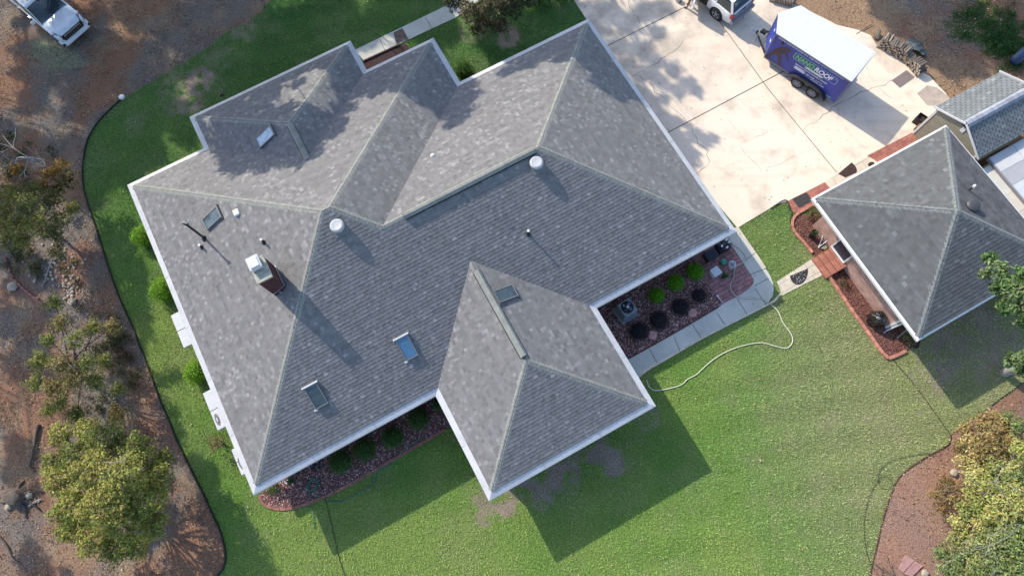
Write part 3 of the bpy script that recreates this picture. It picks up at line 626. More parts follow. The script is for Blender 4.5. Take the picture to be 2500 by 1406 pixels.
# gutters with covers, fascia and soffits ---------------------------------
OUT = [(u0, v1), (uw, v1), (uw, v0), (u3, v0), (u3, v1), (u4, v1), (u4, v2), (u3, v2), (u3, v3), (u2, v3), (u2, v4), (u1, v4), (u1, v3), (u0, v3)]   # ccw
def inset(poly, d):
    n = len(poly); out = []
    for i in range(n):
        a, p, c = poly[i - 1], poly[i], poly[(i + 1) % n]
        e1 = (Vector(p) - Vector(a)).normalized(); e2 = (Vector(c) - Vector(p)).normalized(); n1 = Vector((-e1.y, e1.x)); n2 = Vector((-e2.y, e2.x))
        out.append(tuple(Vector(p) + (n1 + n2) * d / (1 + n1.dot(n2))))
    return out
def gutter(out, gw, he, pitch, wall_in, parent, origin, m, name='gutter', hf=.15):
    b = MB(); I0 = inset(out, .012); I1 = inset(out, gw); I2 = inset(out, wall_in + .05); n = len(out)
    for i in range(n):
        j = (i + 1) % n; z0, z1 = he - .01, he + pitch * gw - .016
        o, p, q, w1 = [(k[i], k[j]) for k in (out, I0, I1, I2)]
        def V(pt, z): return (pt[0], pt[1], z)
        e = (Vector(o[1]) - Vector(o[0])); L = e.length; e.normalize(); K = max(1, round(L / 2.6))
        def at(pr, t):                                     # along the mitred strip
            return tuple(Vector(pr[0]).lerp(Vector(pr[1]), t))
        for k in range(K):
            t0 = k / K + (.003 / L * 1 if k else 0); t1 = (k + 1) / K - (.003 / L if k < K - 1 else 0); g = random.gauss(1, .035); c = (g, g, g)
            P = [(at(r_, t0), at(r_, t1)) for r_ in (o, p, q)]
            b.poly([V(P[1][0], z0 + .006), V(P[1][1], z0 + .006), V(P[2][1], z1), V(P[2][0], z1)], 0, c)
            b.poly([V(P[0][0], z0 - .006), V(P[0][1], z0 - .006), V(P[1][1], z0 + .006), V(P[1][0], z0 + .006)], 0, c)
            b.poly([V(P[0][0], he - hf), V(P[0][1], he - hf), V(P[0][1], z0 - .006), V(P[0][0], z0 - .006)], 0, c)
            if k: m_ = Vector(at(o, k / K)); n_ = Vector((-e.y, e.x)); b.frame((m_.x, m_.y, z0 + .002), (e.x, e.y, 0), (n_.x, n_.y, pitch * .9), (0, 0, 1), (-.012, .006, 0), (.012, gw * .93, .008), 0, (.8, .8, .8))
        b.poly([V(w1[0], he - hf), V(w1[1], he - hf), V(o[1], he - hf), V(o[0], he - hf)], 1)
    return b.build(name, [m, MT['soffit']], parent, origin=origin)
gutter(OUT, GW, HE, PT, .62, house, O3, MT['gutter'])
b = MB(); WI = inset(OUT, .62)
for i in range(len(WI)):
    p, q = WI[i], WI[(i + 1) % len(WI)]; L = math.dist(p, q)
    b.poly([(*p, -.05), (*q, -.05), (*q, HE - .12), (*p, HE - .12)], 0, (1, 1, 1), [(0, 0), (L, 0), (L, 2.7), (0, 2.7)])
b.build('wall', MT['brick'], house, origin=O3)
# windows and a back door on the garden walls
def window(parent, origin, p, tdir, ndir, w, h, zc, m=MT['white']):
    b = MB(); t = Vector((*tdir, 0)); n = Vector((*ndir, 0)); o = Vector((*p, zc))
    for lo, hi in (((-w / 2, -h / 2), (w / 2, -h / 2 + .07)), ((-w / 2, h / 2 - .07), (w / 2, h / 2)), ((-w / 2, -h / 2 + .07), (-w / 2 + .07, h / 2 - .07)), ((w / 2 - .07, -h / 2 + .07), (w / 2, h / 2 - .07)), ((-.02, -h / 2 + .07), (.02, h / 2 - .07))):
        b.frame(o, t, n, (0, 0, 1), (lo[0], -.02, lo[1]), (hi[0], .05, hi[1]))
    f = b.build('window', m, parent, origin=origin)
    g = MB(); g.frame(o, t, n, (0, 0, 1), (-w / 2 + .07, -.01, -h / 2 + .07), (w / 2 - .07, .015, h / 2 - .07)); pn = g.build('pane', MT['glass'], f, origin=origin)
for uu in (-8.2, -4.6): window(house, O3, (uu, v1 + .62), (1, 0), (0, -1), 1.5, 1.2, 1.5)
for uu in (7.4, 9.6): window(house, O3, (uu, v1 + .62), (1, 0), (0, -1), 1.2, 1.2, 1.5)
for uu in (0.2, 3.8): window(house, O3, (uu, v0 + .62), (1, 0), (0, -1), 1.4, 1.3, 1.5)
for vv in (8.3, 12.9, 18.4): window(house, O3, (u0 + .62, vv), (0, -1), (-1, 0), 1.3, 1.2, 1.3)

# white window hoods that stick out past the west eave ---------------------
def hood(pts_px, z, depth_in=.5, slot=None, h=.16):
    A, B = [UV(G(x, y, z)) for x, y in pts_px]        # outer edge, north then south end
    x0 = (A[0] + B[0]) / 2; va, vb = A[1], B[1]; b = MB(); mid = (va + vb) / 2
    for p, q in ((va, mid + .012), (mid - .012, vb)):
        c = (p + q) / 2; b.box(x0 + .45, c, z - h / 2, .9, abs(p - q), h)
    o = b.build('window_hood', MT['hood'], house, origin=O3, bevel=.02)
    if slot:
        s = MB(); c = Vector((x0 + .17, vb + slot, z + .002)); n = 16
        ring = [(c.x + .10 * math.cos(2 * math.pi * k / n), c.y + .30 * math.sin(2 * math.pi * k / n), z + .004) for k in range(n)]
        s.poly(ring, 0); s.build('vent_slot', MT['bronze'], o, origin=O3)
        s = MB(); s.box(c.x, c.y, z + .02, .06, .2, .03); s.build('vent_louvre', MT['steel'], o, origin=O3)
hood([(417, 770), (448, 850)], 1.95); hood([(493, 961), (533, 1050)], 1.95, slot=.45); hood([(564, 1098), (590, 1160)], 1.95, slot=.5)

# chimney ---------------------------------------------------------------
def onslope(px, py, d, ev, he=HE, pitch=PT, lift=0.0):
    z = 3.5
    for _ in range(60):
        a, c = UV(G(px, py, z)); z = .5 * z + .5 * (he + pitch * (ev - (a * d[0] + c * d[1])) + lift)
    return (a, c, z - lift)
cu0, cu1, cv0, cv1, ct = -5.86, -5.27, 11.79, 12.76, 6.97
b = MB(); b.box((cu0 + cu1) / 2, (cv0 + cv1) / 2, (4.4 + ct - .1) / 2, cu1 - cu0, cv1 - cv0, ct - .1 - 4.4)
chim = b.build('chimney', MT['darkbrick'], house, origin=O3)
b = MB(); b.box((cu0 + cu1) / 2, (cv0 + cv1) / 2, ct - .05, cu1 - cu0 + .06, cv1 - cv0 + .06, .1); b.build('chimney_crown', mat('stained_concrete', (.33, .32, .26), .95, noise=.35, nscale=5, bump=.3), chim, origin=O3, bevel=.01)
b = MB(); b.box(-5.62, 12.52, ct + .14, .44, .5, .24); b.box(-5.62, 12.52, ct + .275, .5, .56, .03); b.box(-5.62, 12.52, ct + .31, .38, .44, .04); b.build('chimney_cap', MT['hood'], chim, origin=O3, bevel=.012)
zb = Z(cu0 - u0)
b = MB()
for (p, q) in (((cu1 + .02, cv1), (cu1 + .02, cv0 - .02)), ((cu1 + .02, cv0 - .02), (cu0, cv0 - .02))):
    z0 = Z(p[0] - u0); z1 = Z(q[0] - u0); steps = 5
    for i in range(steps):
        a = Vector((*p, z0 + .30)).lerp(Vector((*q, z1 + .30)), i / steps); c = Vector((*p, z0 + .3)).lerp(Vector((*q, z1 + .3)), (i + 1) / steps)
        d = (c - a); d.z = 0; L = d.length; d.normalize(); n = Vector((d.y, -d.x, 0)); b.frame(a, d, n, (0, 0, 1), (0, -.02, -.025), (L, .012, .02))
b.build('step_flashing', MT['steel'], chim, origin=O3)
b = MB(); b.tube([(-5.55, 11.70, 5.35), (-5.55, 11.72, 5.48)], .05, 8); b.build('clean_out_plug', MT['steel'], chim, origin=O3)

# skylights ----------------------------------------------------------------
def skylight(px, py, d, ev, w=.58, l=1.02, h=.13, glass='skyglass'):
    a, c, z = onslope(px, py, d, ev, lift=h); sl = math.sqrt(1 + PT * PT)
    o = Vector((a, c, z)); up = Vector((-d[0] / sl, -d[1] / sl, PT / sl)); t = Vector((-d[1], d[0], 0)); n = t.cross(up); n = n if n.z > 0 else -n
    b = MB(); f = .042
    for lo, hi in (((-w / 2, -l / 2), (w / 2, -l / 2 + f)), ((-w / 2, l / 2 - f), (w / 2, l / 2)), ((-w / 2, -l / 2 + f), (-w / 2 + f, l / 2 - f)), ((w / 2 - f, -l / 2 + f), (w / 2, l / 2 - f))):
        b.frame(o, t, up, n, (lo[0], lo[1], -.05), (hi[0], hi[1], h))
    s = b.build('skylight', MT['greyframe'], house, origin=O3, bevel=.008)
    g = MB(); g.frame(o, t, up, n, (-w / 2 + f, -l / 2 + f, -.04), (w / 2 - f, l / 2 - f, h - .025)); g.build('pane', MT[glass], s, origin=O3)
    g = MB(); g.frame(o, t, up, n, (-w / 2 - .08, l / 2 + .003, -.02), (w / 2 + .06, l / 2 + .05, h + .015)); g.build('flashing', MT['white'] if d == (0, -1) else MT['bronze'], s, origin=O3)
    g = MB(); g.frame(o, t, up, n, (-w / 2 - .1, -l / 2 - .07, .0), (-w / 2 + .06, -l / 2 - .004, .05)); g.build('crank_rod', MT['white'] if d == (0, -1) else MT['bronze'], s, origin=O3)
skylight(518, 531, (-1, 0), -u0); skylight(648, 332, (-1, 0), -u1, glass='skyrefl_pale'); skylight(992, 846, (0, -1), -v1, glass='skyrefl_blue'); skylight(770, 964, (0, -1), -v1); skylight(1233, 717, (1, 0), u3, w=.58, l=1.0)

# round attic vents, plumbing pipes, mast ------------------------------------
def att_vent(px, py, d, ev, r=.295, h=.3):
    a, c, z = onslope(px, py, d, ev, lift=h); b = MB()
    b.lathe((a, c, z), [(r * .72, -.2), (r * .72, h * .45), (r * 1.0, h * .42), (r * 1.0, h * .72), (r * .93, h * .88), (r * .72, h), (r * .68, h * .985), (0.001, h * 1.0)], 28, cap=False)
    o = b.build('roof_vent', MT['vent'], house, smooth=True, origin=O3)
    g = MB(); sl = math.sqrt(1 + PT * PT); t = Vector((-d[1], d[0], 0)); up = Vector((-d[0] / sl, -d[1] / sl, PT / sl)); n = t.cross(up); n = n if n.z > 0 else -n
    g.frame((a, c, z), t, up, n, (-.31, -.36, .018), (.31, .27, .03)); g.build('flashing', MT['greyframe'], o, origin=O3)
att_vent(821, 549, (0, -1), -v1); att_vent(1310, 395, (0, -1), -v1)
def pipe(px, py, d, ev, h, r=.045, m='dark', top=None):
    a, c, z = onslope(px, py, d, ev); b = MB(); b.tube([(a, c, z - .05), (a, c, z + h)], r, 12)
    o = b.build('vent_pipe', MT[m], house, origin=O3)
    if top:
        g = MB(); g.lathe((a, c, z + h), [(r * 1.25, -.02), (r * 1.25, .012), (r * .7, .014), (r * .65, .004)], 14); g.build('pipe_collar', MT['white'], o, origin=O3)
    g = MB(); g.lathe((a, c, z), [(r * 2.6, -.06), (r * 2.2, .03), (r * 1.1, .09)], 14, cap=False); g.build('pipe_boot', MT['dark'], o, origin=O3)
pipe(1290, 572, (0, -1), -v1, .40, top=1); pipe(645, 592, (-1, 0), -u0, .35, top=1); pipe(494, 604, (-1, 0), -u0, .3, top=1)
a, c, z = onslope(500, 582, (-1, 0), -u0)
b = MB(); b.tube([(a, c, z - .1), (a, c, z + 1.55)], .05, 12); b.tube([(a, c, z + 1.5), (a - .09, c + .06, z + 1.72)], .04, 8); b.tube([(a, c, z + 1.5), (a + .09, c - .06, z + 1.72)], .04, 8); b.lathe((a, c, z), [(.16, -.08), (.13, .04), (.06, .1)], 14, cap=False)
b.build('mast', MT['dark'], house, origin=O3)
a, c, z = onslope(579, 521, (-1, 0), -u0); b = MB(); b.box(a, c, z + .06, .26, .3, .16); b.build('box_vent', MT['white'], house, origin=O3, bevel=.04)
a, c, z = onslope(1057, 381, (0, 1), v2); b = MB(); b.lathe((a, c, z), [(.12, -.05), (.12, .03), (.085, .09), (.02, .115)], 14); b.build('cap_vent', MT['white'], house, smooth=True, origin=O3)

# ------------------------------------------------------------------ garage
ga0, ga1, gb0, gb1 = 17.31, 24.92, -2.69, 5.02
hg = (ga1 - ga0 + gb1 - gb0) / 4; gc = ((ga0 + ga1) / 2, (gb0 + gb1) / 2); OG = (gc[0], gc[1], 0); GE = 2.75
ga0, ga1, gb0, gb1 = gc[0] - hg, gc[0] + hg, gc[1] - hg, gc[1] + hg
garage = thing('garage', 'square brick garage with a dark slate pyramid roof and white gutters', 'garage', W(*gc), YAW)
b = MB(); gw2 = .15
for P, d, ev in (([(ga0, gb1), (ga0, gb0), gc], (-1, 0), -ga0), ([(ga0, gb0), (ga1, gb0), gc], (0, -1), -gb0), ([(ga1, gb1), (ga0, gb1), gc], (0, 1), gb1)):
    shingle(b, [P], d, ev, GE, PT, gw2 - .04, e=.16, light=.05, spread=.07, wrange=(.12, .26), th=.010)
b.build('roof', [MT['shingle_dark'], MT['deck']], garage, origin=OG)
b = MB(); shingle(b, [[(ga1, gb0), (ga1, gb1), gc]], (1, 0), ga1, GE, PT, gw2 - .04, e=.145, th=.004, thick=.001, light=0, spread=.05)
b.build('roof', [mat('weathered_roof', (.105, .102, .105), .95, noise=.35, nscale=2.2, bump=.5, bscale=60, attr=True, spec=.1), MT['deck']], garage, origin=OG, label='smooth weathered dark grey east slope')
b = MB()
for p in ((ga0, gb0), (ga1, gb0), (ga1, gb1), (ga0, gb1)):
    f = .04; q = (p[0] + (gc[0] - p[0]) * f, p[1] + (gc[1] - p[1]) * f); hipcap(b, (*q, GE + PT * hg * f), (*gc, GE + PT * hg), dh, w=.17)
b.build('ridge_cap', MT['cap_dark'], garage, origin=OG)
GO = [(ga0, gb0), (ga1, gb0), (ga1, gb1), (ga0, gb1)]
gutter(GO, gw2, GE, PT, .95, garage, OG, MT['white'])
b = MB(); GI = [(ga0 + .76, gb0 + .95), (ga1 - .76, gb0 + .95), (ga1 - .76, gb1 - .76), (ga0 + .76, gb1 - .76)]
for i in range(4):
    p, q = GI[i], GI[(i + 1) % 4]; L = math.dist(p, q); b.poly([(*p, -.05), (*q, -.05), (*q, GE - .12), (*p, GE - .12)], 0, (1, 1, 1), [(0, 0), (L, 0), (L, 2.68), (0, 2.68)])
b.build('wall', MT['gbrick'], garage, origin=OG)
wx = ga0 + .76                                                   # west wall plane
# steps, door in a deep white frame
dvs = [UV(G(x, y, .45)) for x, y in ((2026, 640), (2064, 630))]; dv = 2.38
b = MB(); b.box(wx - .5, dv, .2, 1.0, 1.5, .42); 
steps = MB()
for k in range(3):
    x0s = wx - .38 - .27 * k; zt = .42 - .13 * k
    lo = (x0s - .135, dv - .70); hi = (x0s + .135, dv + .44)
    steps.frame((0, 0, 0), (1, 0, 0), (0, 1, 0), (0, 0, 1), (lo[0], lo[1], -.02), (hi[0], hi[1], zt))
steps.frame((0, 0, 0), (1, 0, 0), (0, 1, 0), (0, 0, 1), (wx - .245, dv - .70, -.02), (wx - .003, dv + .44, .42 + .06))
steps.build('steps', MT['stepbrick'], garage, origin=OG)
b = MB(); zt = .49
b.box(wx - .01, dv - .47, zt + 1.0, .1, .07, 2.0); b.box(wx - .01, dv + .47, zt + 1.0, .1, .07, 2.0); b.box(wx - .01, dv, zt + 2.03, .1, 1.01, .06); b.box(wx - .06, dv, zt + .02, .12, 1.0, .05)
fr = b.build('door_frame', MT['white'], garage, origin=OG)
b = MB(); b.box(wx - .015, dv, zt + 1.02, .04, .87, 1.95); dr = b.build('door', mat('navy_door', (.02, .025, .045), .4), garage, origin=OG)
b = MB(); b.lathe((wx - .08, dv - .4, zt + 1.0), [(.012, 0), (.03, .03), (.03, .05), (.01, .06)], 10, az=(-1, 0, 0)); b.build('handle', MT['steel'], dr, origin=OG)
b = MB(); b.box(wx - .02, GI[0][1] + .06, 1.3, .07, .12, 2.6); b.build('corner_trim', MT['white'], garage, origin=OG)
b = MB(); b.tube([(ga0 + .1, gb0 + .25, 2.6), (wx - .06, GI[0][1] - .08, 2.3), (wx - .06, GI[0][1] - .08, .1), (wx - .25, GI[0][1] - .1, .05)], .045, 8); b.build('downspout', MT['white'], garage, origin=OG)
# dish-shaped exhaust vent and a white capped pipe on the east slope
a, c, z = onslope(2378, 500, (1, 0), ga1, GE, PT, .2); b = MB(); b.lathe((a, c, z), [(.17, -.1), (.17, .16), (.30, .14), (.27, .2), (.12, .235), (.01, .24)], 20, cap=False); b.build('roof_vent', mat('grey_vent', (.07, .07, .075), .5, metal=.3), garage, smooth=True, origin=OG)
a, c, z = onslope(2366, 464, (1, 0), ga1, GE, PT); b = MB(); b.tube([(a, c, z - .05), (a, c, z + .32)], .035, 10); o = b.build('vent_pipe', MT['dark'], garage, origin=OG)
b = MB(); b.tube([(a - .06, c, z + .36), (a + .07, c + .02, z + .36)], .06, 10); b.build('pipe_cap', MT['white'], o, origin=OG)

# ------------------------------------------------------------------ shed
su0, su1, sv0, sv1, se = 25.42, 29.35, 2.93, 6.08, 2.32; svm = (sv0 + sv1) / 2; shp = .5; sh = se + shp * (sv1 - sv0) / 2
OS = ((su0 + su1) / 2, svm, 0)
shed = thing('shed', 'olive sided garden shed with a pale shingled gable roof behind the garage', 'shed', W(*OS[:2]), YAW)
b = MB()
shingle(b, [[(su0, sv0), (su1, sv0), (su1, svm), (su0, svm)]], (0, -1), -sv0, se, shp, 0, e=.13, th=.012, thick=0, light=.05, threetab=True, spread=.06)
shingle(b, [[(su1, sv1), (su0, sv1), (su0, svm), (su1, svm)]], (0, 1), sv1, se, shp, 0, e=.13, th=.012, thick=0, light=.05, threetab=True, spread=.06)
b.build('roof', [MT['shingle_shed'], MT['deck']], shed, origin=OS)
b = MB(); ridgevent(b, (su0 + .03, svm, sh), (su1 - .03, svm, sh), w=.2, h=.07); b.build('ridge_vent', [mat('ridge_felt', (.26, .27, .31), .9, noise=.25, nscale=3, attr=True), MT['dark']], shed, origin=OS)
b = MB(); q = .12
for uu, s in ((su0 + .1, -1), (su1 - .1, 1)):
    P = [(uu, sv0 + q, -.02), (uu, sv1 - q, -.02), (uu, sv1 - q, se + q * shp - .05), (uu, svm, sh - .05), (uu, sv0 + q, se + q * shp - .05)]
    uvs = [(p[1], p[2]) for p in P]
    b.poly(P[::-1] if s < 0 else P, 0, (1, 1, 1), uvs[::-1] if s < 0 else uvs)
for vv, s in ((sv0 + q, 1), (sv1 - q, -1)):
    P = [(su0 + .1, vv, -.02), (su1 - .1, vv, -.02), (su1 - .1, vv, se), (su0 + .1, vv, se)]; uvs = [(p[0], p[2]) for p in P]
    b.poly(P if s > 0 else P[::-1], 0, (1, 1, 1), uvs if s > 0 else uvs[::-1])
b.build('wall', MT['siding'], shed, origin=OS)
for uu in (su0 - .012, su1 + .012):
    for s in (-1, 1):
        b = MB(); p = Vector((uu, svm, sh + .01)); e_ = Vector((uu, svm + s * (sv1 - sv0 + .06) / 2, se - .005)); d = (e_ - p); L = d.length; d.normalize(); b.frame(p, d, (1, 0, 0), d.cross(Vector((1, 0, 0))) * (-1 if s > 0 else 1) * -1, (0, -.012, -.09), (L, .012, .02)); b.build('barge_board', MT['white'], shed, origin=OS)
for vv in (sv0 + q + .05, sv1 - q - .05): b = MB(); b.box(su0 + .09, vv, se / 2, .03, .11, se); b.build('corner_board', MT['white'], shed, origin=OS)
b = MB(); b.box(su0 + .085, svm - .1, sh - .42, .03, .2, .34); b.build('gable_vent', MT['white'], shed, origin=OS, bevel=.01)
# ------------------------------------------------------------------ lettering
def text_mesh(s, name, length, height, m, parent, loc, xax, yax, zax, shear=0.0, bold=0.0):
    cu = bpy.data.curves.new('lettering', 'FONT'); cu.body = s; cu.shear = shear; cu.offset = bold; cu.fill_mode = 'FRONT'
    t = bpy.data.objects.new('lettering', cu); COL.objects.link(t); bpy.context.view_layer.update()
    me = bpy.data.meshes.new_from_object(t.evaluated_get(bpy.context.evaluated_depsgraph_get()))
    bpy.data.objects.remove(t); n = len(me.vertices); co = np.empty(n * 3); me.vertices.foreach_get('co', co); co = co.reshape(-1, 3)
    lo, hi = co.min(0), co.max(0); q = (co - lo) / np.maximum(hi - lo, 1e-6); q[:, 0] *= length; q[:, 1] *= height
    A = np.array([xax, yax, zax], float); co = np.array(loc) + q[:, :1] * A[0] + q[:, 1:2] * A[1]
    me.vertices.foreach_set('co', co.ravel()); me.materials.clear(); me.materials.append(m); me.update()
    o = bpy.data.objects.new(name, me); COL.objects.link(o); o.parent = parent; return o

def wheel(parent, x, y, r, w, side, rimm, spokes=5, name='wheel'):
    b = MB(); ax = (0, side, 0)
    b.lathe((x, y - side * w / 2, r), [(r * .6, 0), (r * .93, 0.005), (r, w * .2), (r, w * .8), (r * .93, w - .005), (r * .68, w), (r * .64, w - .03)], 28, az=ax, cap=False)
    t = b.build(name, MT['rubber'], parent, smooth=True)
    b = MB(); b.lathe((x, y - side * w / 2, r), [(r * .68, w * .6), (r * .66, w - .015), (r * .58, w - .03), (r * .55, w * .62), (.001, w * .6)], 24, az=ax, cap=False)
    for k in range(spokes):
        a = 2 * math.pi * k / spokes; d = Vector((math.cos(a), 0, math.sin(a))); n = Vector((-d.z, 0, d.x)); b.frame((x, y + side * (w / 2 - .05), r), d, n, (0, side, 0), (.03, -.035, -.02), (r * .6, .035, .025))
    b.lathe((x, y - side * w / 2, r), [(.07, w - .06), (.06, w - .005), (.001, w)], 12, az=ax, cap=False)
    b.build('rim', rimm, t)
    return t

# ------------------------------------------------------------------ cargo trailer
TL, TW, TZ0, TZ1 = 4.36, 1.05, 0.42, 2.41
trl = thing('cargo_trailer', 'dark blue enclosed cargo trailer with white roof and roof coating lettering', 'trailer', W(23.815, 9.565), YAW + math.atan2(.936, -.351))
NX = .6
foot = [(0, -TW), (TL, -TW), (TL + NX, 0), (TL, TW), (0, TW)]
b = MB(); b.prism(foot, TZ0, TZ1 - .05); body = b.build('body', MT['blue'], trl, bevel=.015)
b = MB()
def off(poly, d): return inset(poly, -d)
o1 = off(foot, .012); o2 = off(foot, .02)
for i in range(5):
    j = (i + 1) % 5; b.poly([(*o1[i], TZ1 - .13), (*o1[j], TZ1 - .13), (*o2[j], TZ1 - .02), (*o2[i], TZ1 - .02)]); b.poly([(*o1[i], TZ1 - .13), (*o1[j], TZ1 - .13), (*o1[j], TZ1 - .131), (*o1[i], TZ1 - .131)])
    b.poly([(*foot[j], TZ0 + .07), (*foot[i], TZ0 + .07), (*o1[i], TZ0 + .07), (*o1[j], TZ0 + .07)]); b.poly([(*o1[i], TZ0 - .02), (*o1[j], TZ0 - .02), (*o1[j], TZ0 + .07), (*o1[i], TZ0 + .07)])
for s in (-1, 1): b.box(.0, s * (TW - .02), (TZ0 + TZ1) / 2, .05, .07, TZ1 - TZ0 - .1); b.box(TL + .01, s * (TW + .003), (TZ0 + TZ1) / 2, .05, .022, TZ1 - TZ0 - .1)
b.box(TL + NX, 0, (TZ0 + TZ1) / 2, .05, .09, TZ1 - TZ0 - .1)
b.build('trim_rail', mat('grey_trim_rail', (.17, .17, .18), .5), trl)
b = MB(); o3 = off(foot, .03); o4 = inset(foot, .06)
for i in range(5):
    j = (i + 1) % 5; b.poly([(*o3[i], TZ1 - .02), (*o3[j], TZ1 - .02), (*o3[j], TZ1 + .008), (*o3[i], TZ1 + .008)]); b.poly([(*o3[i], TZ1 + .008), (*o3[j], TZ1 + .008), (*o4[j], TZ1 + .02), (*o4[i], TZ1 + .02)])
b.poly([(*p, TZ1 + .02) for p in o4])
for x in (.9, 1.8, 2.7, 3.6): b.box(x, 0, TZ1 + .021, .03, 2 * TW - .14, .006, 0, 0)
b.build('roof', mat('white_roof_coating', (.56, .57, .60), .45, noise=.03, nscale=1.5), trl)
b = MB(); b.box(-.025, 0, (TZ0 + TZ1) / 2, .03, 2 * TW - .2, TZ1 - TZ0 - .25); rd = b.build('rear_door', MT['blue'], trl)
b = MB(); b.box(-.05, 0, .95, .03, 1.2, .05); b.build('handle', MT['steel'], rd)
for s in (1, -1):
    b = MB()
    pts = []
    for t in np.linspace(-.06, 1.06, 15):
        x = 2.70 - t * 2.1; h = .42 + .40 * (max(0, 1 - (2 * t - 1) ** 4)) ** .5 if 0 <= t <= 1 else .42
        pts.append((x, h))
    for (x0, z0), (x1, z1) in zip(pts[:-1], pts[1:]):
        for (ya, yb, dz) in ((TW - .02, TW + .23, 0), ):
            P = [(x0, s * ya, z0), (x1, s * ya, z1), (x1, s * yb, z1 - .01), (x0, s * yb, z0 - .01)]; b.poly(P if s > 0 else P[::-1])
            Q = [(x0, s * yb, z0 - .01), (x1, s * yb, z1 - .01), (x1, s * (yb + .01), z1 - .06), (x0, s * (yb + .01), z0 - .06)]; b.poly(Q if s > 0 else Q[::-1])
    b.build('fender', mat('dark_fender', (.05, .05, .055), .35, metal=.4), trl, smooth=True)
    b = MB(); b.frame((1.65, s * (TW + .004), .55), (1, 0, 0), (0, 1, 0), (0, 0, 1), (-.95, -.01, -.2), (.95, .004, .2)); b.build('wheel_well', MT['black'], trl)
    for x in (2.16, 1.235): wheel(trl, x, s * (TW + .11), .355, .2, s, MT['greytrim'], 6)
b = MB()
for s in (-1, 1): b.frame(Vector((TL + .1, s * .85, .45)), Vector((1.15, -s * .85, 0)).normalized(), Vector((0, 0, 1)), Vector((s * .85, 1.15, 0)).normalized(), (0, -.05, -.03), (1.43, .05, .03))
b.build('tongue', MT['dark'], trl)
b = MB(); b.frame((TL + 1.3, 0, .45), (1, 0, 0), (0, 1, 0), (0, 0, 1), (-.06, -.05, -.04), (.3, .05, .06)); b.lathe((TL + 1.56, 0, .40), [(.06, 0), (.075, .05), (.05, .13)], 12); b.build('hitch_coupler', MT['steel'], trl)
b = MB(); b.tube([(TL + 1.05, .16, .12), (TL + 1.05, .16, .98)], .03, 10); b.tube([(TL + 1.05, .16, .95), (TL + 1.05, .34, .97), (TL + 1.05, .34, 1.06)], .014, 6); b.lathe((TL + 1.05, .16, .0), [(.09, 0), (.09, .025), (.035, .05), (.035, .2)], 12); b.build('jack', MT['steel'], trl)
b = MB(); b.box(TL + .9, -.15, .56, .28, .2, .18); b.build('battery_box', MT['dark'], trl, bevel=.015)
b = MB(); b.frame((TL * (1 - .115), TW, TZ1 - .37), (1, 0, 0), (0, 1, 0), (0, 0, 1), (-.07, .002, -.085), (.07, .05, .085)); b.build('side_lamp', MT['dark'], trl, bevel=.01)
SX = lambda s: TL * (1 - s)
SZ = lambda t: TZ1 - (TZ1 - TZ0) * t
TYP = TW + .008; AX = ((-1, 0, 0), (0, 0, 1), (0, 1, 0))
def side_text(s, s0, s1, t0, t1, m, shear=.15, bold=.012, d=0.0): return text_mesh(s, 'lettering', (s1 - s0) * TL, (t1 - t0) * (TZ1 - TZ0), m, trl, (SX(s0), TYP + d, SZ(t1)), *AX, shear=shear, bold=bold)
side_text('EXTEND YOUR ROOF-LIFE BY 10-15 YEARS WITH', .045, .60, .075, .118, MT['decalw'])
side_text('NANOTECHNOLOGY!', .61, .925, .075, .118, MT['decalb'])
b = MB()                                                       # rounded logo frame and the dark panel behind NANO
def rrect(s0, s1, t0, t1, r, n=6):
    P = []
    for cx, cz, a0 in ((s1 - r / TL, t0 + r / 2, 90), (s0 + r / TL, t0 + r / 2, 180), (s0 + r / TL, t1 - r / 2, 270), (s1 - r / TL, t1 - r / 2, 0)):
        for k in range(n + 1):
            a = R(a0 - 90 * k / n) if False else R(a0 - 90 + 90 * k / n)
            P.append((SX(cx) - r * math.cos(a), SZ(cz) + r * math.sin(a)))
    return P
A = rrect(.30, .88, .19, .435, .12); Bp = rrect(.3055, .8745, .201, .424, .10)
for i in range(len(A)):
    j = (i + 1) % len(A); b.poly([(A[i][0], TYP, A[i][1]), (A[j][0], TYP, A[j][1]), (Bp[j][0], TYP, Bp[j][1]), (Bp[i][0], TYP, Bp[i][1])])
b.build('logo_frame', MT['decalb'], trl)
Np = rrect(.3065, .60, .203, .422, .09); b = MB(); b.poly([(p[0], TYP - .003, p[1]) for p in Np]); b.build('logo_panel', MT['decaldg'], trl)
side_text('NANO', .325, .575, .235, .40, MT['decalg'], .22, .03, .002); side_text('ROOF', .585, .825, .235, .40, MT['decalw'], .22, .03, .002); side_text('TM', .835, .862, .235, .268, MT['decalb'], .1)
b = MB(); b.poly([(SX(s), TYP - .001 + .003, SZ(t)) for s, t in ((.475, .487), (.71, .487), (.725, .418), (.49, .418))]); b.build('logo_banner', mat('pale_green_vinyl', (.36, .55, .42), .4), trl)
side_text('ALABAMA', .495, .70, .43, .477, MT['decalw'], .2, .02, .006)
side_text('MAKING ROOFS DURABLE AGAIN!', .365, .80, .525, .575, MT['decalw'])
b = MB(); A = rrect(.368, .517, .605, .715, .07, 4); b.poly([(p[0], TYP - .002, p[1]) for p in A]); b.build('badge', mat('pale_badge', (.42, .44, .58), .4), trl)
for s0, t0, w in ((.376, .625, .10), (.39, .665, .115)):          # two lines of worn, unreadable print
    b = MB(); x = s0
    while x < s0 + w:
        ww = random.uniform(.006, .013); b.poly([(SX(x), TYP, SZ(t0 + .032)), (SX(x + ww), TYP, SZ(t0 + .032)), (SX(x + ww), TYP, SZ(t0)), (SX(x), TYP, SZ(t0))]); x += ww + .004
    b.build('worn_print', MT['decalw'], trl)
side_text('251-426-', .53, .655, .63, .685, MT['decalw'], .1, .02)
b = MB(); x = .662
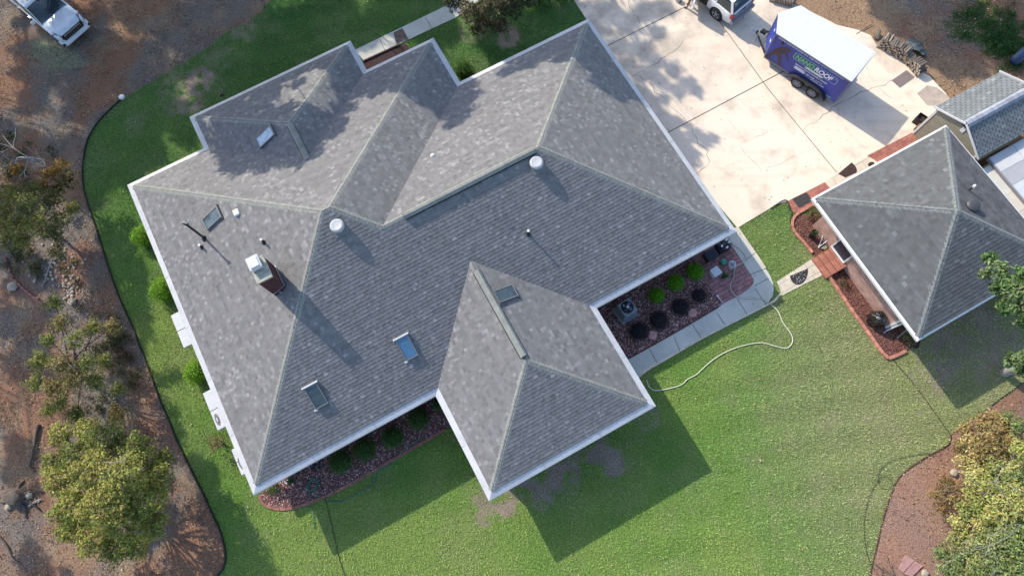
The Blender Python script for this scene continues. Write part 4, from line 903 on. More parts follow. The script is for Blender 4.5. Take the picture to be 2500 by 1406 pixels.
for k in range(4): b.poly([(SX(x), TYP, SZ(.683)), (SX(x + .017), TYP, SZ(.683)), (SX(x + .02), TYP, SZ(.632)), (SX(x + .004), TYP, SZ(.632))]); x += .024
b.build('faded_digits', mat('faded_vinyl', (.22, .32, .36), .5), trl)
side_text('NANO', .53, .605, .705, .745, MT['decalg'], .1, .015); side_text('ROOFAL.COM', .61, .79, .70, .745, MT['decalw'], .1, .015)
b = MB(); A = rrect(.865, .93, .875, .925, .03, 3); b.poly([(p[0], TYP, p[1]) for p in A]); b.build('small_tag', mat('teal_vinyl', (.10, .32, .32), .4), trl)
# silhouette of a bending roofer with a spray wand on the front of the side
S = [(.225, .235), (.245, .27), (.25, .31), (.235, .335), (.21, .335), (.20, .37), (.225, .44), (.255, .53), (.272, .61), (.262, .615), (.235, .55), (.205, .47), (.185, .50), (.165, .56), (.19, .66), (.205, .80), (.225, .96), (.19, .965), (.165, .82), (.14, .69), (.115, .64), (.09, .72), (.05, .86), (.03, .955), (.005, .955), (.005, .92), (.03, .80), (.05, .64), (.055, .56), (.08, .45), (.115, .34), (.155, .265), (.185, .25)]
b = MB()
P = [(SX(s), TYP, SZ(t)) for s, t in S]; b.poly(P); b.poly([(SX(s), TYP, SZ(t)) for s, t in ((.255, .585), (.262, .585), (.325, .665), (.322, .68))])
o = b.build('figure_decal', MT['decalbr'], trl)
nd = Vector((NX, TW, 0)).normalized(); nt = Vector((NX, -TW, 0)).normalized()
for q, z, ln in ((.45, 1.95, .16), (.30, 1.35, .24)):
    b = MB(); p = Vector((TL, TW, 0)).lerp(Vector((TL + NX, 0, 0)), q); n = Vector((TW, NX, 0)).normalized()
    c = p + n * .01 + Vector((0, 0, z)); b.poly([c - nt * ln / 2 + Vector((0, 0, -.05)), c + nt * ln * .2 + Vector((0, 0, -.09)), c + nt * ln / 2 + Vector((0, 0, .02)), c + Vector((0, 0, .1)), c - nt * ln * .4 + Vector((0, 0, .06))]); b.build('white_mark', MT['decalw'], trl)

# ------------------------------------------------------------------ cars
def loft(b, secs, m=0, capf=True, capr=True):
    """secs: list of (x, [(y, z) ... from sill to centre line]) mirrored about y = 0"""
    rings = []
    for x, h in secs: rings.append([(x, y, z) for y, z in h] + [(x, -y, z) for y, z in h[::-1]])
    n = len(rings[0]); i0 = len(b.v)
    for r in rings: b.v += r
    for i in range(len(rings) - 1):
        for k in range(n - 1):
            b.f.append([i0 + i * n + k, i0 + i * n + k + 1, i0 + (i + 1) * n + k + 1, i0 + (i + 1) * n + k]); b.m.append(m); b.c.append((1, 1, 1)); b.uv.append([(0, 0)] * 4)
    for i, on in ((0, capr), (len(rings) - 1, capf)):
        if on: b.f.append([i0 + i * n + k for k in range(n)]); b.m.append(m); b.c.append((1, 1, 1)); b.uv.append([(0, 0)] * n)
def subsurf(o, lv=2):
    s = o.modifiers.new('subdivision', 'SUBSURF'); s.levels = lv; s.render_levels = lv; return o
def car(root, L, hw, sill, belt, roofz, hood_z, ws0, ws1, rg0, rg1, paint, axles, rw, rimm, deckz=None):
    """x: 0 rear, L front.  ws0/ws1 windscreen base/top, rg0/rg1 rear glass base/top"""
    def sec(x, w, zb, zt, crown, top_in): return (x, [(w * .93, sill + zb), (w, sill + zb + .14), (w * 1.0, (sill + zt) / 2 + .06), (w * .985, zt - .10), (w * .93, zt - .01), (w * top_in, zt + crown * .7), (w * .3, zt + crown), (0, zt + crown)])
    b = MB(); dz = deckz or belt
    S = [sec(0.02, hw * .92, .12, dz - .06, .0, .8), sec(.06, hw * .96, .06, dz, .01, .8), sec(.35, hw, .02, dz, .01, .8), sec(rg0 + .3, hw, 0, belt, .01, .8), sec(L * .5, hw, 0, belt, .01, .8), sec(ws0 - .15, hw, 0, belt, .012, .8),
         sec(ws0 + .1, hw, 0, (belt + hood_z) / 2 + .02, .035, .72), sec((ws0 + L) / 2, hw * .995, 0, hood_z, .05, .7), sec(L - .35, hw * .97, .03, hood_z - .05, .045, .68), sec(L - .1, hw * .91, .08, hood_z - .09, .03, .66), sec(L - .03, hw * .86, .14, hood_z - .16, .0, .64)]
    loft(b, S); o = b.build('body', paint, root, smooth=True)
    b = MB(); gw = hw * .925
    def gs(x, zt, wt): return (x, [(gw, belt - .03), (gw * .995, belt + (zt - belt) * .25), (wt + (gw - wt) * .25, belt + (zt - belt) * .75), (wt, zt - .03), (wt * .8, zt), (0, zt + .01)])
    wt = hw * .80
    G1 = [gs(rg0, belt + .01, gw * .97), gs(rg0 + (rg1 - rg0) * .5, (belt + roofz) / 2, (gw + wt) / 2), gs(rg1, roofz - .03, wt), gs((rg1 + ws1) / 2, roofz, wt), gs(ws1, roofz - .03, wt * .985), gs((ws0 + ws1) / 2, (belt + roofz) / 2 - .0, (gw + wt) / 2 * .985), gs(ws0, belt + .015, gw * .96)]
    loft(b, G1); b.build('window_glass', MT['glass'], root, smooth=True)
    b = MB()
    def rs(x, z, w): return (x, [(w * 1.015, z - .05), (w * 1.01, z - .012), (w * .86, z + .028), (w * .4, z + .042), (0, z + .045)])
    loft(b, [rs(rg1 - .06, roofz - .045, wt), rs(rg1 + .15, roofz - .01, wt), rs((rg1 + ws1) / 2, roofz + .005, wt), rs(ws1 - .15, roofz - .01, wt), rs(ws1 + .04, roofz - .045, wt * .985)]); b.build('roof', paint, root, smooth=True)
    for s in (1, -1):
        def bar(x0, z0, y0, x1, z1, y1, w): 
            pl = MB(); a = Vector((x0, s * y0, z0)); c = Vector((x1, s * y1, z1)); d = (c - a).normalized(); n = Vector((0, s, .25)).normalized(); t = d.cross(n).normalized(); pl.frame(a, d, t, n, (0, -w / 2, -.02), ((c - a).length, w / 2, .022)); pl.build('pillar', paint, root)
        bar(ws0 + .02, belt, gw * .975, ws1, roofz - .03, wt * .99, .075); bar(rg0 + .03, belt, gw * .985, rg1, roofz - .03, wt, .13)
        for f in (.36, .68):
            x = rg1 + (ws1 - rg1) * f; bar(x, belt, gw, x, roofz - .03, wt, .085)
        for x in axles:
            a = MB(); a.lathe((x, s * (hw - .03), rw), [(rw * 1.22, 0), (rw * 1.22, .034), (.01, .034)], 26, az=(0, s, 0), cap=False); a.build('wheel_arch', MT['black'], root)
            wheel(root, x, s * (hw - .085), rw, .23, s, rimm)
    return hw, gw, wt

# white sport utility car at the top of the drive, seen from behind
suv = thing('parked_car', 'white sport utility car with its rear side door open on the driveway', 'car', (11.12, 24.65, 0), math.atan2(.738, -.675))
car(suv, 4.75, .885, .30, 1.06, 1.72, 1.05, 3.35, 2.75, .10, .42, MT['paintw'], (.98, 3.80), .37, MT['steel'])
b = MB(); b.box(-.06, 0, .55, .20, 1.78, .20); b.box(-.03, 0, .65, .15, 1.5, .03); b.build('bumper', MT['greytrim'], suv, bevel=.04)
for s in (1, -1):
    b = MB(); b.frame((.03, s * .80, .94), (1, 0, 0), (0, 1, 0), (0, 0, 1), (-.055, -.085, -.15), (.13, .095, .13)); b.build('tail_light', MT['red'], suv, bevel=.02)
    b = MB(); b.tube([(.6, s * .62, 1.76), (.75, s * .62, 1.80), (2.3, s * .62, 1.80), (2.45, s * .62, 1.76)], .018, 6); b.build('roof_rail', MT['greytrim'], suv)
    b = MB(); b.frame((3.05, s * .98, 1.15), (1, 0, 0), (0, 1, 0), (0, 0, 1), (-.05, -.11, -.07), (.09, .11, .08)); b.build('mirror', MT['paintw'], suv, bevel=.03)
b = MB(); b.box(-.005, 0, .86, .02, .50, .14); b.build('plate_recess', MT['greytrim'], suv); b = MB(); b.box(-.02, 0, 1.0, .04, .3, .03); b.build('handle', MT['dark'], suv)
b = MB(); b.box(-.17, 0, .42, .12, .08, .08); b.lathe((-.24, 0, .46), [(.03, 0), (.03, .03), (.05, .05), (.05, .09), (.02, .12)], 12); b.build('tow_ball', MT['steel'], suv)
b = MB(); b.frame((2.20, .86, .72), (1, 0, 0), (0, 1, 0), (0, 0, 1), (-.5, -.1, -.30), (.52, .05, .33)); b.build('door_opening', MT['black'], suv)
b = MB(); b.frame((2.20, .89, .40), (1, 0, 0), (0, 1, 0), (0, 0, 1), (-.52, -.02, -.02), (.54, .05, .015)); b.frame((2.20, .92, .33), (1, 0, 0), (0, 1, 0), (0, 0, 1), (-.5, -.02, -.02), (1.4, .06, .02)); b.build('running_board', MT['steel'], suv)
hin = Vector((2.74, .90, 0)); dd = Vector((2.01 - 2.74, 1.67 - .90, 0)).normalized(); dn = Vector((-dd.y, dd.x, 0))
b = MB(); b.frame(hin, dd, dn, (0, 0, 1), (0, -.05, .42), (1.06, .05, 1.05)); door = b.build('door', MT['paintw'], suv, bevel=.03)
b = MB()
for a_, c_ in (((.03, 1.05), (.25, 1.62)), ((.25, 1.62), (.92, 1.62)), ((.92, 1.62), (1.03, 1.05))):
    p = hin + dd * a_[0] + Vector((0, 0, a_[1])); q = hin + dd * c_[0] + Vector((0, 0, c_[1])); b.tube([p, q], .03, 6)
b.build('window_frame', MT['paintw'], door)
b = MB(); b.poly([hin + dd * x + Vector((0, 0, z)) for x, z in ((.05, 1.05), (1.0, 1.05), (.9, 1.6), (.26, 1.6))]); b.build('pane', MT['glass'], door)

# silver white car in the shade at the top left
hd = Vector((.775, -.632, 0)).normalized(); CLn = 4.9; nose = Vector((-25.80, 23.98, 0))
sc = thing('parked_car', 'pearly white car with dark grille parked in the shade among the leaves', 'car', nose - hd * CLn, math.atan2(hd.y, hd.x))
car(sc, CLn, .97, .30, 1.12, 1.80, 1.13, 3.62, 2.72, .25, .75, MT['paints'], (.95, 3.88), .38, MT['steel'])
gz = .80; fx = CLn - .06
b = MB(); b.frame((fx, 0, gz - .02), (1, 0, 0), (0, 1, 0), (0, 0, 1), (-.12, -.66, -.20), (.06, .66, .19)); gr = b.build('grille', MT['black'], sc, bevel=.03)
b = MB(); b.frame((fx, 0, gz + .10), (1, 0, 0), (0, 1, 0), (0, 0, 1), (.0, -.56, -.035), (.085, .56, .035))
for k in range(-4, 5): b.frame((fx, k * .13, gz - .07), (1, 0, 0), (0, 1, 0), (0, 0, 1), (.02, -.012, -.10), (.07, .012, .09))
b.build('grille_bar', MT['steel'], gr, bevel=.008)
b = MB(); loft(b, [(CLn - .35, [(.99, .35), (.99, .55), (.9, .6), (0, .6)]), (CLn - .05, [(.93, .34), (.93, .54), (.8, .6), (0, .61)]), (CLn + .07, [(.76, .36), (.76, .50), (.68, .55), (0, .56)]), (CLn + .10, [(.62, .38), (.62, .48), (.5, .52), (0, .53)])]); b.build('bumper', MT['paints'], sc, smooth=True)
for s in (1, -1):
    b = MB(); P = [(CLn + .05, s * .67, 1.01), (CLn + .05, s * .68, .74), (CLn - .22, s * .985, .76), (CLn - .52, s * 1.0, 1.05), (CLn - .26, s * .84, 1.125)]
    b.poly(P if s < 0 else P[::-1]); b.mesh(P + [(x - .15, y * .95, z) for x, y, z in P], [(i, (i + 1) % 5, 5 + (i + 1) % 5, 5 + i) for i in range(5)]); b.build('headlight', MT['headlens'], sc)
    b = MB(); b.frame((CLn - .13, s * .86, .47), (1, 0, 0), (0, 1, 0), (0, 0, 1), (-.1, -.1, -.07), (.16, .08, .07)); b.build('fog_light', MT['black'], sc, bevel=.02)
    b = MB(); b.frame((3.12, s * 1.08, 1.18), (1, 0, 0), (0, 1, 0), (0, 0, 1), (-.05, -.13, -.08), (.10, .13, .09)); b.build('mirror', MT['paints'], sc, bevel=.03)
    for x in (1.45, 2.45): b = MB(); b.frame((x, s * .985, 1.0), (1, 0, 0), (0, 1, 0), (0, 0, 1), (-.1, -.02, -.015), (.1, .02, .015)); b.build('handle', MT['steel'], sc)
b = MB(); b.box(2.15, 0, 1.848, .75, .95, .02); b.build('sunroof', MT['glass'], sc, bevel=.005)
b = MB(); b.box(1.45, 0, 1.83, .1, .03, .0501); 

# ------------------------------------------------------------------ person by the open door
def person(loc, rz):
    V = [(0, 0, .95), (0, 0, 1.12), (0, .0, 1.33), (0, .0, 1.46), (.01, 0, 1.53), (.02, 0, 1.62), (.02, 0, 1.72)]; Rr = [.15, .14, .155, .10, .055, .085, .075]; Ed = [(i, i + 1) for i in range(6)]
    def chain(start, pts):
        p = start
        for co, r in pts: V.append(co); Rr.append(r); Ed.append((p, len(V) - 1)); p = len(V) - 1
        return p
    for s in (1, -1):
        st = .14 if s > 0 else -.06
        a = chain(0, [((0, s * .10, .88), .10), ((.03 + st * .3, s * .11, .50), .065), ((st * .6, s * .12, .10), .045), ((st * .6 + .03, s * .12, .045), .042), ((st * .6 + .17, s * .135, .035), .035)])
        w = chain(2, [((0, s * .19, 1.40), .06), ((-.02, s * .25, 1.13), .045), ((.10, s * .24, .90), .032), ((.125, s * .24, .84), .038)])
        for k in range(4):
            y = s * .24 + (k - 1.5) * .021; chain(w, [((.15, y, .79), .010), ((.165, y, .755 + .006 * abs(k - 1.5)), .0085), ((.15, y, .73 + .006 * abs(k - 1.5)), .007)])
        chain(w, [((.17, s * .24 - .04, .83), .011), ((.195, s * .24 - .045, .80), .009)])
    me = bpy.data.meshes.new('person'); me.from_pydata(V, Ed, []); o = bpy.data.objects.new('person', me); COL.objects.link(o)
    sk = o.modifiers.new('skin', 'SKIN'); sk.use_smooth_shade = True; ss = o.modifiers.new('sub', 'SUBSURF'); ss.levels = 2; ss.render_levels = 2
    for i, d in enumerate(me.skin_vertices[0].data): d.radius = (Rr[i] * (1.0 if i > 3 else .8), Rr[i] * (1 if i > 3 else 1.15)); d.use_root = (i == 0)
    bpy.context.view_layer.update(); m2 = bpy.data.meshes.new_from_object(o.evaluated_get(bpy.context.evaluated_depsgraph_get()))
    o.modifiers.clear(); o.data = m2; m2.name = 'person'
    for m in ('skin', 'denim', 'maroon', 'shoe'): m2.materials.append(MT[m])
    for p in m2.polygons:
        c = p.center; i = 0
        if c.z < .09: i = 3
        elif c.z < 1.0 and abs(c.y) < .205 or c.z < .6: i = 1
        elif c.z < 1.48 and (c.z > 1.16 or abs(c.y) < .18): i = 2
        p.material_index = i
    o.location = loc; o.rotation_euler = (0, 0, rz); tag(o, 'person in grey trousers and dark boots standing beside the open car door', 'person')
    b = MB(); b.lathe((.01, 0, 1.66), [(.095, 0), (.10, .05), (.085, .10), (.05, .135), (.005, .145)], 16); b.build('hair', MT['hair'], o, smooth=True)
    b = MB(); b.lathe((.105, 0, 1.635), [(.02, 0), (.012, .02), (.004, .03)], 8, az=(1, 0, 0))
    for s in (1, -1): b.lathe((.085, s * .032, 1.665), [(.011, 0), (.006, .012)], 8, az=(1, 0, 0)); b.lathe((.015, s * .085, 1.64), [(.03, 0), (.022, .018)], 8, az=(0, s, 0))
    b.box(.095, 0, 1.585, .012, .045, .010); b.build('face', MT['skin'], o, smooth=True)
pp = G(1681, 16, .05); person((pp.x, pp.y, .035), R(175))
# ------------------------------------------------------------------ small things
def simple(name, label, cat, b, mats, loc, bevel=0, smooth=False, group=None, rz=0):
    o = b.build(name, mats, smooth=smooth, bevel=bevel); o.location = loc; o.rotation_euler = (0, 0, rz); return tag(o, label, cat, group)
def hose(name, px, r, z, m, label, cat='hose', n=6):
    P = spline([Vector((p.x, p.y, z)) for p in GP(px)], n); b = MB(); b.tube(P, r, 7); o = b.build(name, m, smooth=True); return tag(o, label, cat)

# air conditioner
p = G(1525, 763); ac = thing('air_conditioner', 'grey blue air conditioner with a dark fan on top in the gravel bed', 'air conditioner', (p.x, p.y, .02), YAW + R(4))
b = MB(); b.box(.02, 0, .04, .95, .95, .08); b.build('pad', mat('grey_pad', (.25, .26, .27), .8), ac, bevel=.02)
b = MB(); b.prism([(-.34, -.34), (.34, -.34), (.34, .34), (-.34, .34)], .08, .86); s = b.build('housing', MT['acgrey'], ac, bevel=.05)
b = MB()
for k in range(9):
    for s_ in (1, -1): b.box(0, s_ * .345, .16 + k * .075, .6, .012, .02); b.box(s_ * .345, 0, .16 + k * .075, .012, .6, .02)
b.build('louvre', MT['greytrim'], ac)
b = MB(); b.lathe((0, 0, .866), [(.30, 0), (.30, .004), (.001, .004)], 28, cap=False); b.build('fan_opening', MT['black'], ac)
b = MB()
for k in range(4):
    a = k * math.pi / 2 + .4; d = Vector((math.cos(a), math.sin(a), 0)); n = Vector((-d.y, d.x, .35)).normalized(); b.frame((0, 0, .882), d, n, d.cross(n), (.05, -.07, -.004), (.24, .09, .004))
fan = b.build('fan_blade', mat('fan_grey', (.12, .14, .18), .4, metal=.3), ac)
b = MB(); b.box(.02, .0, .905, .12, .10, .012, .4); b.box(-.12, .15, .90, .08, .05, .01, .2); b.build('label_plate', MT['decalw'], ac); ac.scale = (1, 1, 1.15)
b = MB()
for k in range(5): rr = .06 + .055 * k; b.lathe((0, 0, .91), [(rr, 0), (rr + .006, .003), (rr, .006), (rr, 0)], 24, cap=False)
b.build('fan_guard', MT['dark'], ac)

# patio things
p = G(1741, 671); b = MB(); 
b.mesh([(-.15, -.15, 0), (.15, -.15, 0), (.15, .15, 0), (-.15, .15, 0), (-.2, -.2, .5), (.2, -.2, .5), (.2, .2, .5), (-.2, .2, .5)], [(3, 2, 1, 0), (0, 1, 5, 4), (1, 2, 6, 5), (2, 3, 7, 6), (3, 0, 4, 7), (4, 5, 6, 7)])
bn = simple('storage_bin', 'pale grey square plastic bin with a closed lid on the brick patio', 'bin', b, MT['plasticgrey'], (p.x, p.y, .036), bevel=.03, rz=YAW + R(5))
b = MB(); b.box(0, 0, .515, .44, .44, .05); b.build('lid', mat('pale_lid', (.52, .54, .56), .5), bn, bevel=.03)
p = G(1763, 643); b = MB(); b.lathe((0, 0, 0), [(.13, 0), (.155, .22), (.16, .24), (.15, .275), (.09, .31), (.02, .325)], 24); simple('plastic_tub', 'round glossy green plastic tub beside the white bucket', 'tub', b, MT['aqua'], (p.x, p.y, .036), smooth=True)
p = G(1783, 651); b = MB(); b.lathe((0, 0, 0), [(.13, 0), (.165, .36), (.178, .36), (.178, .335), (.15, .345), (.125, .02), (.001, .02)], 24, cap=False); bk = simple('bucket', 'open white plastic bucket next to the green tub on the patio', 'bucket', b, MT['white'], (p.x, p.y, .036), smooth=True)
b = MB(); b.tube([(.178 * math.cos(t), -.178 * math.sin(t) * 1.0 - .03 * math.sin(t), .33 - .1 * math.sin(t)) for t in np.linspace(0, math.pi, 12)], .006, 5); b.build('handle', MT['steel'], bk)
def pot(px, py, r, h, m, label, cat='potted plant', leafc=(.05, .11, .03), n=60, spread=1.2, lh=.18):
    p = G(px, py); o = thing('potted_plant', label, cat, (p.x, p.y, .035))
    b = MB(); b.lathe((0, 0, 0), [(r * .75, 0), (r, h), (r * 1.06, h), (r * 1.06, h - .03), (r * .9, h - .025), (r * .86, h - .06), (.001, h - .05)], 18, cap=False); b.build('pot', m, o, smooth=True)
    V = []; F = []
    for k in range(n):
        a = random.random() * 6.28; el = random.uniform(.2, 1.4); L = lh * random.uniform(.5, 1.1) * spread; d = Vector((math.cos(a) * math.cos(el), math.sin(a) * math.cos(el), math.sin(el))); t = Vector((-math.sin(a), math.cos(a), 0)) * .025
        q = Vector((random.uniform(-1, 1) * r * .5, random.uniform(-1, 1) * r * .5, h - .04)); e = q + d * L; mid = q.lerp(e, .6) + Vector((0, 0, .02)); i = len(V); V += [q, mid + t, e - Vector((0, 0, .03)), mid - t]; F.append((i, i + 1, i + 2, i + 3))
    c = np.array(leafc)[None] * rng.uniform(.6, 1.5, (n, 1)); np_mesh('leaves', np.array([tuple(v) for v in V]), np.array(F), c, MT['leaf'], o); return o
pot(1765, 678, .11, .3, MT['dark'], 'small potted plant in a dark pot in front of the grey bin', leafc=(.05, .13, .04))
pot(717, 1172, .13, .25, mat('glazed_pot', (.07, .11, .07), .4), 'round potted plant under the eave beside the coiled green hose', leafc=(.07, .13, .05), n=70)
pot(1979, 578, .17, .52, MT['dark'], 'tall dark tub with a drooping plant in the mulch bed by the garage', leafc=(.07, .10, .03), n=40)
p = G(1729, 631); g = thing('grill_cart', 'black flat topped barbecue cart against the shaded house wall', 'barbecue', (p.x, p.y, .036), YAW)
b = MB(); b.box(0, 0, .55, .62, .5, .08); b.build('lid', mat('navy_lid', (.02, .024, .035), .4), g, bevel=.03)
b = MB(); b.box(0, 0, .33, .56, .44, .36); b.build('body', MT['dark'], g, bevel=.02)
for x in (-.26, .26):
    for y in (-.2, .2): b = MB(); b.tube([(x, y, 0), (x, y, .2)], .02, 6); b.build('leg', MT['dark'], g)
p = G(1761, 606); g = thing('tool_crate', 'black crate heaped with dark bags and white labelled packets under the eave corner', 'crate', (p.x, p.y, .036), YAW)
b = MB(); b.box(0, 0, .18, .62, .5, .36); b.build('crate', MT['dark'], g, bevel=.02)
for k, (x, y, z, s) in enumerate(((-.18, .1, .40, .2), (.1, .12, .43, .22), (.2, -.1, .40, .2), (-.1, -.12, .40, .22), (.0, .0, .48, .2))):
    b = MB(); b.lathe((x, y, z - .06), [(s * .4, 0), (s * .6, .06), (s * .5, .13), (s * .2, .17), (.01, .18)], 7); b.build('bag', mat('navy_bag%d' % k, (.025, .026, .05), .35), g)
for x, y, a in ((.2, .14, .3), (-.16, -.02, .8), (.02, -.2, .2), (.27, -.02, .1)): b = MB(); b.box(x, y, .56, .13, .09, .04, a); b.build('packet', MT['white'], g, bevel=.01)
p, q = G(1752, 725), G(1764, 740); b = MB(); d = q - p; b.tube([(0, 0, .03), (d.x, d.y, .03)], .022, 8); b.box(d.x * -.1, d.y * -.1, .03, .12, .07, .05, math.atan2(d.y, d.x)); simple('hand_brush', 'white handled brush lying at the patio edge by the gravel', 'brush', b, MT['white'], (p.x, p.y, .036))
for px, py, r, m, lab in ((1493, 787, .17, 'plasticgrey', 'pale ring lying in the dark corner of the gravel bed'), (1584, 756, .12, 'stone', 'small rusty pink ring lying between the air conditioner and the shrubs')):
    p = G(px, py); b = MB(); b.lathe((0, 0, 0), [(r, 0), (r, .09), (r * .88, .09), (r * .88, 0)], 24, cap=False); simple('planter_ring', lab, 'ring', b, mat('ring_' + m, (.33, .31, .27) if m != 'stone' else (.22, .09, .07), .7), (p.x, p.y, .022))
for px, py, lab in ((1592, 818, 'round pink stepping stone beside the first dark shrub mound near the wing'), (1690, 764, 'round pink stepping stone nearer the patio, beside the third dark mound')):
    p = G(px, py); b = MB(); b.lathe((0, 0, 0), [(.215, 0), (.225, .03), (.20, .05), (.001, .052)], 26); simple('stepping_stone', lab, 'stepping stone', b, MT['stone'], (p.x, p.y, .022), group='pink stepping stones')
p = G(1531, 869); b = MB(); b.lathe((0, 0, 0), [(.015, 0), (.015, .16), (.05, .18), (.055, .24), (.01, .28)], 10); simple('garden_light', 'small purple garden light at the wing corner of the gravel bed', 'garden light', b, mat('purple', (.12, .09, .28), .4), (p.x, p.y, .02))

# hoses and cables
hose('garden_hose', [(1578, 928), (1585, 945), (1602, 953), (1640, 947), (1665, 938), (1678, 926), (1700, 914), (1725, 891), (1756, 868), (1800, 848), (1855, 837), (1890, 845), (1920, 850), (1934, 835), (1930, 815), (1912, 790), (1898, 760), (1882, 745)], .019, .05, MT['hosew'], 'long cream hose snaking across the sunny lawn')
hose('garden_hose', [(1882, 745), (1868, 735), (1845, 728), (1820, 730), (1800, 726), (1785, 712), (1782, 695), (1790, 680), (1791, 665), (1798, 650), (1815, 640), (1818, 625), (1800, 605), (1785, 595), (1779, 578)], .022, .078, mat('shade_tinted_hose', (.42, .40, .33), .5), 'cream hose darkened in colour for shade, looping over the patio and side walk')  # same cream hose; shade on this stretch is put into its colour
c = G(765, 1182); P = []
for k in range(90): t = k * .45; rr = .25 + .05 * math.sin(k * .9) + .02 * math.sin(k * .31); P.append((c.x + rr * math.cos(t) + .02 * math.sin(k), c.y + rr * math.sin(t), .06 + .03 * (k % 7) / 7 + .0006 * k))
P += [tuple(x) for x in spline([Vector((q.x, q.y, .06)) for q in GP([(757, 1200), (757, 1225), (766, 1255), (768, 1290)])], 5)]
b = MB(); b.tube(P, .016, 6); o = b.build('garden_hose', MT['hoseg'], smooth=True); tag(o, 'coiled green hose lying on the gravel at the southwest house corner', 'hose')
hose('garden_hose', [(765, 1200), (782, 1212), (800, 1221), (822, 1226), (845, 1220), (870, 1205), (905, 1187), (922, 1155), (955, 1132), (985, 1098), (1010, 1080), (1035, 1064)], .018, .05, mat('teal_hose', (.03, .17, .13), .5), 'thin green hose running along the shaded south lawn edge')
hose('cable', [(781, 1178), (792, 1205), (806, 1262), (828, 1358), (846, 1415)], .014, .05, MT['black'], 'straight black cable running from the south bed across the lawn', 'cable')
hose('cable', [(2180, 880), (2236, 946), (2314, 1054), (2318, 1062)], .014, .045, MT['black'], 'thin dark cable running diagonally from the garage bed over the lawn', 'cable')
hose('cable', [(2284, 1109), (2250, 1107), (2190, 1119), (2160, 1133), (2145, 1151), (2141, 1172), (2128, 1196), (2113, 1240), (2108, 1290), (2115, 1350), (2135, 1392), (2158, 1415)], .010, .055, mat('dull_hose', (.04, .042, .03), .8), 'black hose curving across the lawn beside the red soil', 'hose')
c = G(2160, 1178); b = MB(); b.tube([(c.x + .29 * math.cos(t), c.y + .27 * math.sin(t), .05) for t in np.linspace(0, 6.2, 26)], .008, 6); o = b.build('cable_loop', MT['black']); tag(o, 'single loop of thin black cable lying on the lawn', 'cable')
hose('cord', [(1880, 510), (1895, 500), (1908, 492), (1918, 490), (1924, 497), (1926, 510), (1932, 520), (1928, 540), (1932, 560)], .02, .07, MT['black'], 'dark cord curling round the lawn corner by the black rubber mat', 'cord')
b = MB(); P = GP([(2158, 1356), (2170, 1380), (2184, 1406)]); b.tube([(q.x, q.y, .1 + .25 * (k == 0)) for k, q in enumerate(P)], .02, 6); P = GP([(2130, 1372), (2150, 1388), (2175, 1395), (2160, 1412)]); b.tube([(q.x, q.y, .12) for q in P], .018, 6); P = GP([(2148, 1410), (2152, 1380), (2168, 1400), (2150, 1403)]); b.tube([(q.x, q.y, .08) for q in P], .016, 6)
o = b.build('stick_pile', MT['bark']); tag(o, 'tangle of dark bent sticks at the bottom edge of the lawn', 'sticks')

# mats
b = MB(); b.prism(ccw([tuple(q)[:2] for q in GP([(1933, 487), (1968, 471), (1982, 491), (1950, 509)])]), .05, .066); o = b.build('rubber_mat', mat('black_mat', (.045, .042, .042), .95, noise=.2, nscale=10)); tag(o, 'black rectangular rubber mat on the red brick walk by the garage corner', 'mat')
A, B = G(1928, 674), G(1971, 656); c = (A + B) / 2; rx = (B - A) / 2; ry = G(1954, 694) - G(1950, 665); rr = []
for k in range(19): t = math.pi * k / 18; rr.append((c.x + rx.x * math.cos(t) + ry.x * math.sin(t), c.y + rx.y * math.cos(t) + ry.y * math.sin(t)))
b = MB(); b.prism(ccw(rr), .03, .045); o = b.build('door_mat', mat('dark_mat', (.03, .026, .028), .95)); tag(o, 'dark half round door mat with white specks on the cream walk', 'mat')
b = MB()
for k in range(46):
    t = random.random() * math.pi; q = math.sqrt(random.random()) * .9; x = c.x + (rx.x * math.cos(t) + ry.x * math.sin(t)) * q; y = c.y + (rx.y * math.cos(t) + ry.y * math.sin(t)) * q; s = random.uniform(.008, .02); b.poly([(x + s * math.cos(a), y + s * math.sin(a), .048) for a in (0, 1.3, 2.6, 3.9, 5.2)])
b.build('specks', MT['white'], o)
b = MB(); b.prism(ccw([tuple(q)[:2] for q in GP([(752, 1128), (780, 1113), (790, 1138), (762, 1152)])]), .02, .04); o = b.build('door_mat', mat('navy_mat', (.028, .03, .04), .95)); tag(o, 'dark square mat under the south eave beside the coiled hose', 'mat')
p, q = G(695, 1170), G(702, 1180); b = MB(); b.tube([(p.x - .02, p.y + .1, .5), (p.x, p.y, .12), (q.x, q.y, .07)], .04, 8); o = b.build('drain_pipe', MT['white']); tag(o, 'short white drain pipe end at the southwest corner under the eave', 'pipe')

# things by the garage
p = G(2131, 783); b = MB(); n = 22; prof = [(.26, 0), (.36, .08), (.36, .35), (.33, .6), (.25, .78), (.12, .86), (.005, .88)]; b.lathe((0, 0, 0), prof, n, cap=False)
b.v = [(x * (1 + .12 * math.sin(5 * math.atan2(y, x) + 7 * z) + random.uniform(-.04, .04)), y * (1.0 + .10 * math.sin(4 * math.atan2(y, x) + 9 * z) + random.uniform(-.04, .04)), z * (1 + random.uniform(-.03, .03))) for x, y, z in b.v]
simple('covered_grill', 'bulky grill wrapped in shiny black plastic in the garage mulch bed', 'covered grill', b, mat('black_plastic_wrap', (.012, .012, .013), .18, spec=.7), (p.x, p.y, .03), smooth=False, rz=.6)
p, q = G(1992, 566), G(2012, 552, .5); b = MB(); d = q - p; b.frame((0, 0, 0), d.normalized(), Vector((-d.y, d.x, 0)).normalized(), d.normalized().cross(Vector((-d.y, d.x, 0)).normalized()), (0, -.045, -.012), (d.length, .045, .012)); simple('board', 'narrow white board leaning in the mulch bed behind the dark tub', 'board', b, MT['white'], (p.x, p.y, .05))
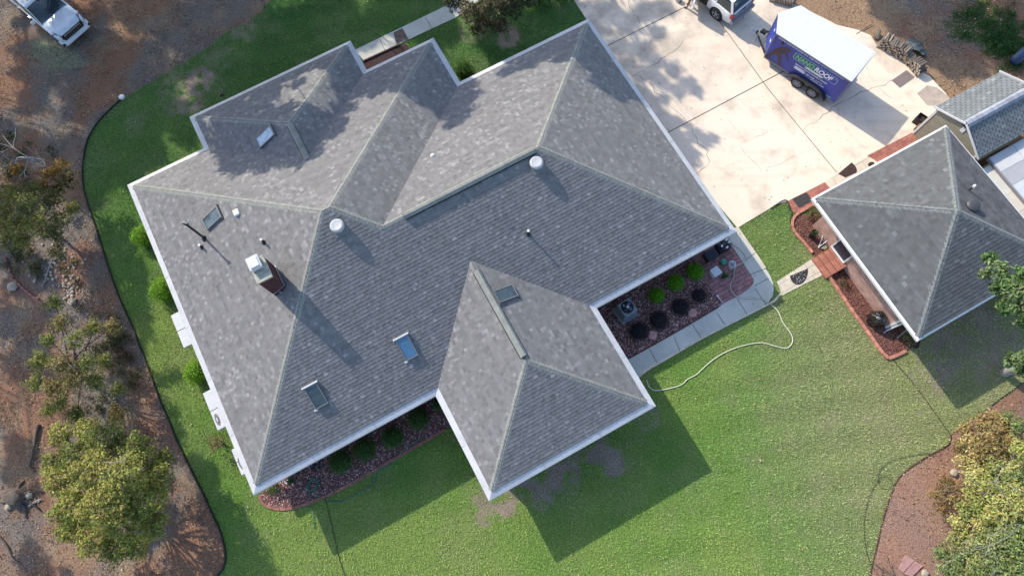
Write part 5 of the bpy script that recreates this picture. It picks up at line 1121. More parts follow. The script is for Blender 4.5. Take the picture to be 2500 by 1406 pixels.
p = G(1996, 607); sh_ = thing('folding_frame', 'white folding frame with crossed bars lying beside the brick steps', 'frame', (p.x, p.y, .05), YAW)
for a_, c_ in (((0, 0, .05), (.35, .38, .45)), ((.02, .02, .1), (.68, .1, .4)), ((.1, -.1, .06), (.62, -.02, .12))): b = MB(); b.tube([a_, c_], .024, 6); b.build('bar', MT['white'], sh_)
for a_, c_ in (((.35, .38, .45), (.42, .12, .05)), ((.68, .1, .4), (.5, -.18, .05)), ((.5, -.18, .05), (.75, -.2, .04))): b = MB(); b.tube([a_, c_], .014, 6); b.build('strut', MT['bark'], sh_)
b = MB(); b.lathe((.28, -.14, .04), [(.12, 0), (.14, .05), (.08, .1), (.01, .11)], 10); b.build('cushion', mat('sage', (.22, .27, .16), .9), sh_)
p = G(2190, 826); st_ = thing('garden_stakes', 'pale wooden stakes leaning at the garage corner', 'stakes', (p.x, p.y, .03), YAW)
for x, y, dx, dy, m in ((-.05, 0, .32, .25, 'palebark'), (.12, -.1, .2, .35, 'bark')): b = MB(); b.tube([(x, y, 0), (x + dx, y + dy, 1.1)], .022, 6); b.build('stake', MT[m], st_)
p = G(2239, 299); b = MB(); bx = thing('planter_box', 'black open planter box standing between the driveway and the shed', 'planter', (p.x, p.y, .04), YAW + R(20))
for x, y, sx, sy in ((-.2, 0, .03, .44), (.2, 0, .03, .44), (0, -.21, .37, .03), (0, .21, .37, .03)): b.box(x, y, .22, sx, sy, .44)
b.build('side_panel', MT['dark'], bx); b = MB(); b.box(0, 0, .16, .37, .39, .3); b.build('soil', MT['darkmulch'], bx)
p, q = G(2230, 319), G(2246, 303); b = MB(); d = (q - p); b.frame((0, 0, 0), d.normalized(), Vector((-d.y, d.x, 0)).normalized(), (0, 0, 1), (0, -.05, 0), (d.length, .05, .3)); simple('timber_sleeper', 'brown timber sleeper against the shed corner by the red brick', 'timber', b, mat('sleeper', (.17, .10, .06), .95, noise=.3, nscale=9), (p.x, p.y, .03))

# carport roof in the gap between garage and shed
pz = 1.9; lo = (26.2, .2); pf = thing('carport', 'flat pale grey panelled carport roof between the garage and the shed', 'carport', W(*lo), YAW)
a0 = 26.22; eu = 32.5
for va, vb, c, cuts in ((2.75, 1.896, (.47, .47, .46), (27.7, 28.3)), (1.884, 1.116, (.33, .33, .34), ()), (1.104, -2.4, (.45, .47, .48), (27.0,))):
    us = [a0 + .075, *cuts, eu]
    for j in range(len(us) - 1): b = MB(); b.frame((0, 0, 0), (1, 0, 0), (0, 1, 0), (0, 0, 1), (us[j] + .008 - lo[0], vb - lo[1], pz - .06), (us[j + 1] - lo[0], va - lo[1], pz + .012 * (j % 2)), 0, tuple(x * (1 + .05 * j) for x in c)); b.build('panel', MT['platform'], pf, bevel=.008)
b = MB(); b.frame((0, 0, 0), (1, 0, 0), (0, 1, 0), (0, 0, 1), (a0 - lo[0], -2.4 - lo[1], pz - .16), (a0 + .07 - lo[0], 2.75 - lo[1], pz + .015)); b.build('edge_rail', MT['greytrim'], pf)
for va, vb, c in ((2.45, .86, (.52, .49, .42)), (.85, -.1, (.50, .45, .37)), (-.11, -2.4, (.47, .41, .33))): b = MB(); b.frame((0, 0, 0), (1, 0, 0), (0, 1, 0), (0, 0, 1), (25.05 - lo[0], vb - lo[1], pz - .26), (a0 - .005 - lo[0], va - lo[1], pz - .14), 0, c); b.build('apron', MT['platform'], pf, bevel=.008)
for x in (25.2, 28.6, 32.2):
    for y in (2.5, -2.2): b = MB(); b.box(x - lo[0], y - lo[1], (pz - .27) / 2, .09, .09, pz - .27); b.build('post', MT['greytrim'], pf)
b = MB(); P = [W(24.0, 2.7), W(24.0, -4), W(33, -4), W(33, 2.7)]; b.prism(ccw([tuple(q)[:2] for q in P]), -.03, .03); o = b.build('concrete_pad', mat('cream_pad', (.46, .42, .35), .9, noise=.15, nscale=1.5, bump=.1)); tag(o, None, None, kind='structure')

# yard odds and ends
p = G(300, 240); b = MB(); b.lathe((0, 0, 0), [(.15, 0), (.16, .12), (.15, .15), (.06, .165), (.001, .165)], 22); simple('utility_lid', 'white round utility lid at the north end of the black lawn edging', 'lid', b, MT['white'], (p.x, p.y, 0), smooth=True)
p = G(540, 226); y_ = thing('sprinkler', 'small pale wire sprinkler standing on the shaded north lawn', 'sprinkler', (p.x, p.y, 0), R(110))
b = MB(); b.tube([(-.2, -.07, .04), (.15, -.09, .05), (.22, 0, .06), (.15, .09, .05), (-.2, .07, .04)], .015, 6); b.build('frame', MT['palebark'], y_); b = MB(); b.box(-.2, 0, .05, .08, .18, .08); b.build('base', MT['dark'], y_, bevel=.01)
p = G(2482, 146); b = MB(); b.lathe((0, 0, .28), [(.02, -.55), (.26, -.5), (.28, 0), (.27, .5), (.02, .55)], 14, az=(.75, .65, 0)); simple('tarp_bundle', 'dark blue rolled tarp lying in the shade at the right edge', 'tarp', b, mat('navy_tarp', (.03, .05, .10), .5, noise=.3, nscale=4), (p.x, p.y, 0), smooth=True)
def rock(name, label, pts, group, s0=.12, col=(.33, .28, .21), mname='rock'):
    m = mat(mname, col, .9, noise=.25, nscale=5, bump=.4, bscale=14)
    for i, (px, py, s) in enumerate(pts):
        p = G(px, py); bm = bmesh.new(); bmesh.ops.create_icosphere(bm, subdivisions=2, radius=s)
        for v in bm.verts: v.co *= 1 + random.uniform(-.16, .16); v.co.z *= .6
        me = bpy.data.meshes.new(name); bm.to_mesh(me); bm.free(); me.materials.append(m); o = bpy.data.objects.new(name, me); COL.objects.link(o); o.location = (p.x, p.y, s * .3); o.rotation_euler = (0, 0, random.random() * 6)
        tag(o, label if isinstance(label, str) else label[i], 'rock', group)
rock('rock', ['large pale yellow rock at the south end of the rubble strip', 'pale rock by the orange shrub at the lower right', 'pale rock beside the pink paving slabs at the bottom edge', 'tan flat rock beside the stump at the lower left', 'tan rock on the west side of the stump', 'rounded brown rock beside the row of old bricks at the left edge', 'weathered rock lying east of the stump roots'],
     [(178, 737, .20), (2328, 1153, .18), (2256, 1398, .16), (72, 1208, .2), (22, 1236, .17), (33, 700, .26), (95, 1222, .08)], None)
rock('rock', 'grey brown stone in the woodland rubble strip west of the lawn', [(130 + random.gauss(0, 35), 660 + random.gauss(0, 28), random.uniform(.03, .085)) for _ in range(60)] + [(172 + random.gauss(0, 10), 700 + random.gauss(0, 22), random.uniform(.035, .09)) for _ in range(34)] + [(150 + random.gauss(0, 30), 640 + random.gauss(0, 14), random.uniform(.04, .09)) for _ in range(20)], 'stones in the rubble strip', col=(.40, .34, .27), mname='rubble')
for i, px in enumerate([[(2209, 1354), (2231, 1367), (2203, 1397), (2194, 1387)], [(2232, 1368), (2252, 1380), (2224, 1407), (2205, 1399)]]):
    b = MB(); b.prism(ccw([tuple(q)[:2] for q in GP(px)]), -.02, .06); o = b.build('paving_slab', mat('pink_slab%d' % i, (.34, .19, .17), .9, noise=.2, nscale=4), bevel=.012); tag(o, ['upper left of two pinkish paving slabs in the red soil at the bottom', 'lower right of two pinkish paving slabs in the red soil at the bottom'][i], 'paving slab')
P = GP([(14, 628), (22, 652), (34, 682), (52, 700), (70, 716), (88, 730), (104, 744)]); proto = None
for i, (a, c) in enumerate(zip(P[:-1], P[1:])):
    n = 2
    for k in range(n):
        q = a.lerp(c, (k + .5) / n); d = c - a
        if proto is None:
            b = MB(); b.box(0, 0, .05, .26, .12, .10); proto = b.build('old_brick', mat('old_brick', (.26, .115, .105), .95, noise=.3, nscale=6, bump=.3), bevel=.012); o = proto
        else: o = proto.copy(); COL.objects.link(o)
        o.location = (q.x, q.y, -.01); o.rotation_euler = (0, random.uniform(-.1, .1), math.atan2(d.y, d.x) + random.uniform(-.12, .12)); tag(o, 'old pink brick in the curved row among leaves at the left edge', 'brick', 'old bricks at the left edge')
p = G(45, 1214); stp = thing('tree_stump', 'dark tree stump with spreading roots at the lower left', 'stump', (p.x, p.y, 0))
b = MB(); b.lathe((0, 0, 0), [(.62, -.05), (.42, .12), (.34, .30), (.32, .42), (.30, .44), (.001, .43)], 16, cap=False); b.v = [(x * (1 + .16 * math.sin(5 * math.atan2(y, x))), y * (1 + .12 * math.sin(5 * math.atan2(y, x) + 1)), z) for x, y, z in b.v]; b.build('stump', MT['bark'], stp, smooth=True)
for a, L in ((.3, 1.2), (1.5, .8), (3.4, 1.0), (5.4, 1.1), (-.35, 1.4)): b = MB(); b.tube([(.3 * math.cos(a), .3 * math.sin(a), .1), (.6 * math.cos(a + .1), .6 * math.sin(a + .1), .06), (L * math.cos(a - .1), L * math.sin(a - .1), .0)], [.12, .08, .03], 7); b.build('root', MT['bark'], stp, smooth=True)
def branch(px, r, z, m, label, name='fallen_branch'):
    P = spline([Vector((q.x, q.y, z)) for q in GP(px)], 5); n = len(P); b = MB(); b.tube(P, [r * (1 - .6 * i / n) for i in range(n)], 7); o = b.build(name, m, smooth=True); return tag(o, label, 'branch')
branch([(97, 1036), (90, 1066), (86, 1096), (79, 1124), (76, 1140), (88, 1150)], .085, .09, MT['bark'], 'long curved fallen branch on the leaf litter at the left')
branch([(130, 635), (122, 655), (114, 680), (104, 700)], .05, .06, MT['palebark'], 'pale bleached branch lying across the rubble strip')
branch([(0, 1308), (18, 1330), (32, 1358), (52, 1375)], .05, .06, MT['bark'], 'thin dark branch on the ground at the bottom left corner')
branch([(72, 1235), (92, 1222), (104, 1218)], .045, .06, MT['palebark'], 'short pale stick pointing away from the stump')
branch([(170, 1240), (182, 1236)], .03, .05, MT['palebark'], 'small broken twig by the stump')

# firewood -----------------------------------------------------------------
def log_mesh(i):
    b = MB(); n = 8; L = .46; ring = [(random.uniform(.82, 1.12)) for _ in range(n)]
    c0 = random.choice([(.17, .145, .12), (.24, .21, .175), (.125, .10, .08), (.21, .17, .13)]); e0 = random.choice([(.40, .33, .24), (.30, .23, .16), (.46, .40, .31), (.22, .17, .125)])
    A = [(0, .066 * ring[k] * math.cos(2 * math.pi * k / n), .066 * ring[k] * math.sin(2 * math.pi * k / n)) for k in range(n)]; B = [(L, y * .95, z * .95) for _, y, z in A]
    for k in range(n): g = random.uniform(.8, 1.2); b.poly([A[k], A[(k + 1) % n], B[(k + 1) % n], B[k]], 0, tuple(x * g for x in c0))
    b.poly(A[::-1], 0, e0); b.poly(B, 0, e0); return b
protos = []
for i in range(7): protos.append(log_mesh(i).build('firewood_log', MT['wood']))
used = [0] * 7
def put_log(loc, rot, s, label, group):
    k = random.randrange(7)
    if used[k] == 0: o = protos[k]
    else: o = protos[k].copy(); COL.objects.link(o)
    used[k] = 1; o.location = loc; o.rotation_euler = rot; o.scale = (1, s, s); tag(o, label, 'firewood log', group); return o
base = spline([Vector((q.x, q.y, 0)) for q in GP([(2138, 117), (2162, 128), (2192, 146), (2218, 168), (2238, 192)])], 10)
cum = [0]
for a, c in zip(base[:-1], base[1:]): cum.append(cum[-1] + (c - a).length)
def at_s(s):
    for i in range(len(base) - 1):
        if cum[i + 1] >= s: t = (s - cum[i]) / (cum[i + 1] - cum[i]); return base[i].lerp(base[i + 1], t), (base[i + 1] - base[i]).normalized()
    return base[-1], (base[-1] - base[-2]).normalized()
TOT = cum[-1]
for lay in range(6):
    s = .06 + (.065 if lay % 2 else 0)
    while s < TOT - .04:
        frac = s / TOT; top = 6 if frac < .55 else (4 if frac < .72 else 5 if frac < .9 else 4)
        if lay < top:
            p, d = at_s(s); n = Vector((-d.y, d.x, 0)); n = n if n.y > 0 else -n; r = random.uniform(.85, 1.15)
            ang = math.atan2(n.y, n.x) + random.gauss(0, .07); q = p + n * random.uniform(-.05, .06)
            lab = 'weathered grey log on the top row of the curved firewood stack' if lay == top - 1 else 'brown firewood log in the body of the curved stack by the driveway'
            put_log((q.x, q.y, .066 + lay * .128), (random.uniform(0, 6.28), random.gauss(0, .03), ang), r, lab, 'firewood logs on top of the curved stack' if lay == top - 1 else 'firewood logs in the curved stack')
        s += random.uniform(.115, .14)
put_log((G(2136, 96).x, G(2136, 96).y, .15), (0, .1, R(62)), 2.1, 'thick pale log leaning at the left end of the firewood stack', None)
p0, p1 = G(1878, 8), G(1935, 22)
for lay in range(3):
    for k in range(9):
        q = p0.lerp(p1, (k + .5 * (lay % 2)) / 9); put_log((q.x, q.y + .05, .066 + lay * .125), (random.random() * 6, random.gauss(0, .05), R(58) + random.gauss(0, .1)), random.uniform(.85, 1.1), 'firewood log in the small pile behind the trailer nose', 'firewood logs in the small pile')
for px, py, sx, sy, lab in ((2236, 106, .8, .95, 'grey green tarp draped behind the middle of the firewood stack'), (2252, 124, .65, .6, 'smaller grey tarp sheet behind the south end of the firewood stack')):
    c = G(px, py, .3); bm = bmesh.new(); bmesh.ops.create_grid(bm, x_segments=14, y_segments=14, size=.5)
    for v in bm.verts:
        x, y = v.co.x, v.co.y; v.co.z = .42 - .55 * (y + .5) + .03 * math.sin(9 * x + 4 * y) + .02 * math.sin(15 * x - 6 * y); v.co.x *= 1 + .12 * math.sin(5 * y + 1); v.co.y *= 1 + .1 * math.sin(4 * x)
        v.co.z = max(.02, v.co.z)
    me = bpy.data.meshes.new('tarp'); bm.to_mesh(me); bm.free(); me.materials.append(MT['tarp']); o = bpy.data.objects.new('tarp', me); COL.objects.link(o); o.location = (c.x, c.y, 0); o.scale = (sx, sy, 1); o.rotation_euler = (0, 0, R(-32)); tag(o, lab, 'tarp')
    s = o.modifiers.new('solid', 'SOLIDIFY'); s.thickness = .012
p = G(1655, 3); b = MB(); b.lathe((0, 0, 0), [(.14, 0), (.17, .1), (.15, .24), (.06, .3), (.01, .31)], 12); bg_ = simple('tool_bag', 'pale grey bag with a dark strap on the driveway at the top edge', 'bag', b, MT['plasticgrey'], (p.x, p.y, .036), smooth=True); b = MB(); b.tube([(.1, -.1, .2), (.14, -.16, .05), (.05, -.2, .02)], .02, 6); b.build('strap', MT['dark'], bg_)
# ------------------------------------------------------------------ foliage
def leaf_arrays(clumps, size, dens, palette, up=.45, shell=.55, var=.25, flat=.75, ragged=.35):
    VV = []; CC = []
    for cx, cy, cz, r, rz, *pk in clumps:
        n = int(dens * r * r / (size * size) * 8.0) + 6
        d = rng.normal(size=(n, 3)); d /= np.linalg.norm(d, axis=1, keepdims=True); d[:, 2] = np.where(d[:, 2] < -.35, -d[:, 2], d[:, 2])
        ph = rng.random(6) * 6.28; az = np.arctan2(d[:, 1], d[:, 0])
        lump = 1 + ragged * (.5 * np.sin(3 * az + ph[0] + 2.5 * d[:, 2]) + .35 * np.sin(5 * az + ph[1] - 3 * d[:, 2]) + .3 * np.sin(8 * az + ph[2] + 6 * d[:, 2]))
        rad = (shell + (1 - shell) * rng.random(n) ** .6) * lump * (.9 + .2 * rng.random(n))
        P = np.array([cx, cy, cz]) + d * rad[:, None] * np.array([r, r, rz])
        N = d * .7 + rng.normal(size=(n, 3)) * .55 + np.array([0, 0, up]); N /= np.linalg.norm(N, axis=1, keepdims=True)
        T = np.cross(N, rng.normal(size=(n, 3))); T /= np.linalg.norm(T, axis=1, keepdims=True); B = np.cross(N, T)
        L = size * rng.uniform(.65, 1.35, n)[:, None]; w = L * rng.uniform(.32, .5, n)[:, None]
        VV.append(np.stack([P - T * L * .5, P + B * w * .5 + N * L * .06, P + T * L * .5 - N * L * .1, P - B * w * .5 + N * L * .06], 1).reshape(-1, 3))
        k = pk[0] if pk else int(rng.integers(len(palette))); base = np.array(palette[k])
        c = base[None] * (1 + var * rng.normal(size=(n, 1))).clip(.45, 1.8) * (1 + .10 * rng.normal(size=(n, 3))).clip(.7, 1.3); CC.append(c.clip(.004, .9))
    V = np.concatenate(VV); C = np.concatenate(CC); F = np.arange(len(V)).reshape(-1, 4); return V, F, C
def tree(name, label, cat, base, clumps, size, dens, palette, trunk_r=.14, bark='bark', group=None, limbs=True, limbr=.42, hub=None, **kw):
    o = thing(name, label, cat, (base[0], base[1], 0), 0, group)
    V, F, C = leaf_arrays(clumps, size, dens, palette, **kw); np_mesh('crown', V - np.array([base[0], base[1], 0]), F, C, MT['leaf'], o)
    b = MB(); B = Vector((base[0], base[1], 0)); cen = Vector((sum(c[0] for c in clumps), sum(c[1] for c in clumps), sum(c[2] for c in clumps))) / len(clumps)
    if hub: cen = Vector(hub)
    fork = B.lerp(cen, .55); fork.z = max(.4, cen.z * .5); mid = B.lerp(fork, .5) + Vector((random.uniform(-.1, .1), random.uniform(-.1, .1), 0))
    b.tube(spline([B - Vector((0, 0, .1)), mid, fork, cen], 4), [trunk_r * (1.25 - .9 * i / 12) for i in range(13)], 9)
    if limbs:
        for c in clumps:
            e = Vector(c[:3]); s = B.lerp(cen, random.uniform(.5, .9)) if not hub else B.lerp(cen, random.uniform(.8, 1.0)); s.z = cen.z * (random.uniform(.4, .85) if not hub else random.uniform(.85, 1)); m_ = s.lerp(e, .5) + Vector((random.uniform(-.2, .2), random.uniform(-.2, .2), .15))
            b.tube(spline([s, m_, e], 4), [trunk_r * limbr * (1 - .8 * i / 8) + .008 for i in range(9)], 6)
    b.v = [(x - B.x, y - B.y, z) for x, y, z in b.v]; b.build('trunk', MT[bark], o, smooth=True); return o
def C_(px, py, z, r, rz=None, *k): p = G(px, py, z); return (p.x, p.y, z, r, rz or r * .75, *k)
OL = [(.26, .265, .055), (.21, .23, .045), (.30, .29, .07), (.165, .19, .04), (.235, .255, .05)]
T1 = [(190, 1115, 2.6, .75), (262, 1075, 3.0, .8), (330, 1105, 3.0, .8), (380, 1165, 2.7, .7), (150, 1170, 2.4, .7), (230, 1150, 3.7, .9), (300, 1165, 3.9, .95), (350, 1225, 3.2, .85), (180, 1240, 3.0, .8), (255, 1235, 4.0, .95), (310, 1280, 3.2, .85), (230, 1310, 2.8, .75), (290, 1335, 2.3, .65), (375, 1280, 2.4, .6), (150, 1060, 2.0, .55), (215, 1050, 2.2, .55), (400, 1120, 1.9, .45), (130, 1130, 2.0, .5), (170, 1295, 2.2, .5), (340, 1335, 1.9, .5)]
tree('oak_tree', 'broad rounded olive green tree at the lower left beside the lawn edging', 'tree', G(262, 1205), [C_(*t) for t in T1], .13, 6.5, OL, .17, shell=.6, limbr=.25)
T2 = [(135, 740, 2.6, .45), (150, 790, 2.6, .5), (120, 830, 2.6, .4), (185, 830, 2.6, .5), (230, 800, 2.2, .4), (275, 800, 2.0, .45), (100, 880, 2.8, .5), (150, 890, 3.2, .55, .4, 2), (210, 890, 2.8, .5), (90, 935, 2.4, .5), (130, 945, 2.8, .5, .4, 2), (180, 930, 3.0, .55), (235, 930, 2.4, .5), (255, 880, 2.2, .4), (150, 985, 2.0, .4), (290, 950, 1.4, .4), (120, 1000, 1.6, .4), (285, 1010, .9, .5, .3), (190, 1010, 1.4, .45)]
tree('sapling_tree', 'sparse see-through tree with olive and brown leaves west of the white window hoods', 'tree', G(168, 905), [C_(*t) for t in T2], .11, 4.5, [(.19, .21, .05), (.14, .165, .035), (.24, .19, .06), (.21, .22, .05)], .08, shell=.2, ragged=.5)
T3 = [(30, 480, 3.0, .6), (80, 465, 3.0, .55), (130, 490, 2.6, .6), (35, 550, 3.0, .65), (90, 545, 3.2, .7, .5, 1), (150, 540, 2.6, .55), (60, 590, 2.6, .5), (15, 590, 2.6, .5), (70, 500, 3.4, .7), (120, 570, 2.4, .45), (5, 520, 3, .6), (180, 510, 1.8, .45), (140, 575, 1.8, .4)]
tree('young_tree', 'dull green tree half in shade at the left edge above the rubble', 'tree', G(75, 520), [C_(*t) for t in T3], .13, 3.2, [(.12, .13, .035), (.21, .20, .04), (.10, .11, .03)], .10, shell=.35, ragged=.45)
T3b = [(150, 410, 2.2, .5), (165, 440, 2.2, .5), (120, 425, 2.0, .4), (105, 455, 2.0, .35, .3, 1), (40, 415, 2.0, .35, .3, 1), (140, 465, 1.8, .45, .3, 2)]
tree('maple_sapling', 'orange leaved sapling beside the bare pale branches at the left', 'tree', G(142, 440), [C_(*t) for t in T3b], .14, 3.4, [(.26, .11, .02), (.20, .12, .02), (.09, .08, .018)], .06, shell=.3)
T4 = [(1110, 5, 2.2, .55), (1150, 30, 2.4, .6), (1200, 15, 2.8, .7), (1245, 20, 2.4, .65), (1180, 60, 2.0, .5), (1220, 65, 1.8, .5), (1285, 5, 2.0, .5), (1140, -30, 2.6, .7), (1220, -40, 3.0, .8), (1090, -25, 2.0, .5), (1160, 75, 1.4, .3)]
tree('holly_tree', 'dark brownish green bushy tree at the top edge over the front walk', 'tree', G(1195, 20), [C_(*t) for t in T4], .13, 6.0, [(.10, .085, .04), (.065, .07, .03), (.13, .105, .05), (.05, .055, .022)], .12)
tree('shrub', 'bright green low shrub at the top edge near the drive, larger of the two', 'shrub', G(1316, 4), [C_(1300, 0, .4, .5), C_(1330, 5, .4, .45), C_(1318, -15, .5, .5)], .09, 3.2, [(.04, .12, .015), (.05, .14, .02)], .04)
tree('shrub', 'bright green low shrub at the top edge, the smaller one touching the drive', 'shrub', G(1372, -2), [C_(1372, -2, .35, .4), C_(1390, -12, .3, .3)], .09, 3.2, [(.04, .12, .015), (.05, .14, .02)], .04)
# lower right corner
T5 = [(2420, 1065, 1.4, .6), (2380, 1110, 1.0, .5), (2470, 1080, 1.4, .55), (2345, 1090, .8, .4), (2430, 1025, 1.2, .45), (2400, 1035, 1.2, .55), (2445, 1050, 1.3, .6), (2370, 1080, 1.0, .5), (2420, 1100, 1.5, .65), (2350, 1125, .8, .4), (2460, 1110, 1.2, .5), (2390, 1130, 1.0, .5), (2440, 1150, 1., .45), (2355, 1050, .8, .35)]
tree('orange_shrub', 'orange brown shrub at the edge of the red soil south of the garage', 'shrub', G(2405, 1090), [C_(*t) for t in T5], .13, 5.5, [(.37, .28, .12), (.31, .225, .09), (.42, .34, .14), (.24, .18, .07)], .06, shell=.3)
T5b = [(2380, 1165, 1.5, .55), (2430, 1140, 1.6, .5), (2480, 1200, 2.2, .6), (2360, 1245, 1.1, .45), (2400, 1285, 1.4, .5), (2460, 1235, 2.2, .65), (2490, 1240, 2.2, .6), (2470, 1150, 1.9, .5), (2405, 1180, 1.8, .5), (2450, 1205, 2.0, .6), (2390, 1235, 1.5, .5), (2430, 1255, 1.9, .6), (2335, 1275, .9, .35), (2350, 1300, .8, .35), (2475, 1265, 1.8, .5), (2495, 1100, 2.0, .5), (2370, 1200, 1.2, .35)]
tree('yellow_shrub', 'bright yellow green shrub in the lower right corner among pale branches', 'shrub', G(2420, 1230), [C_(*t) for t in T5b], .13, 6.0, [(.40, .40, .12), (.35, .36, .10), (.45, .42, .14), (.26, .28, .08)], .06, shell=.35)
T5c = [(2310, 1180, .7, .45, .3), (2285, 1205, .5, .4, .3), (2330, 1225, .7, .4, .3), (2300, 1240, .5, .35, .3), (2345, 1190, .8, .4, .3)]
tree('brown_shrub', 'thin brown dried shrub on the red soil left of the yellow shrub', 'shrub', G(2312, 1210), [C_(*t) for t in T5c], .11, 2.4, [(.22, .14, .05), (.27, .18, .07), (.17, .12, .04)], .03, shell=.2)
T5d = [(2420, 1300, 1.6, .55), (2390, 1330, 1.5, .55), (2350, 1400, 1.0, .5), (2440, 1330, 2.0, .6), (2310, 1390, .7, .4), (2495, 1330, 2.4, .6), (2370, 1350, 1.2, .5), (2465, 1285, 2.0, .5), (2330, 1320, .8, .4), (2460, 1320, 2.2, .6), (2420, 1345, 2.0, .55), (2490, 1360, 2.4, .6), (2440, 1390, 2.2, .6), (2380, 1385, 1.6, .5), (2340, 1370, 1.0, .45), (2480, 1400, 2.4, .6), (2300, 1350, .6, .4, .3), (2400, 1410, 2.0, .6), (2490, 1300, 2.2, .5), (2480, 1170, 2.2, .45), (2485, 1040, 1.8, .4), (2455, 1020, 1.4, .35)]
tree('birch_tree', 'soft green tree with bare white twigs in the bottom right corner', 'tree', G(2440, 1370), [C_(*t) for t in T5d], .13, 5.5, [(.17, .22, .07), (.2, .25, .09), (.17, .21, .07), (.30, .31, .11)], .08, 'palebark', shell=.25, ragged=.5)
# tree with trunk at the right edge
T6 = [(2415, 632, 5.2, .30), (2440, 655, 5.6, .35), (2405, 668, 5.0, .28), (2450, 690, 6.0, .42), (2430, 705, 5.4, .3), (2480, 705, 6.4, .45), (2475, 735, 5.8, .4), (2450, 745, 5.2, .3), (2495, 760, 6.0, .4), (2500, 680, 6.6, .5), (2530, 720, 6.8, .7), (2450, 760, 4.8, .2), (2495, 790, 5.2, .25)]
T6b = [(2470, 872, 3.4, .28), (2490, 882, 3.8, .35), (2462, 885, 3.2, .22), (2500, 905, 3.6, .3), (2520, 870, 4.2, .5), (2485, 905, 3.4, .2), (2560, 800, 6.5, .8), (2570, 880, 5.5, .7)]
tree('dogwood_tree', 'green leafed tree at the right edge leaning over the garage roof', 'tree', G(2450, 911), [C_(*t) for t in T6 + T6b], .19, 7.0, [(.13, .20, .07), (.10, .17, .05), (.16, .22, .09), (.075, .13, .04)], .17, 'palebark', shell=.3, var=.3, limbr=.10, hub=G(2660, 820, 5.5))
# bare pale branches
def bare(label, px, z, r, base, n=26, seedr=0, m='palebark', spread=1.0):
    o = thing('bare_tree', label, 'bare tree', (base.x, base.y, 0)); b = MB()
    top = [G(x, y, z) for x, y in px]; c = sum(top, Vector()) / len(top)
    P = spline([base, base.lerp(c, .5) + Vector((0, 0, .3)), c], 4); b.tube(P, [r * (1.3 - .7 * i / 8) for i in range(9)], 7)
    def grow(s, d, L, rr, lv):
        q = s; pts = [s]
        for k in range(4): d = (d + Vector((random.gauss(0, .22), random.gauss(0, .22), random.gauss(0, .12)))).normalized(); q = q + d * L / 4; pts.append(q)
        b.tube(pts, [rr * (1 - .16 * k) for k in range(5)], 5, cap=False)
        if lv > 0:
            for k in range(3): grow(pts[random.randint(1, 4)], (d + Vector((random.gauss(0, .7), random.gauss(0, .7), random.gauss(0, .3)))).normalized(), L * .62, rr * .55, lv - 1)
    for t in top: d = (t - c); L = d.length + .01; grow(c, d.normalized(), L, r * .7, 2)
    b.v = [(x - base.x, y - base.y, zz) for x, y, zz in b.v]; b.build('branch', MT[m], o, smooth=True); return o
bare('leafless pale tree with fine bleached twigs at the left edge', [(60, 385), (105, 380), (120, 378), (75, 420), (20, 400), (15, 320), (90, 410)], 3.2, .035, G(40, 400))
bare('white leafless branches sticking out over the yellow shrub at the lower right', [(2345, 1190), (2395, 1200), (2455, 1235), (2440, 1140), (2470, 1120), (2480, 1165)], 3.0, .012, G(2445, 1245))
bare('white leafless twigs over the green tree in the bottom right corner', [(2345, 1345), (2400, 1360), (2365, 1325), (2420, 1285), (2490, 1285), (2470, 1385)], 3.0, .012, G(2450, 1345))
bare('small pale leafless twigs above the sparse olive tree', [(130, 780), (140, 800), (190, 820), (150, 890), (160, 920)], 3.4, .014, G(150, 880))
bare('fine pale twigs poking through the broad olive green tree', [(255, 1128), (305, 1118), (235, 1160), (300, 1112)], 4.6, .014, G(265, 1190))

# clipped round shrubs: every one a ball of small leaves
def ball(px, py, r, h, palette, label, group=None, size=.045, dens=3.0, name='round_shrub', ragged=.06, z0=.0):
    p = G(px, py, h * .5); o = thing(name, label, 'shrub', (p.x, p.y, .02), 0, group)
    V, F, C = leaf_arrays([(0, 0, h * .45, r, h * .55, 0)], size, dens, palette, shell=.82, ragged=ragged, var=.3, up=.2); np_mesh('foliage', V, F, C, MT['leaf'], o)
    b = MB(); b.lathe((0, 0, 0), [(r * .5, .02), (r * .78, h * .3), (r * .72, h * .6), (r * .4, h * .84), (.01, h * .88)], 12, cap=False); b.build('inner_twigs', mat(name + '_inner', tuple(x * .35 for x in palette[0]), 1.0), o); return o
GRN = [(.10, .30, .008)]; DPU = [(.04, .034, .042)]; DGR = [(.06, .13, .028)]; LGR = [(.17, .34, .02)]
for i, (x, y, r) in enumerate(((1603, 721, .41), (1649, 690, .43), (1697, 663, .45))): ball(x, y, r, .75, GRN, ['bright green clipped ball shrub nearest the air conditioner', 'bright green clipped ball shrub, middle of the row of three', 'bright green clipped ball shrub nearest the brick patio'][i], 'three bright green ball shrubs')
for i, (x, y, r) in enumerate(((1560, 808, .50), (1609, 782, .49), (1661, 750, .47), (1707, 722, .40))): ball(x, y, r, .5, DPU, ['dark purple mounded shrub nearest the wing wall', 'dark purple mounded shrub just right of the first pink stepping stone', 'dark purple mounded shrub touching the second pink stepping stone', 'dark greenish purple mounded shrub nearest the brick patio'][i], 'dark mounded shrubs', size=.05, dens=2.6, ragged=.12)
for i, (x, y, r) in enumerate(((831, 1127, .56), (891, 1097, .54), (958, 1068, .53), (1022, 1022, .53), (1070, 988, .32))): ball(x, y, r, .7, DGR, ['dark green ball shrub in the south bed nearest the coiled hose', 'dark green ball shrub, second from the coiled hose', 'dark green ball shrub, third from the coiled hose', 'dark green ball shrub, fourth from the coiled hose near the wing', 'small dark green shrub in the corner where the wing meets the house'][i], 'dark green shrubs in the south bed', size=.055)
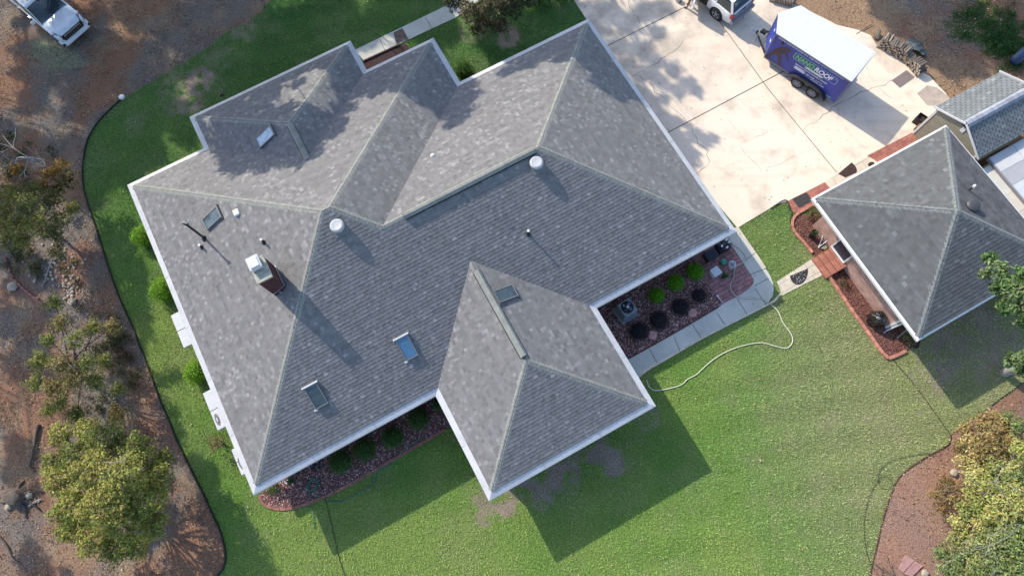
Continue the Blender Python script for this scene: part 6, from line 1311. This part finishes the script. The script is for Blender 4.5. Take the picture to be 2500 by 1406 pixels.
for i, (x, y, r) in enumerate(((351, 577, .62), (400, 707, .68), (482, 908, .62))): ball(x, y, r, 1.0, LGR, ['light green rounded shrub under the west eave, northernmost of three', 'light green rounded shrub under the west eave beside the north window hood', 'light green rounded shrub under the west eave between the two big window hoods'][i], 'light green shrubs along the west wall', size=.07, ragged=.12)
ball(1132, 172, .55, .8, [(.05, .12, .012)], 'green shrub in the notch beside the front entrance roof', size=.08, ragged=.2)
b = MB(); p = G(548, 1085); V, F, C = leaf_arrays([(0, 0, .6, .55, .45, 0)], .1, .9, [(.16, .055, .05)], shell=.3, ragged=.4); o = thing('red_maple', 'small purplish red leaved bush beside the west wall', 'shrub', (p.x, p.y, 0)); np_mesh('foliage', V, F, C, MT['leaf'], o)
p0_ = MB()
for k in range(6): a = k * 1.05; p0_.tube([(0, 0, 0), (.25 * math.cos(a), .25 * math.sin(a), .5), (.45 * math.cos(a), .45 * math.sin(a), .8)], [.02, .014, .006], 5)
p0_.build('stem', MT['bark'], o)
tree('dry_shrub', 'wilted brownish plant in the mulch bed north of the garage steps', 'shrub', G(1990, 520), [C_(1985, 515, .25, .35, .25), C_(1998, 528, .25, .3, .2), C_(1975, 530, .2, .25, .2)], .09, 1.5, [(.17, .13, .05), (.12, .10, .04)], .02, shell=.2)
tree('dry_shrub', 'yellowing plant under the south corner of the garage eave', 'shrub', G(2213, 822), [C_(2213, 820, .3, .35, .25), C_(2222, 834, .25, .25, .2)], .09, 1.8, [(.17, .15, .05), (.12, .12, .04)], .02, shell=.2)
tree('dry_shrub', 'small withered plant by the garage wall south of the steps', 'shrub', G(2058, 690), [C_(2056, 686, .15, .22, .15), C_(2066, 698, .12, .18, .12)], .07, 1.4, [(.15, .11, .05), (.19, .13, .06)], .02, shell=.2)
tree('groundcover_plant', 'pale yellow blades of grass below the wrapped grill', 'plant', G(2135, 795), [C_(2135, 795, .08, .18, .1)], .12, 1.2, [(.32, .27, .07)], .01, shell=.2, limbs=False)
tree('groundcover_plant', 'leafy plant at the southwest house corner under the eave', 'plant', G(672, 1190), [C_(672, 1190, .25, .35, .25), C_(660, 1196, .2, .25, .2)], .08, 2.0, [(.10, .16, .03), (.07, .12, .03)], .01, shell=.3, limbs=False)
# green ground plants in the upper right shade
def plants(name, pts, palette, n, r, label):
    cl = [];
    for _ in range(n):
        x, y = random.choice(pts); p = G(x + random.gauss(0, r), y + random.gauss(0, r * .7)); cl.append((p.x, p.y, .1, random.uniform(.15, .4), .15))
    V, F, C = leaf_arrays(cl, .10, 1.0, palette, shell=.1); o = np_mesh(name, V, F, C, MT['leaf']); tag(o, label, 'ground cover', kind='stuff')
plants('ground_cover', [(2390, 55), (2430, 80), (2470, 110), (2440, 60), (2490, 100)], [(.03, .085, .015), (.04, .10, .02)], 80, 42, 'low green ground cover in the shade at the upper right')
plants('ground_cover', [(20, 440), (60, 620), (200, 990), (270, 860), (300, 900), (30, 360), (130, 640), (250, 800), (60, 470), (30, 560)], [(.06, .075, .02), (.09, .10, .03), (.10, .075, .03)], 150, 34, 'straggly undergrowth among the leaf litter of the west woods')

# ------------------------------------------------------------------ tall trees beyond the frame whose shade falls across the picture
def shade_tree(base, targets, label, hh, leaf=.30, dens=15.0, name='shade_tree', rr=1.0):
    cl = []
    for px, py, zs, r in targets:
        p = G(px, py, zs); h = hh + random.uniform(-1, 1.2); q = p + Vector((-1.05, .95, 0)) * (h - zs)
        X, Y = proj((q.x, q.y, h)); m = (r + .45) * FPX / (CAMH - h)
        if -m < X < 2500 + m and -m < Y < 1406 + m:
            for _ in range(30):
                h += .5; q = p + Vector((-1.05, .95, 0)) * (h - zs); X, Y = proj((q.x, q.y, h)); m = (r + .45) * FPX / (CAMH - h)
                if not (-m < X < 2500 + m and -m < Y < 1406 + m): break
        cl.append((q.x, q.y, h, r * rr, r * .7 * rr))
    return tree(name, label, 'tree', base, cl, leaf, dens, [(.07, .10, .02), (.05, .08, .018), (.10, .10, .025)], .22, shell=.1, ragged=.45, limbr=.08)
def scatter(poly, n, r0, r1, zs=0.0):
    xs_ = [p[0] for p in poly]; ys_ = [p[1] for p in poly]; out = []
    while len(out) < n:
        x, y = random.uniform(min(xs_), max(xs_)), random.uniform(min(ys_), max(ys_))
        if inpoly(np.array([[x, y]]), poly)[0]: out.append((x, y, zs, random.uniform(r0, r1)))
    return out
ROOFS = [(600, 262, 3.5, .8), (555, 275, 3.3, .7), (640, 245, 3.4, .8), (640, 335, 4.2, .8), (590, 330, 3.8, .8), (530, 310, 3.5, .7), (700, 350, 4.8, .8), (745, 385, 4.6, .7), (780, 410, 4.4, .5), (640, 380, 4.5, .7), (565, 375, 4.2, .8), (690, 270, 4.3, .55), (720, 300, 4.9, .7),
         (820, 140, 3.2, .8), (770, 150, 3.1, .6), (860, 150, 3.3, .8), (885, 190, 3.5, .7), (840, 200, 3.8, .6), (770, 270, 4.6, .6), (790, 300, 4.5, .7), (720, 200, 3.6, .35), (700, 170, 3.2, .5), (650, 210, 3.4, .5)]
MIDS = [(950, 190, 3.4, .9), (1000, 165, 3.3, .9), (1050, 130, 3.1, .9), (1050, 180, 3.7, .8), (920, 215, 3.7, .6), (990, 205, 3.8, .7), (1070, 220, 4.0, .8), (1090, 170, 3.5, .7), (1100, 260, 4.2, .6), (1130, 230, 3.5, .6), (1030, 215, 4.0, .6), (1080, 280, 4.4, .35)]
EAST = [(1430, 75, 3.1, .8), (1390, 110, 3.2, .8), (1340, 130, 3.1, .7), (1290, 165, 3.1, .6), (1440, 140, 3.6, .6), (1480, 130, 3.3, .7), (1510, 180, 3.2, .7), (1380, 150, 3.5, .5), (1240, 180, 3.1, .4), (1470, 190, 3.8, .5), (1530, 215, 3.1, .4)]
COURT = scatter([(1170, 90), (1250, 40), (1420, 20), (1410, 90), (1300, 160), (1200, 130)], 20, .6, .9)
NLAWN = scatter([(500, 130), (640, 50), (860, -10), (1100, -30), (1090, 70), (880, 110), (470, 270)], 62, .7, 1.2)
NW = scatter([(200, 0), (640, 0), (560, 90), (420, 200), (230, 330), (200, 120)], 46, .7, 1.2) + scatter([(0, 100), (200, 120), (200, 300), (0, 260)], 14, .6, 1.0) + scatter([(0, 0), (70, 0), (200, 110), (100, 110)], 8, .5, .8)
WLAWN = scatter([(230, 330), (430, 250), (480, 300), (330, 430), (220, 480)], 20, .6, 1.0) + scatter([(0, 300), (200, 330), (200, 480), (0, 560)], 20, .6, 1.0) + scatter([(215, 480), (310, 520), (360, 720), (400, 900), (350, 840), (260, 620)], 12, .35, .65)
WOODS = scatter([(0, 960), (70, 1040), (90, 1200), (0, 1250)], 5, .3, .6) + scatter([(60, 1300), (240, 1380), (330, 1406), (60, 1406)], 5, .3, .55) + scatter([(200, 620), (300, 760), (360, 980), (300, 960)], 8, .4, .7) + scatter([(0, 560), (80, 600), (130, 760), (90, 900), (0, 960)], 12, .6, 1.0) + scatter([(210, 560), (260, 640), (330, 820), (280, 800), (200, 640)], 9, .5, .8) + scatter([(440, 1040), (560, 1230), (540, 1290), (470, 1140)], 7, .35, .6) + [(30, 1130, 0, .5), (90, 1390, 0, .5), (60, 1370, 0, .5)]
DRV = [(1480, 30, 0, .8), (1450, 70, 0, .7), (1530, 60, 0, .7), (1500, 110, 0, .7), (1570, 30, 0, .7), (1600, 80, 0, .5), (1560, 120, 0, .6), (1530, 160, 0, .6), (1600, 150, 0, .5), (1640, 170, 0, .5), (1680, 205, 0, .45), (1650, 220, 0, .45), (1610, 200, 0, .45), (1700, 225, 0, .35), (1620, 240, 0, .35), (1650, 300, 0, .4), (1690, 330, 0, .5), (1720, 345, 0, .4), (1690, 375, 0, .4), (1740, 338, 0, .3), (1630, 300, 0, .4), (1560, 190, 0, .4), (1620, 20, 0, .6), (1580, 180, 0, .4)]
NE = scatter([(2140, 0), (2500, -10), (2500, 150), (2420, 180), (2280, 130), (2150, 60)], 44, .6, 1.0) + [(2320, 170, 0, .6), (2380, 170, 0, .5), (2290, 150, 0, .5), (2240, 70, 0, .8)]
def B_(px, py): q = G(px, py); return (q.x, q.y)
ROOFS = [(x, y, z, r * 1.3) for x, y, z, r in ROOFS] + [(590, 300, 3.8, 1.), (640, 300, 4.0, 1.), (690, 330, 4.6, .9), (610, 360, 4.2, 1.), (530, 340, 3.8, .8), (660, 360, 4.6, .8), (720, 340, 4.9, .8), (560, 320, 3.6, .8), (840, 170, 3.5, .8), (800, 130, 3.0, .7), (875, 165, 3.3, .6), (820, 240, 4.2, .6)]
MIDS = [(x, y, z, r * 1.2) for x, y, z, r in MIDS]; EAST = [(x, y, z, r * 1.15) for x, y, z, r in EAST] + [(1440, 110, 3.3, .8), (1410, 80, 3.0, .7), (1460, 170, 3.6, .6)]
def line(a, c, n, z, r): return [(a[0] + (c[0] - a[0]) * k / n, a[1] + (c[1] - a[1]) * k / n, z, r) for k in range(n + 1)]
ROOFS += line((500, 275), (850, 108), 11, 2.8, .75) + line((465, 292), (492, 345), 2, 2.8, .6) + line((862, 105), (893, 170), 2, 2.9, .6)
MIDS += line((900, 172), (1058, 92), 6, 2.8, .75) + line((1064, 95), (1118, 200), 3, 2.8, .6)
EAST += line((1250, 140), (1435, 48), 7, 2.8, .6) + line((1445, 55), (1530, 175), 5, 2.8, .55)
shade_tree((-22, 36), ROOFS, 'tall tree beyond the upper left of the picture shading the front gable', 12.0)
shade_tree((-14, 38), MIDS, 'tall tree beyond the top edge shading the entrance roof', 12.0)
shade_tree((-7, 40), EAST + COURT, 'tall tree beyond the top edge shading the court and the east wing', 12.0)
shade_tree((-27, 42), NLAWN[::2], 'tall tree beyond the upper left shading the north lawn, western one', 13.0, leaf=.34, dens=11)
shade_tree((-16, 45), NLAWN[1::2], 'tall tree beyond the top edge shading the north lawn, eastern one', 13.0, leaf=.34, dens=11)
shade_tree((-38, 36), NW, 'tall tree beyond the upper left corner shading the parked car', 13.0, leaf=.34, dens=10)
shade_tree((-40, 24), WLAWN, 'tall tree beyond the left edge shading the west lawn', 12.0, leaf=.32, dens=10)
shade_tree((-36, 8), WOODS, 'tall tree beyond the left edge shading the woods floor', 11.0, leaf=.3, dens=9)
shade_tree((-3, 44), DRV, 'tall tree beyond the top edge dappling the driveway', 12.0, leaf=.24, dens=9)
shade_tree((10, 46), NE, 'tall tree beyond the top right shading the woods by the firewood', 13.0, leaf=.34, dens=11)
# ------------------------------------------------------------------ grass, leaf litter, gravel (nobody could count these)
EXCL = [DRIVE] + [[tuple(p)[:2] for p in GP(q)] for q in (BW, [(866, 124), (1085, 18), (1150, -18), (1180, -2), (1112, 45), (1000, 97), (889, 150)], [(1896, 688), (1985, 630), (2016, 668), (1908, 722)], BED_S, BED_E, PATIO, BED_N, GB[2:], crop(1875, 470, 2.992, [(985, 1065), (1030, 1130), (1095, 1135), (1110, 1090), (1020, 990)]),
        [(1922, 492), (1985, 450), (2262, 300), (2330, 350), (2100, 460), (1972, 512), (1942, 525)])] + [[tuple(W(*q))[:2] for q in inset(OUT, .55)], [tuple(W(*q))[:2] for q in inset(GO, .5)], [tuple(W(*q))[:2] for q in ((24, 2.7), (24, -4), (33, -4), (33, 2.7))], [tuple(W(*q))[:2] for q in ((su0, sv0), (su1, sv0), (su1, sv1), (su0, sv1))]]
def blades(n):
    lx = np.array([p[0] for p in LAWN]); ly = np.array([p[1] for p in LAWN])
    P = np.stack([rng.uniform(lx.min(), min(lx.max(), 28), n), rng.uniform(max(ly.min(), -20), min(ly.max(), 29), n)], 1)
    k = inpoly(P, LAWN)
    for e in EXCL: k &= ~inpoly(P, e)
    P = P[k]; m = bare_mask(P[:, 0], P[:, 1]); k = rng.random(len(P)) > m * 1.05; P = P[k]; n = len(P)
    tuft = fbm(P[:, 0], P[:, 1], 3.2, 3)
    h = rng.uniform(.028, .075, n) * (.55 + tuft); a = rng.uniform(0, 6.283, n); lean = rng.uniform(.3, 1.3, n) * h; w = rng.uniform(.010, .022, n)
    z = np.full(n, .006); B = np.stack([P[:, 0], P[:, 1], z], 1); t = np.stack([np.cos(a), np.sin(a), 0 * a], 1); s = np.stack([-np.sin(a), np.cos(a), 0 * a], 1)
    V = np.stack([B - s * w[:, None], B + s * w[:, None], B + t * lean[:, None] + np.stack([0 * h, 0 * h, h], 1)], 1).reshape(-1, 3)
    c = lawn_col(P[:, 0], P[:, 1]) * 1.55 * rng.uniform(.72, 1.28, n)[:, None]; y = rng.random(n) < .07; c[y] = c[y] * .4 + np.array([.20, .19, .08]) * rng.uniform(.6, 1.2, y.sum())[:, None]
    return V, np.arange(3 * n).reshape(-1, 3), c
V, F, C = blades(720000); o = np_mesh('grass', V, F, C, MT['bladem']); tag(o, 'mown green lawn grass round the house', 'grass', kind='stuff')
def litter(name, P, size, pal, label, cat, lift=.02, curl=.5):
    n = len(P); a = rng.uniform(0, 6.283, n); L = size * rng.uniform(.5, 1.4, n); w = L * rng.uniform(.35, .7, n); N = np.stack([rng.normal(0, curl, n), rng.normal(0, curl, n), np.ones(n)], 1); N /= np.linalg.norm(N, axis=1, keepdims=True)
    T = np.cross(N, np.stack([np.cos(a), np.sin(a), 0 * a], 1)); T /= np.linalg.norm(T, axis=1, keepdims=True); B = np.cross(N, T); Q = np.concatenate([P, (lift * rng.uniform(.4, 1.6, n))[:, None]], 1) if P.shape[1] == 2 else P
    V = np.stack([Q - T * L[:, None] / 2, Q + B * w[:, None] / 2, Q + T * L[:, None] / 2, Q - B * w[:, None] / 2], 1).reshape(-1, 3)
    pal = np.array(pal); c = pal[rng.integers(len(pal), size=n)] * rng.uniform(.6, 1.3, n)[:, None]
    o = np_mesh(name, V, np.arange(4 * n).reshape(-1, 4), c, MT['litter']); tag(o, label, cat, kind='stuff'); return o
P = np.stack([rng.uniform(-34, 30, 420000), rng.uniform(-14, 30, 420000)], 1); k = ~inpoly(P, LAWN) & ~inpoly(P, DRIVE)
for e in EXCL[1:]: k &= ~inpoly(P, e)
P = P[k]; P = P[rng.random(len(P)) < .25 + .75 * smooth(fbm(P[:, 0], P[:, 1], .8, 4), .35, .62)]
br = G(2280, 1250); far = np.hypot(P[:, 0] - br.x, P[:, 1] - br.y); br2 = G(2070, 40); far2 = np.hypot(P[:, 0] - br2.x, P[:, 1] - br2.y)
P = P[(rng.random(len(P)) < np.where(far < 6, .30, 1)) & (rng.random(len(P)) < np.where(far2 < 3.4, .25, 1))]
litter('leaf_litter', P, .08, [(.27, .19, .115), (.15, .095, .06), (.38, .28, .19), (.22, .18, .145), (.08, .055, .04), (.28, .14, .075)], 'dry brown leaves and pine straw on the woodland floor', 'leaf litter', .03)
P = np.stack([rng.uniform(-22, 27, 1900), rng.uniform(-13, 28, 1900)], 1); k = inpoly(P, LAWN)
for e in EXCL[-4:]: k &= ~inpoly(P, e)
P = P[k]; lev = np.where(inpoly(P, DRIVE), .045, .075); P = np.concatenate([P, lev[:, None]], 1)
litter('fallen_leaf', P, .085, [(.34, .25, .11), (.28, .17, .08), (.42, .36, .2), (.20, .11, .06)], 'scattered dry leaves on the lawn and drive', 'fallen leaves', curl=.3)
P = np.array([[G(1700, 60).x, 0]]); D = np.array(DRIVE); P = np.stack([rng.uniform(D[:, 0].min(), D[:, 0].max(), 900), rng.uniform(D[:, 1].min(), D[:, 1].max(), 900)], 1); P = P[inpoly(P, DRIVE)]; P = P[rng.random(len(P)) < .30]; P = np.concatenate([P, np.full((len(P), 1), .045)], 1)
litter('fallen_leaf', P, .075, [(.22, .13, .06), (.30, .18, .09), (.15, .09, .05)], 'small brown leaves scattered on the concrete drive', 'fallen leaves', curl=.3)
def gravel(px, n, size, pal, label, z=.03):
    poly = [tuple(p)[:2] for p in GP(px)]; D = np.array(poly); P = np.stack([rng.uniform(D[:, 0].min(), D[:, 0].max(), n), rng.uniform(D[:, 1].min(), D[:, 1].max(), n)], 1); P = P[inpoly(P, poly)]
    for e in EXCL[-4:-3]: P = P[~inpoly(P, e)]
    n = len(P); s = size * rng.uniform(.5, 1.5, n); r = rng.uniform(.6, 1.0, (n, 2)); a = rng.uniform(0, 6.28, n)
    base = np.array([[-1, -1, 0], [1, -1, 0], [1, 1, 0], [-1, 1, 0], [-.55, -.5, .8], [.5, -.55, .8], [.55, .5, .8], [-.5, .55, .8]]) * .5
    V = base[None] * np.stack([s * r[:, 0], s * r[:, 1], s * .7], 1)[:, None, :]; V = V + rng.normal(0, .07, V.shape) * s[:, None, None]
    ca, sa = np.cos(a)[:, None], np.sin(a)[:, None]; V = np.stack([V[..., 0] * ca - V[..., 1] * sa, V[..., 0] * sa + V[..., 1] * ca, V[..., 2]], 2) + np.concatenate([P, np.full((n, 1), z)], 1)[:, None, :]
    f = np.array([[4, 5, 6, 7], [0, 1, 5, 4], [1, 2, 6, 5], [2, 3, 7, 6], [3, 0, 4, 7]]); F = (f[None] + 8 * np.arange(n)[:, None, None]).reshape(-1, 4)
    pal = np.array(pal); c = np.repeat(pal[rng.integers(len(pal), size=n)] * rng.uniform(.6, 1.35, n)[:, None], 5, 0)
    o = np_mesh('gravel', V.reshape(-1, 3), F, c, MT['pebble']); tag(o, label, 'gravel', kind='stuff')
RP = [(.36, .20, .185), (.42, .27, .24), (.26, .145, .135), (.5, .37, .33), (.30, .165, .155)]
gravel(BED_S, 9000, .055, RP, 'reddish gravel in the south bed'); gravel(BED_E, 9500, .055, RP, 'reddish gravel in the bed by the patio')
gravel(GB[2:], 9000, .06, [(.17, .075, .05), (.13, .055, .04), (.22, .10, .07), (.09, .04, .03)], 'red bark chips in the garage bed', .035)
